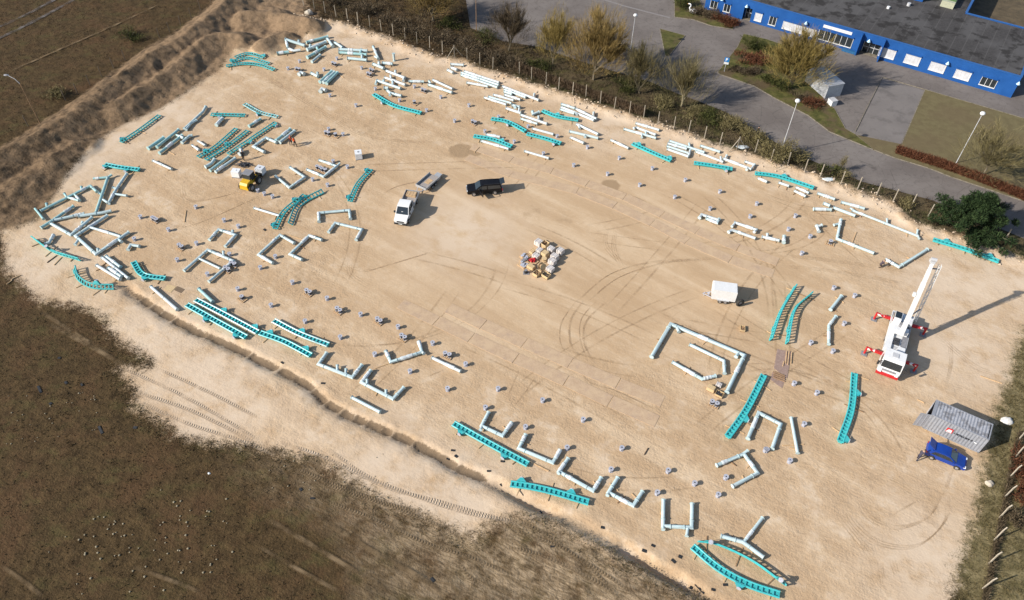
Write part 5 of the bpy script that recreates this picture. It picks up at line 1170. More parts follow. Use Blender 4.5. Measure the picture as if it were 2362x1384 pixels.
# ------------------------------------------------------------------ crates in the middle
u = g('ct', 900, 1220) - g('ct', 720, 1110); CRZ = math.atan2(u.y, u.x)
M_WRAPC = paint('wrapped_crate', (.56, .52, .49), .35, 0, .15, 6.0, (.40, .30, .20), .5, .3, .5)
M_PLY = paint('plywood', (.52, .38, .21), .75, 0, .12, 5.0, (.40, .27, .14), .4)
M_REDG = paint('red_gear', (.42, .015, .02), .45, 0, .3, 8.0)
def crate(x, y, sx, sy, sz, kind, label, win='ct', rz=None):
    p = g(win, x, y, sz); o = empty('crate', (p.x, p.y, tz(p.x, p.y)), (CRZ if rz is None else rz) + random.uniform(-.03, .03), label, 'crate')
    wall = M_PLY if kind != 'wrap' else M_WRAPC
    m = MB()
    for yy in (-sy / 2 + .05, sy / 2 - .05): m.box(-sx / 2, sx / 2, yy - .05, yy + .05, 0, .1)
    m.build('skid', M_WOOD2, o)
    if kind == 'open':
        m = MB(); m.box(-sx / 2, sx / 2, -sy / 2, sy / 2, .1, .13); m.build('floor', M_PLY, o)
        for s in (1, -1):
            m = MB(); m.box(-sx / 2, sx / 2, s * (sy / 2 - .015) - .015, s * (sy / 2 - .015) + .015, .13, sz); m.build('side_wall', M_PLY, o)
            m = MB(); m.box(s * (sx / 2 - .015) - .015, s * (sx / 2 - .015) + .015, -sy / 2 + .03, sy / 2 - .03, .13, sz - .003); m.build('end_wall', M_PLY, o)
        m = MB()
        for k in range(14): m.ball((random.uniform(-.36, .36) * sx, random.uniform(-.36, .36) * sy, sz * random.uniform(.5, .8)), random.uniform(.06, .12), 6, 4)
        m.build('contents', random.choice((M_WOOD2, M_DARKST)), o)
    else:
        m = MB(); b = .03; m.hexa([(-sx / 2, -sy / 2, .1), (sx / 2, -sy / 2, .1), (sx / 2, sy / 2, .1), (-sx / 2, sy / 2, .1), (-sx / 2 + b, -sy / 2 + b, sz), (sx / 2 - b, -sy / 2 + b, sz), (sx / 2 - b, sy / 2 - b, sz), (-sx / 2 + b, sy / 2 - b, sz)]); m.build('box', wall, o)
        m = MB(); m.box(-sx / 2 + .06, sx / 2 - .06, -sy / 2 + .06, sy / 2 - .06, sz, sz + .02); m.build('lid', M_WRAPC if kind == 'wrap' else M_PLY, o)
        if kind == 'slat':
            for k in range(4): y0 = -sy / 2 + .08 + k * (sy - .16) / 3; m = MB(); m.box(-sx / 2 - .01, sx / 2 + .01, y0 - .04, y0 + .04, sz + .02, sz + .05); m.build('slat', M_WOOD, o)
        if kind == 'wrap':
            for k in (-1, 1): m = MB(); m.box(k * sx * .25 - .02, k * sx * .25 + .02, -sy / 2 - .004, sy / 2 + .004, .1, sz + .03); m.build('strap', M_GREY, o)
    return o
for a in [(670, 270, 1.0, .9, .8, 'wrap', 'wrapped crate at the top left of the crate heap'), (825, 320, .9, .9, .8, 'open', 'open empty crate at the top of the crate heap'), (975, 440, .95, .8, .75, 'wrap', 'wrapped crate on the upper right side of the heap'),
          (1205, 480, .9, .85, .8, 'wrap', 'tan topped crate standing apart at the heap right corner'), (525, 500, .6, 1.0, .45, 'slat', 'low slatted crate at the heap left edge'), (690, 475, .8, .8, .7, 'wrap', 'pale crate behind the white slab in the heap'),
          (825, 550, .85, .9, .8, 'plain', 'square plywood crate at the centre of the heap'), (1065, 620, 1.0, .8, .85, 'wrap', 'upper of two wrapped crates on the heap right side'), (1005, 735, 1.0, .8, .85, 'wrap', 'lower of two wrapped crates on the heap right side'),
          (955, 925, 1.0, .85, .6, 'wrap', 'wide pale crate at the heap lower right'), (850, 1090, 1.0, .8, .5, 'open', 'open crate of small parts at the heap bottom right'), (625, 1040, .75, .95, .55, 'open', 'deep open crate at the heap bottom'), (480, 880, 1.05, .7, .5, 'plain', 'plain yellow plywood box at the heap lower left'),
          (605, 610, .95, .75, .55, 'wrap', 'white wrapped slab just above the red gear')]: crate(*a)
def heap_on_pallet(win, x, y, label, mat_, n, r, name='gear_pile', cat='gear', flat=False):
    p = g(win, x, y, .2); o = empty(name, (p.x, p.y, tz(p.x, p.y)), CRZ, label, cat)
    m = MB(); m.box(-.6, .6, -.5, .5, .0, .12); m.build('pallet_base', M_WOOD, o)
    m = MB()
    for k in range(n):
        a, b = random.uniform(-.45, .45), random.uniform(-.36, .36)
        if flat: m.cyl(a, b, .125 + .05 * (k % 3), .2 + .06 * (k % 3), r * random.uniform(.7, 1.1), 10)
        else: m.ball((a, b, random.uniform(.2, .42)), (r * random.uniform(.6, 1.3), r * random.uniform(.6, 1.3), r * .8), 7, 4)
    m.build('load', mat_, o); return o
heap_on_pallet('ct', 535, 760, 'bright red lifting gear piled in the crate heap', M_REDG, 16, .16)
heap_on_pallet('ct', 330, 640, 'grey flange rings on a pallet at the heap left side', M_GALV, 7, .2, 'flange_pallet', 'pallet', True)
heap_on_pallet('ct', 340, 745, 'dark flange rings on a pallet beside the red gear', M_GREY, 7, .2, 'flange_pallet', 'pallet', True)
heap_on_pallet('ct', 275, 840, 'large grey flanges on the lowest left pallet of the heap', M_GALV, 5, .26, 'flange_pallet', 'pallet', True)
def reel(x, y, r, wd, z, label, tilt=1.2, rzz=0):
    p = g('ct', x, y, z); o = empty('cable_reel', (p.x, p.y, tz(p.x, p.y)), rzz, label, 'cable reel')
    R = Matrix.Translation((0, 0, r)) @ Matrix.Rotation(tilt, 4, 'X')
    for s in (-1, 1): m = MB(); m.tube([R @ Vector((0, 0, s * wd / 2 - .025)), R @ Vector((0, 0, s * wd / 2 + .025))], r, 18); m.build('disc', M_PLY, o, 40)
    m = MB(); m.tube([R @ Vector((0, 0, -wd / 2)), R @ Vector((0, 0, wd / 2))], r * .55, 14); m.build('drum', M_WOOD2, o, 40); return o
reel(750, 900, .5, .55, .5, 'large wooden cable reel in the lower heap', 1.25, .6); reel(800, 720, .36, .4, .4, 'small wooden cable reel below the square crate', .1)
p = g('ct', 350, 1020, .3); dr_ = empty('black_drum', (p.x, p.y, tz(p.x, p.y)), 0, 'small black drum on a tray at the heap lower left', 'drum')
m = MB(); m.cyl(0, 0, .06, .5, .24, 14); m.build('body', M_PLAS, dr_, 40); m = MB(); m.cyl(0, 0, .5, .53, .2, 14); m.build('lid', M_GREY, dr_, 40); m = MB(); m.box(-.35, .45, -.35, .3, 0, .05); m.build('tray', M_GREY, dr_)
crate(1815, 800, .95, .75, .5, 'plain', 'closed plywood box beside the big pipe frame', 'C2', -.55); crate(1885, 770, .7, .55, .4, 'wrap', 'small white box behind the closed plywood box', 'C2', -.55); crate(1890, 855, .9, .75, .4, 'open', 'open crate of flanges at the foot of the big pipe frame', 'C2', -.55)
crate(2100, 260, .6, .85, .35, 'open', 'lone open crate of parts below the white box trailer', 'C2', -.2)
# rusty plates with planks
def boxpx(name, win, quad, z0, z1, mat_, label=None, cat=None, parent=None):
    q = [g(win, *k, 0) for k in pts(quad)]; m = MB(); m.hexa([Vector((a.x, a.y, z0)) for a in q] + [Vector((a.x, a.y, z1)) for a in q])
    o = m.build(name, mat_, parent)
    bm = bmesh.new(); bm.from_mesh(o.data); bmesh.ops.recalc_face_normals(bm, faces=bm.faces); bm.to_mesh(o.data); bm.free()
    if label: tag(o, label, cat)
    return o
M_RUST = paint('rusty_plate', (.27, .185, .15), .8, 0, .18, 3.0, (.38, .28, .22), .5, .2)
boxpx('steel_plate', 'C3', '90,630 120,455 250,480 210,720', -.05, .05, M_RUST, 'upper rusty plate carrying loose planks', 'plate'); boxpx('steel_plate', 'C3', '55,730 80,660 205,700 165,810', -.05, .022, M_RUST, 'lower rusty plate below the planked one', 'plate')
m = [('195,590 205,475', 'first plank from the left on the rusty plate'), ('215,600 228,480', 'second plank from the left on the rusty plate'), ('170,610 180,570', 'short plank at the left of the planks on the rusty plate'), ('243,590 252,485', 'rightmost plank on the rusty plate')]
for s, lb in m:
    (x0, y0), (x1, y1) = pts(s); o = timber(g('C3', x0, y0), g('C3', x1, y1), None, None, M_WOOD); TIMBERS.pop(); o['label'] = lb; o.location.z = .052
for k in range(4):
    o = timber(g('C3', 85, 660 + k * 17), g('C3', 188, 700 + k * 17), None, None, M_WOOD2); TIMBERS.pop(); o.location.z = .026 if k > 2 else .052; o['label'] = ['topmost', 'second', 'third', 'lowest'][k] + ' bearer crossing the foot of the rusty plate'
boxpx('plywood_sheet', 'B0', '1485,1270 1530,1225 1600,1245 1550,1300', .0, .03, M_PLY, 'pale plywood sheet lying flat by the left trench end', 'board'); boxpx('plywood_sheet', 'B0', '1580,1275 1610,1240 1680,1270 1645,1305', .0, .02, paint('dark_ply', (.16, .11, .07), .85), 'dark board lying beside the pale plywood sheet', 'board')
# rubber pads and scraps
PADS = [('D1', '1790,20 1820,75 2240,120 2115,208 2230,315 1605,1195 1745,85 410,375 515,455'), ('D2', '268,565 1205,930 1285,885 1530,985 1470,1025 1640,1250 1715,1265 1940,1240 825,720 370,905 1830,1285'), ('C1', '240,578 610,765'), ('C0', '360,820 600,760 745,780 540,535 915,1190 460,950 1230,1170'), ('B1', '82,730')]
PADL = []
for win, s in PADS:
    for q in pts(s):
        p = g(win, *q); L = random.uniform(.3, .5) if q not in ((1715, 1265), (360, 820), (915, 1190)) else 1.2; m = MB(); wd = random.uniform(.2, .32)
        m.box(-L / 2, L / 2, -wd / 2, wd / 2, 0, .06); m.box(-L / 2 + .04, L / 2 - .04, -wd / 2 + .04, wd / 2 - .04, .06, .075); o = m.build('rubber_pad', M_PLAS); o.location = (p.x, p.y, tz(p.x, p.y)); o.rotation_euler = (random.uniform(-.1, .1), 0, random.uniform(-.9, .2) if L < 1 else -.9)
        PADL.append((o, PX(p), '')); tag(o, None, 'rubber pad', 'black rubber pads')
rank_labels(PADL, 'black rubber pad, {r}nearest pad to {n}')
def lump(name, p, r, mat_, label, cat, seed, flat=.6):
    bm = bmesh.new(); bmesh.ops.create_icosphere(bm, subdivisions=3, radius=1); rr = random.Random(seed)
    ox, oy = rr.uniform(0, 99), rr.uniform(0, 99)
    for v in bm.verts:
        k = .65 + .7 * float(fbm(v.co.x * 1.6 + ox + v.co.z, v.co.y * 1.6 + oy - v.co.z, 3, seed)); v.co = Vector((v.co.x * r[0] * k, v.co.y * r[1] * k, max(-.1, v.co.z) * r[2] * k))
    me = bpy.data.meshes.new(name); bm.to_mesh(me); bm.free(); o = mkobj(name, me, None, mat_); o.location = (p.x, p.y, tz(p.x, p.y)); tag(o, label, cat); return o
M_BAG = paint('white_bag', (.66, .63, .58), .6, 0, .12, 5.0, (.45, .40, .33), .5, .4)
lump('bulk_bag', g('C3', 2205, 1110), (.62, .5, .42), M_BAG, 'white bulk bag slumped on grass right of the container', 'bag', 3)
lump('boulder', g('D3', 2045, 325), (.45, .35, .4), paint('boulder', (.45, .39, .31), .9, 0, .2, 6, None, 0, .4), 'pale boulder on the grass verge below the blue car', 'boulder', 5)
lump('plastic_sheet', g('B3', 580, 285), (.95, .4, .2), M_WRAP, 'crumpled white plastic sheet by the upper fence', 'plastic', 8); lump('boulder', g('A1', 485, 130), (.8, .6, .7), paint('boulder', (.4, .35, .28), .9), 'pale boulder on the spoil heap at the upper left', 'boulder', 9)
lump('plastic_sheet', g('A2', 2090, 1345), (1.1, .5, .25), M_WRAP, 'grey plastic sheet behind the braced fence post', 'plastic', 18)
lump('rag', g('D0', 1900, 228), (.16, .12, .08), M_WRAP, 'white scrap of plastic in the brown field', 'scrap', 28)
mm = MB(); mm.tube(catmull([g('B0', *q, .08) for q in ((60, 1222), (105, 1190), (110, 1175), (190, 1140))], .2), .06, 6); o = mm.build('dead_branch', M_WOOD, None, 40); tag(o, 'pale forked dead branch lying at the left field edge', 'branch')
# ------------------------------------------------------------------ blue building
W0 = G(86.25 * 0 + 2331, 226, 0); W1 = G(1624, 20, 0); wu = (W1 - W0); BL = wu.length; wu.normalize(); wn = Vector((-wu.y, wu.x, 0)); wn = wn if wn.y < 0 else -wn
BH = 4.05
def wallpt(win, x, y, off=0):
    qx, qy = px(win, x, y); d = FW * FPX + CX * (qx - IW / 2) + CY * (qy - IH / 2); o = Vector((0, 0, CAMH)); t_ = ((W0 + wn * off) - o).dot(wn) / d.dot(wn); p = o + d * t_; return (p - W0).dot(wu), p.z
t = NT('blue_cladding'); wv = t.n('ShaderNodeTexWave'); wv.inputs['Scale'].default_value = 1.6; wv.inputs['Distortion'].default_value = 0
mp = t.n('ShaderNodeMapping'); mp.inputs['Rotation'].default_value = (0, 0, -math.atan2(wu.y, wu.x)); t.put(mp.inputs['Vector'], t.pos()); t.put(wv.inputs['Vector'], mp.outputs[0])
n1 = t.noise(.5, 4); M_BLUEW = t.fin(t.mix(t.mr(n1, .3, .7), (.009, .066, .235), (.013, .082, .28)), .55, t.bump(wv.outputs[1], .25, .04), spec=.3)
t = NT('roof_felt'); n1 = t.noise(.28, 5, .65); n2 = t.noise(3, 4); mp = t.n('ShaderNodeMapping'); mp.inputs['Rotation'].default_value = (0, 0, -math.atan2(wu.y, wu.x)); t.put(mp.inputs['Vector'], t.pos())
wv = t.n('ShaderNodeTexWave'); wv.inputs['Scale'].default_value = .16; t.put(wv.inputs['Vector'], mp.outputs[0])
c = t.mix(t.mr(n2, .3, .7), (.045, .041, .039), (.062, .057, .055)); c = t.mix(t.mr(t.noise(.11, 4, .6), .42, .6), c, (.08, .075, .073)); c = t.mix(t.math('MULTIPLY', t.mr(wv.outputs[1], .97, 1.0), .5), c, (.10, .095, .09))
c = t.mix(t.math('MULTIPLY', t.mr(n1, .5, .6), .8), c, (.022, .019, .017)); M_ROOF = t.fin(c, .85, t.bump(n2, .2, .02), spec=.2)
bld = empty('blue_building', W0, math.atan2(wu.y, wu.x), 'long low blue office building with flat dark roof and white shutters', 'building')
sg = 1 if (Matrix.Rotation(math.atan2(wu.y, wu.x), 3, 'Z') @ Vector((0, 1, 0))).dot(wn) > 0 else -1     # +y*sg points out of the front wall
KP = G(2227, 30, BH); kd = (KP - W0); ks = kd.dot(wu); kdp = -kd.dot(wn)
def bb(name, s0, s1, d0, d1, z0, z1, mat_, parent=None):
    m = MB(); ya, yb = sorted((-sg * d0, -sg * d1)); m.box(s0, s1, ya, yb, z0, z1); return m.build(name, mat_, parent or bld)
M_SHUT = paint('shutter_white', (.50, .50, .52), .55, 0, .1, 1.0, (.40, .38, .36), .5)
DOORS = [('A3', 880, 470, 1020, 375)]
d2s, _ = wallpt('A3', 880, 475); d2e, _ = wallpt('A3', 1010, 520); d1s, _ = wallpt('A2', 2097, 165); d1e, _ = wallpt('A2', 2160, 185)
cuts = sorted([(min(d2s, d2e) - .3, max(d2s, d2e) + .3), (min(d1s, d1e) - .1, max(d1s, d1e) + .1)])
xs = 0
for a, b in cuts + [(BL, BL)]:
    bb('front_wall', xs, a, 0, .3, 0, BH, M_BLUEW)
    if a < BL: bb('lintel', a, b, .0, .3, 2.6, BH, M_BLUEW); bb('recess_wall', a - .2, b + .2, 1.4, 1.6, 0, 2.6, M_BLUEW); bb('recess_floor', a, b, .3, 1.4, .03, .08, M_KERB)
    xs = b
for i, (a, b) in enumerate(cuts):
    d = bb('glass_door', a + .15, b - .15, 1.30, 1.40, .08, 2.5, M_GLASS)
    n_ = 3 if b - a > 2.5 else 2
    for k in range(n_ + 1): x = a + .15 + (b - a - .3) * k / n_; bb('door_frame', x - .05, x + .05, 1.24, 1.30, .08, 2.5, M_LGREY, d)
    bb('door_bar', a + .15, b - .15, 1.24, 1.295, 1.1, 1.2, M_LGREY, d)
bb('roof', .2, BL - .2, .2, kdp, BH - .35, BH - .15, M_ROOF); bb('back_roof', ks, BL - .2, kdp, kdp + 28, BH - .35, BH - .15, M_ROOF)
bb('side_wall', -.003, .3, .3, kdp, 0, BH, M_BLUEW); bb('side_wall', BL - .3, BL + .003, .3, kdp + 28, 0, BH, M_BLUEW)
bb('courtyard_wall', .3, ks, kdp - .003, kdp + .25, 0, BH, M_BLUEW); bb('courtyard_wall', ks - .25, ks + .003, kdp + .25, kdp + 28, 0, BH, M_BLUEW)
M_COPE = paint('blue_coping', (.02, .09, .27), .4, 0, .1, 2.0)
for q in ((-.06, BL + .06, -.06, .36), (-.06, .36, .36, kdp - .1), (.36, ks, kdp - .1, kdp + .31), (ks - .31, ks + .1, kdp + .31, kdp + 28)): bb('coping', *q, BH, BH + .07, M_COPE)
cq = [W0 + wu * s - wn * d for s, d in ((-60, kdp + .3), (ks - .25, kdp + .3), (ks - .25, kdp + 40), (-60, kdp + 40))]; sheet('courtyard', cq, .06, paint('courtyard_grass', (.09, .065, .035), .95, 0, .35, .5, (.05, .04, .02), .6, .4))
for j, (win, x0, y0, x1, y1, kind) in enumerate([('A3', 1045, 500, 1205, 460, 1), ('A3', 1270, 560, 1430, 520, 1), ('A3', 1495, 625, 1660, 590, 1), ('A3', 1722, 695, 1890, 660, 1), ('A3', 1955, 760, 2125, 730, 0), ('A3', 40, 222, 120, 158, 0), ('A3', 165, 257, 480, 270, 1), ('A3', 485, 345, 815, 350, 0), ('A2', 1800, 75, 1875, 15, 0), ('A2', 1922, 100, 1992, 45, 0), ('A2', 2203, 185, 2280, 125, 1)]):
    s0, z0 = wallpt(win, x0, y0); s1, z1 = wallpt(win, x1, y1); s0, s1 = min(s0, s1), max(s0, s1); z0, z1 = max(.7, min(z0, 2.2)), min(3.2, max(z0 + 1.0, z1))
    wd = bb('window', s0, s1, -.03, -.004, z0, z1, M_SHUT if kind else M_GLASS)
    n_ = max(1, int((s1 - s0) / 1.1))
    if kind:
        for k in range(max(2, int((s1 - s0) / .55))): x = s0 + (k + .5) * (s1 - s0) / max(2, int((s1 - s0) / .55)); bb('shutter_slat', x - .02, x + .02, -.045, -.031, z0 + .05, z1 - .05, M_LGREY, wd)
    else:
        for k in range(1, n_ + 1): x = s0 + k * (s1 - s0) / (n_ + 1); bb('mullion', x - .03, x + .03, -.06, -.031, z0, z1, M_WHITE, wd)
    bb('frame', s0 - .07, s0, -.08, -.004, z0, z1, M_WHITE, wd); bb('frame', s1, s1 + .07, -.08, -.004, z0, z1, M_WHITE, wd)
    bb('shutter_box', s0 - .12, s1 + .12, -.2, -.004, z1, z1 + .22, M_BLUEW, wd); bb('sill', s0 - .1, s1 + .1, -.2, -.004, z0 - .1, z0, M_WHITE, wd)
s0, z0 = wallpt('A3', 537, 250); s1, z1 = wallpt('A3', 808, 285); s0, s1 = min(s0, s1), max(s0, s1)
sb = bb('name_board', s0, s1, -.06, -.004, 3.0, 3.55, M_WHITE); bb('faint_print', s0 + .5, s1 - .5, -.068, -.061, 3.2, 3.33, paint('faint_print', (.62, .62, .60), .6, 0, .25, 9), sb)
for a, b in cuts[:1]:
    for x in (a - .5, b + .3): bb('fin', x, x + .18, -1.1, -.003, 0, BH - .05, M_BLUEW)
for win, x, y in (('A3', 385, 205), ('A3', 960, 360), ('A3', 1675, 565), ('A3', 2320, 745), ('A2', 2135, 60), ('A2', 1910, 5)):
    s_, z_ = wallpt(win, x, y, .5); s_ = max(s_, -.2); m = MB(); m.tube([(s_, sg * .02, 3.1), (s_, sg * .5, 3.35)], .04, 6); m.tube([(s_, sg * .5, 3.42), (s_, sg * .5, 3.3), (s_, sg * .5, 2.95), (s_, sg * .5, 2.88)], [.05, .12, .34, .3], 12); m.build('wall_lamp', paint('lamp_cone', (.42, .62, .72), .35), bld, 40)
s_, _ = wallpt('A3', 770, 470); bb('bench', s_ - 1.6, s_ + 1.2, -.9, -.3, .03, .45, paint('bench_blue', (.02, .10, .22), .5))
# roof kit
pr = G(*px('A3', 1410, 10), BH - .1); q = pr - W0; bb('roof_block', q.dot(wu) - .6, q.dot(wu) + 7, -q.dot(wn), -q.dot(wn) + 3, BH - .15, BH + 1.1, M_BLUEW)
pr = G(*px('A3', 1660, 60), BH); q = pr - W0; s_, d_ = q.dot(wu), -q.dot(wn); vb = bb('air_unit', s_ - 1.2, s_ + 1.2, d_ - .2, d_ + 5, BH - .15, BH + 1.0, paint('air_unit', (.36, .36, .26), .6)); bb('green_cover', s_ - 1.15, s_ + 1.15, d_ + .6, d_ + 5, BH + 1.0, BH + 1.06, paint('green_cover', (.10, .17, .05), .6), vb)
pr = G(*px('A3', 1315, 45), BH); q = pr - W0; m = MB(); m.cyl(q.dot(wu), sg * q.dot(wn), BH - .15, BH + .4, .35, 10); m.build('roof_vent', M_LGREY, bld, 40)
pr = G(*px('A3', 1130, 70), BH); q = pr - W0; m = MB(); m.cyl(q.dot(wu), sg * q.dot(wn), BH - .15, BH + .25, .3, 10); m.build('roof_vent', M_WHITE, bld, 40)
# ---- grey shed and white cabinet
A_ = g('A3', 550, 900); B_ = g('A3', 690, 872); C_ = g('A3', 405, 700); uu = (B_ - A_); sw = max(uu.length, 2.4); uu.normalize(); vv = Vector((-uu.y, uu.x, 0)); vv = vv if vv.y > 0 else -vv
sl_ = 6.0; ct_ = A_ + uu * sw / 2 + vv * sl_ / 2; shd = empty('site_shed', (ct_.x, ct_.y, .0), math.atan2(vv.y, vv.x), 'grey site shed under the yellow willow', 'shed')
M_SHED = paint('shed_grey', (.46, .47, .49), .55, .1, .12, 2.0, (.2, .18, .15), .35)
m = MB(); m.box(-sl_ / 2, sl_ / 2, -sw / 2, sw / 2, .03, 2.4); m.build('wall', M_SHED, shd); m = MB(); m.box(-sl_ / 2 - .08, sl_ / 2 + .08, -sw / 2 - .08, sw / 2 + .08, 2.4, 2.5); m.build('roof', M_LGREY, shd)
m = MB(); [m.box(-sl_ / 2 + .4 * k, -sl_ / 2 + .4 * k + .06, -sw / 2 - .025, -sw / 2 - .003, .05, 2.38) for k in range(1, 15)]; m.build('wall_rib', M_SHED, shd)
p = g('A3', 620, 965); bx_ = empty('cabinet', (p.x, p.y + .5, 0), shd.rotation_euler.z, 'small white cabinet in front of the grey shed', 'cabinet')
m = MB(); m.box(-.6, .6, -.55, .55, .02, 1.0); m.build('body', M_WHITE, bx_); m = MB(); m.box(-.63, .63, -.58, .58, 1.0, 1.06); m.build('lid', M_LGREY, bx_)
# ---- parking sign
p = g('A2', 1929, 655); sgn = empty('parking_sign', (p.x, p.y, .1), 0, 'blue parking sign on a thin post at the bed corner', 'sign')
m = MB(); m.cyl(0, 0, 0, 2.75, .035, 8); m.build('post', M_GALV, sgn)
hd = math.atan2(-p.y, -p.x)
Rm = Matrix.Rotation(hd + math.pi / 2, 4, 'Z')
def facepanel(name, x0, x1, z0, z1, y, mat_, par): m = MB(); m.box(x0, x1, y - .015, y, z0, z1, M=Rm); return m.build(name, mat_, par)
pn = facepanel('panel', -.42, .42, 1.95, 2.8, -.05, paint('sign_blue', (.01, .16, .42), .4), sgn); facepanel('text_plate', -.42, .42, 1.5, 1.9, -.05, M_WHITE, sgn)
facepanel('letter_stem', -.18, -.07, 2.08, 2.68, -.068, M_LWH, pn)
m = MB(); n = 9
for k in range(n):
    a0, a1 = -math.pi / 2 + math.pi * k / n, -math.pi / 2 + math.pi * (k + 1) / n
    cz, cx_ = 2.52, .02; R1_, R2_ = .16, .06
    m.hexa([Rm @ Vector((cx_ + r_ * math.cos(a_), y_, cz + r_ * math.sin(a_))) for y_ in (-.068, -.083) for r_, a_ in ((R2_, a0), (R1_, a0), (R1_, a1), (R2_, a1))])
for zc in (2.41, 2.63): m.box(-.07, .03, -.083, -.068, zc - .05, zc + .05, M=Rm)
m.build('letter_bowl', M_LWH, pn)
# ---- swan figure
p = g('A2', 1640, 128); sw_ = empty('swan_statue', (p.x, p.y, .1), 2.6, 'white swan statue at the corner of the building bed', 'statue')
m = MB(); m.ball((0, 0, .5), (.75, .42, .42), 12, 8); m.build('body', M_WHITE, sw_, 60)
m = MB(); m.tube(catmull([Vector(q) for q in ((.45, 0, .6), (.75, 0, 1.0), (.55, 0, 1.45), (.75, 0, 1.8), (1.0, 0, 1.75))], .15), [.16 - .005 * i for i in range(len(catmull([Vector(q) for q in ((.45, 0, .6), (.75, 0, 1.0), (.55, 0, 1.45), (.75, 0, 1.8), (1.0, 0, 1.75))], .15)))], 8); m.build('neck', M_WHITE, sw_, 60)
m = MB(); m.ball((1.0, 0, 1.77), (.2, .12, .13), 8, 6); hd_ = m.build('head', M_WHITE, sw_, 60); m = MB(); m.tube([(1.15, 0, 1.75), (1.38, 0, 1.68)], [.06, .02], 6); m.build('beak', paint('beak', (.5, .2, .03), .5), hd_)
for s in (1, -1): m = MB(); m.ball((-.2, s * .33, .62), (.6, .1, .3), 10, 6); m.build('wing', M_WHITE, sw_, 60)
# ---- lamp posts
def lamp(base, h, label, style='ball'):
    p = G(*base); o = empty('lamp_post', (p.x, p.y, tz(p.x, p.y)), 0, label, 'lamp post')
    m = MB(); m.tube([(0, 0, -.05), (0, 0, 1), (0, 0, h)], [.09, .07, .05], 8); m.build('pole', M_LGREY if style == 'ball' else M_WOOD2, o, 40)
    if style == 'ball':
        m = MB(); m.ball((0, 0, h + .1), (.38, .38, .3), 12, 8); m.build('lamp_head', M_WHITE, o, 60)
        m = MB(); m.cyl(0, 0, h - .25, h - .1, .1, 8); m.build('collar', M_GREY, o)
    elif style == 'arm':
        m = MB(); m.tube([(0, 0, h - .05), (-.5, .1, h + .7), (-1.5, .4, h + 1.1)], [.05, .045, .04], 8); m.build('arm', M_LGREY, o, 40); m = MB(); m.ball((-1.8, .5, h + 1.1), (.45, .22, .15), 10, 6); m.build('lamp_head', M_GREY, o, 60)
    return o
lamp((1799, 357), 9.7, 'tall lamp post by the road bend with long thin shadow'); lamp((2205, 377), 9.1, 'tall lamp post on the lawn edge near the red hedge'); lamp((1455, 112), 6.5, 'lamp post in front of the car park beside the willow'); lamp((1099, 72), 9, 'bare grey pole by the car park between bare trees', 'none'); lamp((95, 290), 7.2, 'old curved arm lamp post beyond the left spoil ridge', 'arm')
# ---- fence posts
POSTS = []
M_CONC = paint('post_concrete', (.36, .31, .24), .9, 0, .2, 6, (.2, .16, .11), .4); M_OLDP = paint('post_dark', (.09, .07, .05), .9, 0, .2, 6)
def post_mesh(h, mat_, bent=None):
    m = MB(); m.box(-.055, .055, -.055, .055, -.1, h)
    if bent: a = Vector((0, 0, h)); b = a + Vector(bent); m.bar(a - Vector((0, 0, .03)), b, .1, .1, (0, 1, 0))
    return m.mesh('fence_post', mat_)
pm1, pm2, pm3 = post_mesh(2.35, M_CONC), post_mesh(2.0, M_OLDP), post_mesh(2.1, M_CONC, (.28, .1, .28))
def fpost(p, me, d):
    o = mkobj('fence_post', me); o.location = (p.x, p.y, max(tz(p.x, p.y), -.05)); o.rotation_euler = (random.uniform(-.03, .03), random.uniform(-.03, .03), random.uniform(-.2, .2)); POSTS.append((o, PX(p), d)); tag(o, None, 'fence post', 'posts of the site fence')
for win, s in [('A1', '435,50 533,85 632,120 730,155 835,190 930,220 1038,255 1142,290 1250,330 1357,365 1465,400 1580,440 1695,490 1920,560 2035,600 2152,640'), ('A2', '70,680 180,730 310,780 425,830 550,880 672,890 802,960 930,1010 1065,1050 1195,1085 1325,1140 1468,1185 1600,1225 1745,1275 1885,1330 2205,1400'), ('B3', '55,125 205,160 360,220 500,270 690,330 840,380 1010,440 1160,495 1335,520 1490,608 1665,665 2180,835')]:
    for q in pts(s): fpost(g(win, *q), pm1, 'pale')
for win, s in [('D3', '2270,95 2225,270 2180,450 2140,630 2090,835 2040,1050 1985,1275'), ('C3', '2300,1290')]:
    for q in pts(s): fpost(g(win, *q), pm3, 'angled concrete')
for q in pts('605,940 715,880 830,800 940,725 1045,640 1150,570 1465,360 1560,310 1660,250 1755,180 1840,110 1935,40 260,1175'): fpost(G(q[0] * K4, q[1] * K4, .5) + Vector((-1.0, 1.6, 0)), pm2, 'dark')
rank_labels(POSTS, '{d} fence post, {r}nearest post to {n}')
for win, q, lb in (('A1', (1805, 535), 'pale fence post with two slanted braces at the upper fence bend'), ('A2', (2040, 1378), 'fence post with two long slanted braces by the road bush')):
    p = g(win, *q); o = empty('braced_post', (p.x, p.y, max(0, tz(p.x, p.y))), .35, lb, 'fence post'); m = MB(); m.box(-.055, .055, -.055, .055, -.1, 2.4); m.build('post', M_CONC, o)
    for s in (1, -1): m = MB(); m.bar((0, 0, 2.1), (s * 1.5, -.1, 0), .09, .09, (0, 1, 0)); m.build('brace', M_CONC, o)
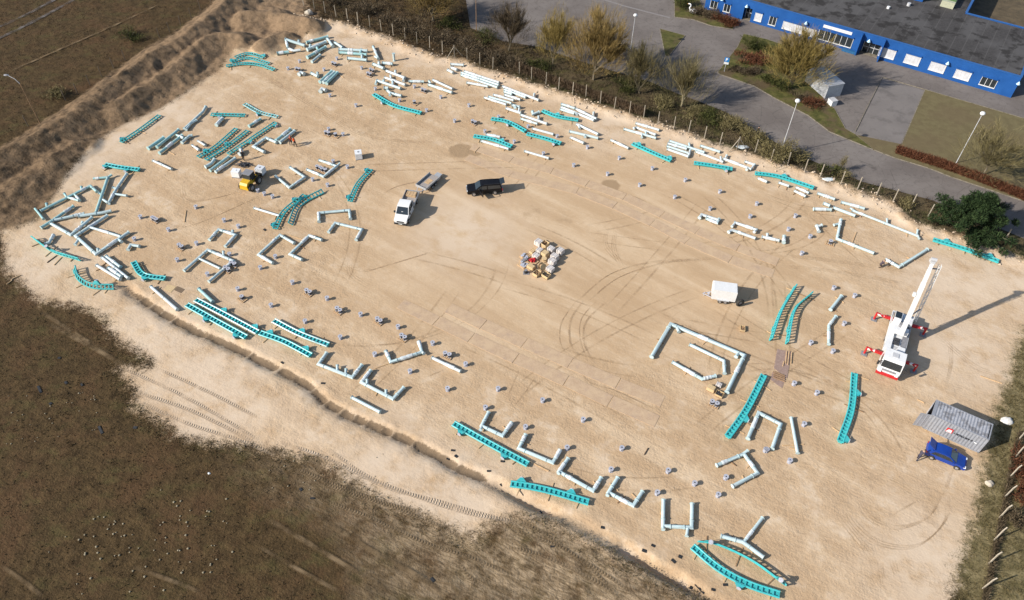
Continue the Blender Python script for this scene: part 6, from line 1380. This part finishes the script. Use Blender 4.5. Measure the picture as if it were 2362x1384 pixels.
# ------------------------------------------------------------------ vegetation
M_BARK = paint('bark', (.13, .105, .07), .9, 0, .3, 4, None, 0, .4)
def leafmat(name, c0, c1, c2):
    t = NT(name); r = t.attr('rnd'); c = t.mix(t.mr(r, 0, .5, 0, 1, False), c0, c1); c = t.mix(t.mr(r, .5, 1, 0, 1, False), c, c2); c = t.mix(t.math('MULTIPLY', t.mr(t.noise(.8, 3), .35, .65), .4), c, c0)
    return t.fin(c, .8, spec=.15)
L_YEL = leafmat('willow_twig', (0.1254, 0.0896, 0.0269), (0.2509, 0.1837, 0.0538), (0.3226, 0.2509, 0.0896)); L_ORG = leafmat('orange_twig', (0.131, 0.0874, 0.0306), (0.2446, 0.166, 0.0568), (0.3145, 0.2359, 0.0961)); L_OLV = leafmat('olive_twig', (0.08, 0.064, 0.028), (0.16, 0.132, 0.056), (0.248, 0.208, 0.104)); L_BRN = leafmat('brown_twig', (0.0382, 0.0272, 0.0161), (0.0935, 0.068, 0.0408), (0.1615, 0.1232, 0.0765))
L_EVG = leafmat('evergreen', (.008, .016, .006), (.022, .042, .014), (.055, .085, .03)); L_RED = leafmat('red_hedge', (.05, .017, .009), (.12, .045, .022), (.19, .085, .045)); L_GRN = leafmat('green_bush', (.018, .024, .007), (.05, .055, .014), (.10, .10, .03)); L_REED = leafmat('reed', (.05, .032, .018), (.12, .08, .048), (.20, .145, .095))
L_DRY = leafmat('dry_grass', (.035, .026, .010), (.11, .085, .035), (.26, .20, .105)); L_HEA = leafmat('heath_grass', (.035, .022, .010), (.08, .053, .024), (.16, .112, .06))
def blades(name, A, B, Wd, rnd, mat_, parent=None, tri=False, seed=0):
    """many thin flat slivers from A to B as one mesh (numpy arrays)"""
    r = np.random.default_rng(seed); n = len(A); d = B - A; q = r.normal(size=(n, 3)); s = np.cross(d, q); s /= np.linalg.norm(s, axis=1)[:, None] + 1e-9; s *= (Wd / 2)[:, None]
    if tri: V = np.stack([A - s, A + s, B], 1); k = 3
    else: V = np.stack([A - s, A + s, B + s * .45, B - s * .45], 1); k = 4
    me = bpy.data.meshes.new(name); V = V.reshape(-1, 3).astype(np.float32)
    me.vertices.add(len(V)); me.vertices.foreach_set('co', V.ravel()); me.loops.add(len(V)); me.loops.foreach_set('vertex_index', np.arange(len(V), dtype=np.int32)); me.polygons.add(n)
    me.polygons.foreach_set('loop_start', np.arange(0, n * k, k, dtype=np.int32)); me.polygons.foreach_set('loop_total', np.full(n, k, np.int32)); me.update(calc_edges=True)
    a = me.attributes.new('rnd', 'FLOAT', 'POINT'); a.data.foreach_set('value', np.repeat(rnd, k).astype(np.float32)); me.materials.append(mat_)
    return mkobj(name, me, parent)
def tree(base, h, rad, mat_, label, seed, n_tw=3500, trunk_r=.2, fork=.08, up=.6, tw=(.35, .9), lean=(0, 0), cat='tree', name='tree', bark=None, wtw=.035, group=None, shape=1.0):
    rr = random.Random(seed); p = G(*base); z0 = max(0, tz(p.x, p.y)); root = empty(name, (p.x, p.y, z0), 0, label, cat, group)
    m = MB(); ends = []
    def limb(a, d, L, r, lvl):
        P_ = [a]; dd = d.copy(); n = 4
        for i in range(n):
            dd = (dd + Vector((rr.gauss(0, .13), rr.gauss(0, .13), rr.gauss(.03, .08)))).normalized(); P_.append(P_[-1] + dd * L / n)
        m.tube(P_, [r * (1 - .6 * i / n) for i in range(n + 1)], 6 if lvl < 2 else 4 if lvl < 3 else 3, lvl == 0)
        ends.append((P_, lvl))
        if lvl < 3:
            for k in range(rr.randint(4, 6) if lvl else rr.randint(6, 8)):
                i = rr.uniform(.3 if lvl == 0 else .2, 1); j = min(n - 1, int(i * n)); q = P_[j].lerp(P_[j + 1], i * n - j)
                az = rr.uniform(0, 6.283); sp = rr.uniform(.45, 1.0) * (1.15 - .45 * up)
                nd = (dd * .75 + Vector((math.cos(az), math.sin(az), 0)) * sp + Vector((0, 0, up * .45))).normalized()
                limb(q, nd, L * rr.uniform(.5, .75) if lvl else rr.uniform(.75, 1.0) * h * .5, r * (.55 if lvl else .6), lvl + 1)
    limb(Vector((0, 0, -.1)), Vector((lean[0], lean[1], 1)).normalized(), h * (fork + .18), trunk_r, 0)
    # pull limbs inside the crown's envelope
    top = max(v[2] for v in m.v); wide = max(math.hypot(v[0], v[1]) for v in m.v); kz = h * .93 / top; kx = rad * .86 / wide
    m.v = [(v[0] * kx, v[1] * kx, v[2] * kz) for v in m.v]
    m.build('trunk', bark or M_BARK, root, 60)
    r = np.random.default_rng(seed); tips = [(Vector((q.x * kx, q.y * kx, q.z * kz)), Vector((w_.x * kx, w_.y * kx, w_.z * kz))) for P_, l in ends if l >= 1 for q, w_ in zip(P_[:-1], P_[1:])]
    T0 = np.array([t_[0] for t_ in tips]); T1 = np.array([t_[1] for t_ in tips]); idx = r.integers(0, len(tips), n_tw); f = r.random(n_tw)[:, None]
    A = T0[idx] * (1 - f) + T1[idx] * f; d = T1[idx] - T0[idx]; d /= np.linalg.norm(d, axis=1)[:, None] + 1e-9
    out = A.copy(); out[:, 2] = 0; out /= np.linalg.norm(out, axis=1)[:, None] + 1e-6
    d = d * 1.1 + r.normal(size=(n_tw, 3)) * .42 + out * .4 + np.array([0, 0, up]); d /= np.linalg.norm(d, axis=1)[:, None]
    B = A + d * r.uniform(tw[0], tw[1], n_tw)[:, None]
    n_tw = int(n_tw); n2 = int(n_tw * .55); az = r.uniform(0, 6.2832, n2); el = np.arcsin(np.clip(r.uniform(.05 if up < .5 else .18, 1, n2), 0, 1)); fz = h * .16
    dv = np.stack([np.cos(az) * np.cos(el), np.sin(az) * np.cos(el), np.sin(el)], 1); lob = .72 + .45 * vnoise(az * 1.6 + seed, el * 3.5, seed); rho = r.uniform(.35, 1, n2) ** .7 * lob
    A2 = dv * rho[:, None] * np.array([rad, rad, h - fz]) + np.array([0, 0, fz]); d2 = dv * np.array([rad, rad, h]) / h + r.normal(size=(n2, 3)) * .28 + np.array([0, 0, up * .5]); d2 /= np.linalg.norm(d2, axis=1)[:, None]; B2 = A2 + d2 * r.uniform(tw[0], tw[1], n2)[:, None] * .8
    A = np.concatenate([A, A2]); B = np.concatenate([B, B2]); nt_ = len(A)
    blades('crown', A, B, r.uniform(wtw * .6, wtw * 1.4, nt_), r.random(nt_), mat_, root, False, seed)
    return root
tree((998, 48), 9.5, 6.0, L_ORG, 'brown gold tree at the top edge of the photo', 1, 6500, .26, up=.5, tw=(.6, 1.6), wtw=.032)
tree((1173, 117), 9.5, 5.0, L_BRN, 'bare grey brown tree between the pole and the willows', 2, 5000, .2, up=.8, tw=(.6, 1.6), wtw=.028)
tree((1275, 150), 10.5, 4.3, L_YEL, 'slim yellow green tree left of the big willow', 3, 5200, .19, up=.9, tw=(.6, 1.5), wtw=.033)
tree((1369, 184), 13.0, 6.8, L_ORG, 'big orange gold willow beyond the upper fence', 4, 12000, .38, up=.8, tw=(.8, 1.9), wtw=.036)
tree((1475, 216), 9.5, 4.6, L_OLV, 'thin olive tree between the willow and the pale tree', 5, 4200, .16, up=1.0, tw=(.6, 1.6), wtw=.028)
tree((1571, 246), 9.5, 5.4, L_OLV, 'bare pale tree nearest the road bend', 6, 3400, .2, fork=.08, up=1.1, tw=(.7, 1.9), wtw=.028, bark=paint('pale_bark', (.25, .21, .13), .9))
tree((1824, 205), 11.5, 6.1, L_YEL, 'wide yellow willow hanging over the grey shed', 7, 11000, .36, up=.55, tw=(.7, 1.6), wtw=.038)
tree((2268, 406), 8.0, 5.4, L_OLV, 'sparse olive tree on the lawn by the red hedge', 8, 4500, .17, up=.4, tw=(.6, 1.4), wtw=.03)
tree((1937, 396), 3.4, .9, L_OLV, 'thin leafless sapling between the fence and the road', 9, 260, .04, up=.9, tw=(.2, .5))
def evergreen(base, h, rad, label, seed, n=16000):
    p = G(*base); root = empty('evergreen_tree', (p.x, p.y, max(0, tz(p.x, p.y))), 0, label, 'tree'); rr = random.Random(seed); m = MB(); m.tube([(0, 0, -.1), (.1, 0, h * .5), (.2, .1, h * .9)], [.28, .17, .05], 8); C = []
    for k in range(46):
        z = rr.uniform(.12, .97) * h; az = rr.uniform(0, 6.283); R = rad * (1 - (z / h) ** 1.7) * rr.uniform(.55, 1.08) + .5; e = Vector((math.cos(az) * R, math.sin(az) * R, z + rr.uniform(-.2, .5))); m.tube([(0, 0, z * .85), tuple(e)], [.07, .02], 5)
        for q in (.45, .72, 1.0): C.append((e.x * q, e.y * q, z * .85 + (e.z - z * .85) * q, rr.uniform(.5, .95)))
    m.build('trunk', M_BARK, root, 50); r = np.random.default_rng(seed); C = np.array(C); i = r.integers(0, len(C), n); v = r.normal(size=(n, 3)); v /= np.linalg.norm(v, axis=1)[:, None]; rad_ = r.random(n) ** .45
    A = C[i, :3] + v * (C[i, 3] * rad_)[:, None] * np.array([1, 1, .6]); d = v + np.array([0, 0, .35]) + r.normal(size=(n, 3)) * .5; d /= np.linalg.norm(d, axis=1)[:, None]; blades('crown', A, A + d * r.uniform(.18, .4, n)[:, None], r.uniform(.06, .13, n), r.random(n), L_EVG, root, False, seed); return root
evergreen((2232, 530), 6.0, 6.2, 'dense dark evergreen tree beside the right end of the fence', 21, 30000)
SHRUBS = []
def shrub(base, h, rad, mat_, seed, n=900, desc='olive', world=None, group='shrubs', w0=.05):
    p = world or G(*base); z = max(0, tz(p.x, p.y)); root = empty('shrub', (p.x, p.y, z), 0, None, 'shrub', group); rr = random.Random(seed); m = MB(); r = np.random.default_rng(seed)
    for k in range(7): a = rr.uniform(0, 6.28); e = rr.uniform(.4, .9); m.tube([(0, 0, -.05), (math.cos(a) * rad * e * .5, math.sin(a) * rad * e * .5, h * .55), (math.cos(a) * rad * e, math.sin(a) * rad * e, h * .9)], [.05, .03, .012], 4)
    m.build('stem', M_BARK, root); L = r.normal(size=(9, 3)) * np.array([rad * .45, rad * .45, h * .16]) + np.array([0, 0, h * .5]); i = r.integers(0, 9, n)
    A = L[i] + r.normal(size=(n, 3)) * np.array([rad * .26, rad * .26, h * .17]); A[:, 2] = np.clip(A[:, 2], .05, h); d = r.normal(size=(n, 3)) * .6 + np.array([0, 0, .7]) + (A * [1, 1, 0]) / rad * .5; d /= np.linalg.norm(d, axis=1)[:, None]
    blades('crown', A, A + d * r.uniform(.25, .6, n)[:, None], r.uniform(w0 * .6, w0 * 1.6, n), r.random(n), mat_, root, False, seed); SHRUBS.append((root, PX((p.x, p.y, z + h / 2)), desc)); return root
sd = 100
for x, y, h, rad, mt, n, d in [(1790, 365, 2.6, 2.4, L_OLV, 2600, 'large olive'), (1835, 372, 1.6, 1.4, L_OLV, 900, 'olive'), (1730, 320, 1.8, 1.8, L_OLV, 1500, 'olive'), (1680, 300, 2.0, 2.2, L_OLV, 1800, 'olive'), (1640, 285, 1.8, 2.0, L_GRN, 1500, 'green'), (1600, 268, 1.6, 1.8, L_OLV, 1300, 'olive'), (1935, 402, .9, 1.3, L_OLV, 500, 'olive'), (1905, 397, .9, 1.1, L_GRN, 450, 'green'), (2090, 478, .9, 1.4, L_OLV, 500, 'olive'),
                               (1735, 110, 1.6, 1.6, L_GRN, 1200, 'dark green'), (1765, 120, 1.5, 1.5, L_GRN, 1100, 'dark green'), (1750, 145, 1.3, 1.8, L_RED, 1300, 'red brown'), (1720, 140, 1.1, 1.5, L_RED, 1000, 'red brown'), (1735, 170, 1.1, 1.3, L_BRN, 900, 'brown'), (1700, 165, 1.0, 1.2, L_BRN, 800, 'brown'), (1775, 190, 1.2, 1.5, L_GRN, 1000, 'dark green'), (1850, 232, 1.2, 1.5, L_BRN, 900, 'brown'), (1875, 245, 1.3, 1.6, L_RED, 1100, 'red brown'), (1810, 205, 1.2, 1.6, L_GRN, 1000, 'green'), (1795, 150, 1.3, 1.6, L_OLV, 1000, 'olive'),
                               (1578, 12, 1.6, 2.0, L_GRN, 1400, 'dark green'), (1612, 33, 1.4, 1.9, L_BRN, 1300, 'brown'), (1640, 42, 1.3, 1.8, L_BRN, 1200, 'brown'), (1668, 50, 1.3, 1.7, L_RED, 1200, 'red brown'), (1690, 56, 1.1, 1.3, L_RED, 900, 'red brown'),
                               (2352, 1060, 1.3, 1.3, L_RED, 700, 'red brown'), (2358, 1105, 1.2, 1.2, L_RED, 600, 'red brown'), (2352, 1150, 1.0, 1.1, L_RED, 500, 'red brown'), (2335, 1200, .9, 1.0, L_BRN, 700, 'brown'), (135, 225, 1.6, 2.0, L_OLV, 900, 'olive'), (300, 90, 1.2, 2.2, L_GRN, 900, 'dark green'),
                               (900, 60, 2.2, 2.6, L_BRN, 1700, 'brown'), (950, 78, 2.2, 2.6, L_BRN, 1700, 'brown'), (1010, 95, 2.0, 2.8, L_BRN, 1700, 'brown'), (1075, 120, 2.0, 2.6, L_BRN, 1600, 'brown'), (1130, 140, 1.8, 2.4, L_BRN, 1400, 'brown'), (850, 30, 2.0, 2.6, L_BRN, 1500, 'brown'), (1040, 60, 1.6, 2.4, L_GRN, 1400, 'dark green'), (1120, 90, 1.5, 2.2, L_GRN, 1200, 'dark green'), (780, 10, 2.0, 3.0, L_BRN, 1500, 'brown'), (1185, 155, 1.6, 2.2, L_BRN, 1200, 'brown'), (1240, 160, 1.5, 2.2, L_GRN, 1100, 'green'), (1440, 205, 1.6, 2.0, L_GRN, 1200, 'green'), (1530, 245, 1.4, 2.0, L_OLV, 1100, 'olive')]:
    sd += 1; shrub((x, y), h, rad, mt, sd, n, d, w0=.06)
rank_labels(SHRUBS, '{d} leafless shrub, {r}nearest such shrub to {n}')
def along(line, n, r):
    """random points near a ground polyline"""
    L = [Vector((p.x, p.y, 0)) for p in line]; c = np.cumsum([0] + [(b - a).length for a, b in zip(L[:-1], L[1:])]); s = r.random(n) * c[-1]; i = np.clip(np.searchsorted(c, s) - 1, 0, len(L) - 2); X = np.array([tuple(p) for p in L]); f = ((s - c[i]) / (c[i + 1] - c[i]))[:, None]; d = X[i + 1] - X[i]; d /= np.linalg.norm(d, axis=1)[:, None]; return X[i] * (1 - f) + X[i + 1] * f, np.stack([-d[:, 1], d[:, 0], 0 * d[:, 0]], 1)
def gz(X, Y):
    ix = np.clip(((X - GX0) / GS).astype(int), 0, len(gx) - 1); iy = np.clip(((Y - GY0) / GS).astype(int), 0, len(gy) - 1); return GH[iy, ix]
def hedge(name, line, wdt, h, n, mat_, seed, label, cat, w0=.05, up=1.2):
    r = np.random.default_rng(seed); P_, N_ = along(line, n, r); A = P_ + N_ * (r.uniform(-.5, .5, n) * wdt)[:, None]; hh = h * (.75 + .4 * fbm(A[:, 0] / 2, A[:, 1] / 2, 3, seed)); z0 = np.maximum(gz(A[:, 0], A[:, 1]), -.05); A[:, 2] = z0 + r.random(n) ** .8 * hh * .8
    d = r.normal(size=(n, 3)) * .35 + np.array([0, 0, up]); d /= np.linalg.norm(d, axis=1)[:, None]; o = blades(name, A, A + d * r.uniform(.25, .6, n)[:, None], r.uniform(w0 * .6, w0 * 1.5, n), r.random(n), mat_, None, False, seed); tag(o, label, cat); return o
hedge('hedge', gl('A2', '40,640 300,740 600,850 900,960 1200,1075'), .8, 1.7, 20000, L_REED, 31, 'brown reed hedge standing along the middle of the upper fence', 'hedge', .05)
hedge('hedge', [G(*q) for q in ((2066, 350), (2140, 374), (2200, 394), (2270, 420), (2362, 458), (2430, 490))], 1.5, 1.1, 20000, L_RED, 32, 'clipped red brown hedge between the lawn and the road', 'hedge', .06, .5)
hedge('hedge', [G(*q) for q in ((2352, 1000), (2330, 1090), (2316, 1165), (2300, 1240), (2285, 1310), (2268, 1390))], .5, .4, 3500, L_BRN, 33, 'low brown growth along the angled fence posts at right', 'hedge', .05, .6)
# undergrowth beyond the upper fence, dry grass tufts on the fields and verges: nobody could count them
def scatter(name, test, bounds, n, mat_, seed, hgt, wd, lean=.5):
    r = np.random.default_rng(seed); X = r.uniform(bounds[0], bounds[1], n * 4); Y = r.uniform(bounds[2], bounds[3], n * 4); ix = np.clip(((X - GX0) / GS).astype(int), 0, len(gx) - 1); iy = np.clip(((Y - GY0) / GS).astype(int), 0, len(gy) - 1)
    ds, da, do = GDS[iy, ix], GDA[iy, ix], GDO[iy, ix]; k = test(X, Y, ds, da, do, fbm(X / 3, Y / 3, 3, seed), r.random(len(X))); X, Y = X[k][:n], Y[k][:n]; n = len(X); k3 = 3
    A = np.repeat(np.stack([X, Y, gz(X, Y) - .02], 1), k3, 0); A[:, :2] += r.normal(size=(n * k3, 2)) * .06; d = r.normal(size=(n * k3, 3)) * lean + np.array([0, 0, 1]); d /= np.linalg.norm(d, axis=1)[:, None]
    o = blades(name, A, A + d * (np.repeat(r.uniform(hgt[0], hgt[1], n), k3))[:, None], np.full(n * k3, wd), np.clip(np.repeat(fbm(X / 2.5, Y / 2.5, 3, seed + 5), k3) * .7 + r.random(n * k3) * .5 - .1, 0, 1), mat_, None, True, seed); tag(o, kind='stuff'); o['label'] = {'undergrowth': 'brown and green undergrowth beyond the upper fence', 'dry_grass': 'short dry grass on the brown field'}.get(name, 'dry yellow green grass on the verges and bank'); return o
eX = np.array([p.x for p in lE]); eY = np.array([p.y for p in lE])
beyond = lambda X, Y: Y > np.interp(X, eX, eY, left=1e3, right=1e3)
scatter('undergrowth', lambda X, Y, ds, da, do, f, u: (ds < -.6) & (da < -.3) & beyond(X, Y) & (X > -60) & (u < .35 + f), (-60, 95, 50, 165), 34000, L_BRN, 41, (.3, .85), .07, .6)
scatter('verge_grass', lambda X, Y, ds, da, do, f, u: (ds < -.2) & (da < -.3) & (X > 25) & ~beyond(X, Y) & (u < .3 + f), (30, 75, 20, 75), 22000, L_DRY, 42, (.12, .38), .06, .8)
scatter('dry_grass', lambda X, Y, ds, da, do, f, u: (ds < -.1) & (do < 0) & ~beyond(X, Y) & (X < 25) & (u < f + .1) & (WORN[np.clip(((Y - GY0) / GS).astype(int), 0, len(gy) - 1), np.clip(((X - GX0) / GS).astype(int), 0, len(gx) - 1)] < .45), (-120, 22, 20, 165), 26000, L_HEA, 43, (.08, .26), .09, .9)
scatter('bank_grass', lambda X, Y, ds, da, do, f, u: (ds < .1) & (ds > -2.2) & (X < 30) & (Y < 62) & (u < f + .35), (-60, 25, 20, 62), 12000, L_DRY, 44, (.1, .3), .06, .8)
# pale flower heads and stones in the lower field
r = np.random.default_rng(5); m = MB()
for cx_, cy_, n_ in ((1100, 800, 26), (1700, 620, 18), (1500, 1050, 18), (700, 1080, 8), (1950, 900, 8), (100, 950, 0)):
    for k in range(n_):
        q = g('D0', cx_ + r.normal() * 190, cy_ + r.normal() * 130); s = r.uniform(.06, .13); m.ball((q.x, q.y, tz(q.x, q.y) + .06), (s, s, s * .7), 6, 4)
for k in range(60):
    q = g('C0', r.uniform(50, 900), r.uniform(850, 1350)) if k < 30 else g('D1', r.uniform(50, 1200), r.uniform(50, 500)); s = r.uniform(.04, .1); m.ball((q.x, q.y, tz(q.x, q.y) + .05), (s, s, s * .7), 6, 4)
o = m.build('field_stones', paint('pale_stone', (.27, .225, .15), .9)); tag(o, 'pale stones scattered over the brown field', kind='stuff')
# clods thrown up along the fence side
m = MB(); P_, N_ = along(lE, 420, r)
for p, n_ in zip(P_, N_):
    q = p + n_ * (r.normal() * .9 - .4); s = r.uniform(.05, .2); i = len(m.v); m.ball((q[0], q[1], tz(q[0], q[1]) + s * .2), (s * r.uniform(.7, 1.4), s * r.uniform(.7, 1.4), s * .75), 6, 4)
    for j in range(i, len(m.v)): v = m.v[j]; e = s * .25; m.v[j] = (v[0] + r.uniform(-e, e), v[1] + r.uniform(-e, e), v[2] + r.uniform(-e, e))
o = m.build('sand_clods', paint('sand_clod', (.46, .36, .26), .95, 0, .2, 3)); tag(o, 'broken sand clods along the upper fence', kind='stuff')
# ------------------------------------------------------------------ people
def person(name_lbl, pos, face, pose, top, bottom, hat=None, hair=(.03, .02, .015), vest=None):
    p = pos; root = empty('person', (p.x, p.y, tz(p.x, p.y)), face, name_lbl, 'person')
    V = {}; E = []
    lean = pose.get('lean', 0); cr_ = pose.get('crouch', 0)
    hz = .95 - .5 * cr_
    cl, sl2 = math.cos(lean), math.sin(lean)
    def T(x, y, z): return (x * cl + z * sl2, y, hz + z * cl - x * sl2)
    V['pelvis'] = ((0, 0, hz), .15); V['waist'] = (T(0, 0, .2), .14); V['chest'] = (T(0, 0, .42), .165); V['neck'] = (T(.01, 0, .60), .065); V['head0'] = (T(.03, 0, .70), .095); V['head1'] = (T(.03, 0, .80), .10); V['nose'] = (T(.14, 0, .735), .018)
    E += [('pelvis', 'waist'), ('waist', 'chest'), ('chest', 'neck'), ('neck', 'head0'), ('head0', 'head1'), ('head0', 'nose')]
    st = pose.get('stride', .12)
    for s, nm in ((1, 'L'), (-1, 'R')):
        fwd_ = st * s; V['hip' + nm] = ((0, s * .1, hz - .06), .105)
        if cr_ > .3: V['knee' + nm] = ((.32, s * .16, hz - .08 if s > 0 else .12), .075); V['ank' + nm] = ((.1 if s > 0 else -.25, s * .14, .09), .05)
        else: V['knee' + nm] = ((fwd_ * .7 + .03, s * .11, hz * .52), .075); V['ank' + nm] = ((fwd_ * 1.2 - .04, s * .11, .09), .05)
        a = V['ank' + nm][0]; V['toe' + nm] = ((a[0] + .17, a[1], .045), .042)
        E += [('pelvis', 'hip' + nm), ('hip' + nm, 'knee' + nm), ('knee' + nm, 'ank' + nm), ('ank' + nm, 'toe' + nm)]
        rch = pose.get('reach', 0); V['sh' + nm] = (T(0, s * .19, .50), .075); el = T(.05 + .22 * rch, s * .26, .24 - .02 * rch); wr = T(.14 + .4 * rch, s * .23, .02 + .18 * rch); V['el' + nm] = (el, .05); V['wr' + nm] = (wr, .035)
        dw = (Vector(wr) - Vector(el)).normalized(); pm_ = Vector(wr) + dw * .08; V['palm' + nm] = (tuple(pm_), .034); E += [('chest', 'sh' + nm), ('sh' + nm, 'el' + nm), ('el' + nm, 'wr' + nm), ('wr' + nm, 'palm' + nm)]
        for k in range(4):
            q = pm_ + dw * (.06 + .02 * (k in (1, 2))) + Vector((0, 0, (k - 1.5) * .022)) - Vector((0, s * .01, 0)); V['f%d%s' % (k, nm)] = (tuple(q), .009); e = q + dw * .03 - Vector((0, s * .025, 0)); V['g%d%s' % (k, nm)] = (tuple(e), .008); E += [('palm' + nm, 'f%d%s' % (k, nm)), ('f%d%s' % (k, nm), 'g%d%s' % (k, nm))]
        q = Vector(wr) + dw * .05 + Vector((.045, -s * .02, .02)); V['th' + nm] = (tuple(q), .011); E.append(('wr' + nm, 'th' + nm))
    keys = list(V); me = bpy.data.meshes.new('body'); me.from_pydata([V[k][0] for k in keys], [(keys.index(a), keys.index(b)) for a, b in E], [])
    t = NT('clothes'); sp = t.n('ShaderNodeSeparateXYZ'); t.put(sp.inputs[0], t.objc()); z = sp.outputs[2]
    zc = t.math('SUBTRACT', z, t.math('MULTIPLY', sp.outputs[0], -math.tan(lean) * .0)); c = t.mix(t.mr(z, hz - .02, hz + .02), bottom, top); c = t.mix(t.mr(z, .085, .1), (.02, .018, .015), c); hzd = hz + .60 * cl; c = t.mix(t.mr(z, hzd - .02, hzd + .01), c, (.42, .26, .18)); me.materials.append(t.fin(c, .85))
    o = mkobj('body', me, root); o.modifiers.new('skin', 'SKIN'); sv = me.skin_vertices[0].data
    for i, k in enumerate(keys): sv[i].radius = (V[k][1], V[k][1]); sv[i].use_root = (k == 'pelvis')
    su = o.modifiers.new('sub', 'SUBSURF'); su.levels = 1; su.render_levels = 1
    hd = Vector(T(.02, 0, .80)); m = MB(); m.ball(tuple(hd + Vector((-.01, 0, .03))), (.115, .105, .105), 10, 8); mt = paint('hat_%s' % (hat or hair).__repr__(), hat or hair, .5); m.build('hard_hat' if hat else 'hair', mt, root, 60)
    if vest:
        m = MB(); m.tube([T(0, 0, .12), T(0, 0, .3), T(0, 0, .5), T(0, 0, .56)], [.175, .19, .20, .12], 12, False); m.build('vest', paint('vest_orange', vest, .6), root, 50)
    return root
person('standing worker in orange vest, nearer the pair of mint pipes', g('Z2', 1825, 825), -.6, {'lean': .15, 'reach': .4}, (.05, .05, .06), (.012, .012, .016), (.45, .06, .01), vest=(.62, .09, .012))
person('stooping worker in orange vest, right one of the pair', g('Z2', 1905, 855), 2.4, {'lean': .6, 'reach': .6, 'stride': .18}, (.04, .04, .05), (.012, .012, .016), None, vest=(.62, .09, .012))
person('worker in black bending behind the yellow loader', g('Z2', 965, 1105), 1.7, {'lean': .4, 'reach': .5}, (.010, .010, .013), (.014, .014, .018))
person('kneeling worker in dark clothes at the bent pipe near the crane', g('kr', 315, 165), .2, {'lean': .5, 'crouch': .85, 'reach': .8}, (.06, .045, .06), (.05, .035, .035))
person('person in dark patterned clothes stooping behind the blue car', g('c', 225, 1125), .5, {'lean': .55, 'reach': .5, 'stride': .16}, (.05, .045, .065), (.035, .035, .055))
person('walker in dark clothes on the road beyond the fence', g('A2', 2222, 1232), -.7, {'lean': .08, 'stride': .3}, (.010, .010, .012), (.014, .013, .016))
m_ = None
for o in bpy.data.objects:
    for k in ('_where', '_kind', '_used'):
        if k in o: del o[k]
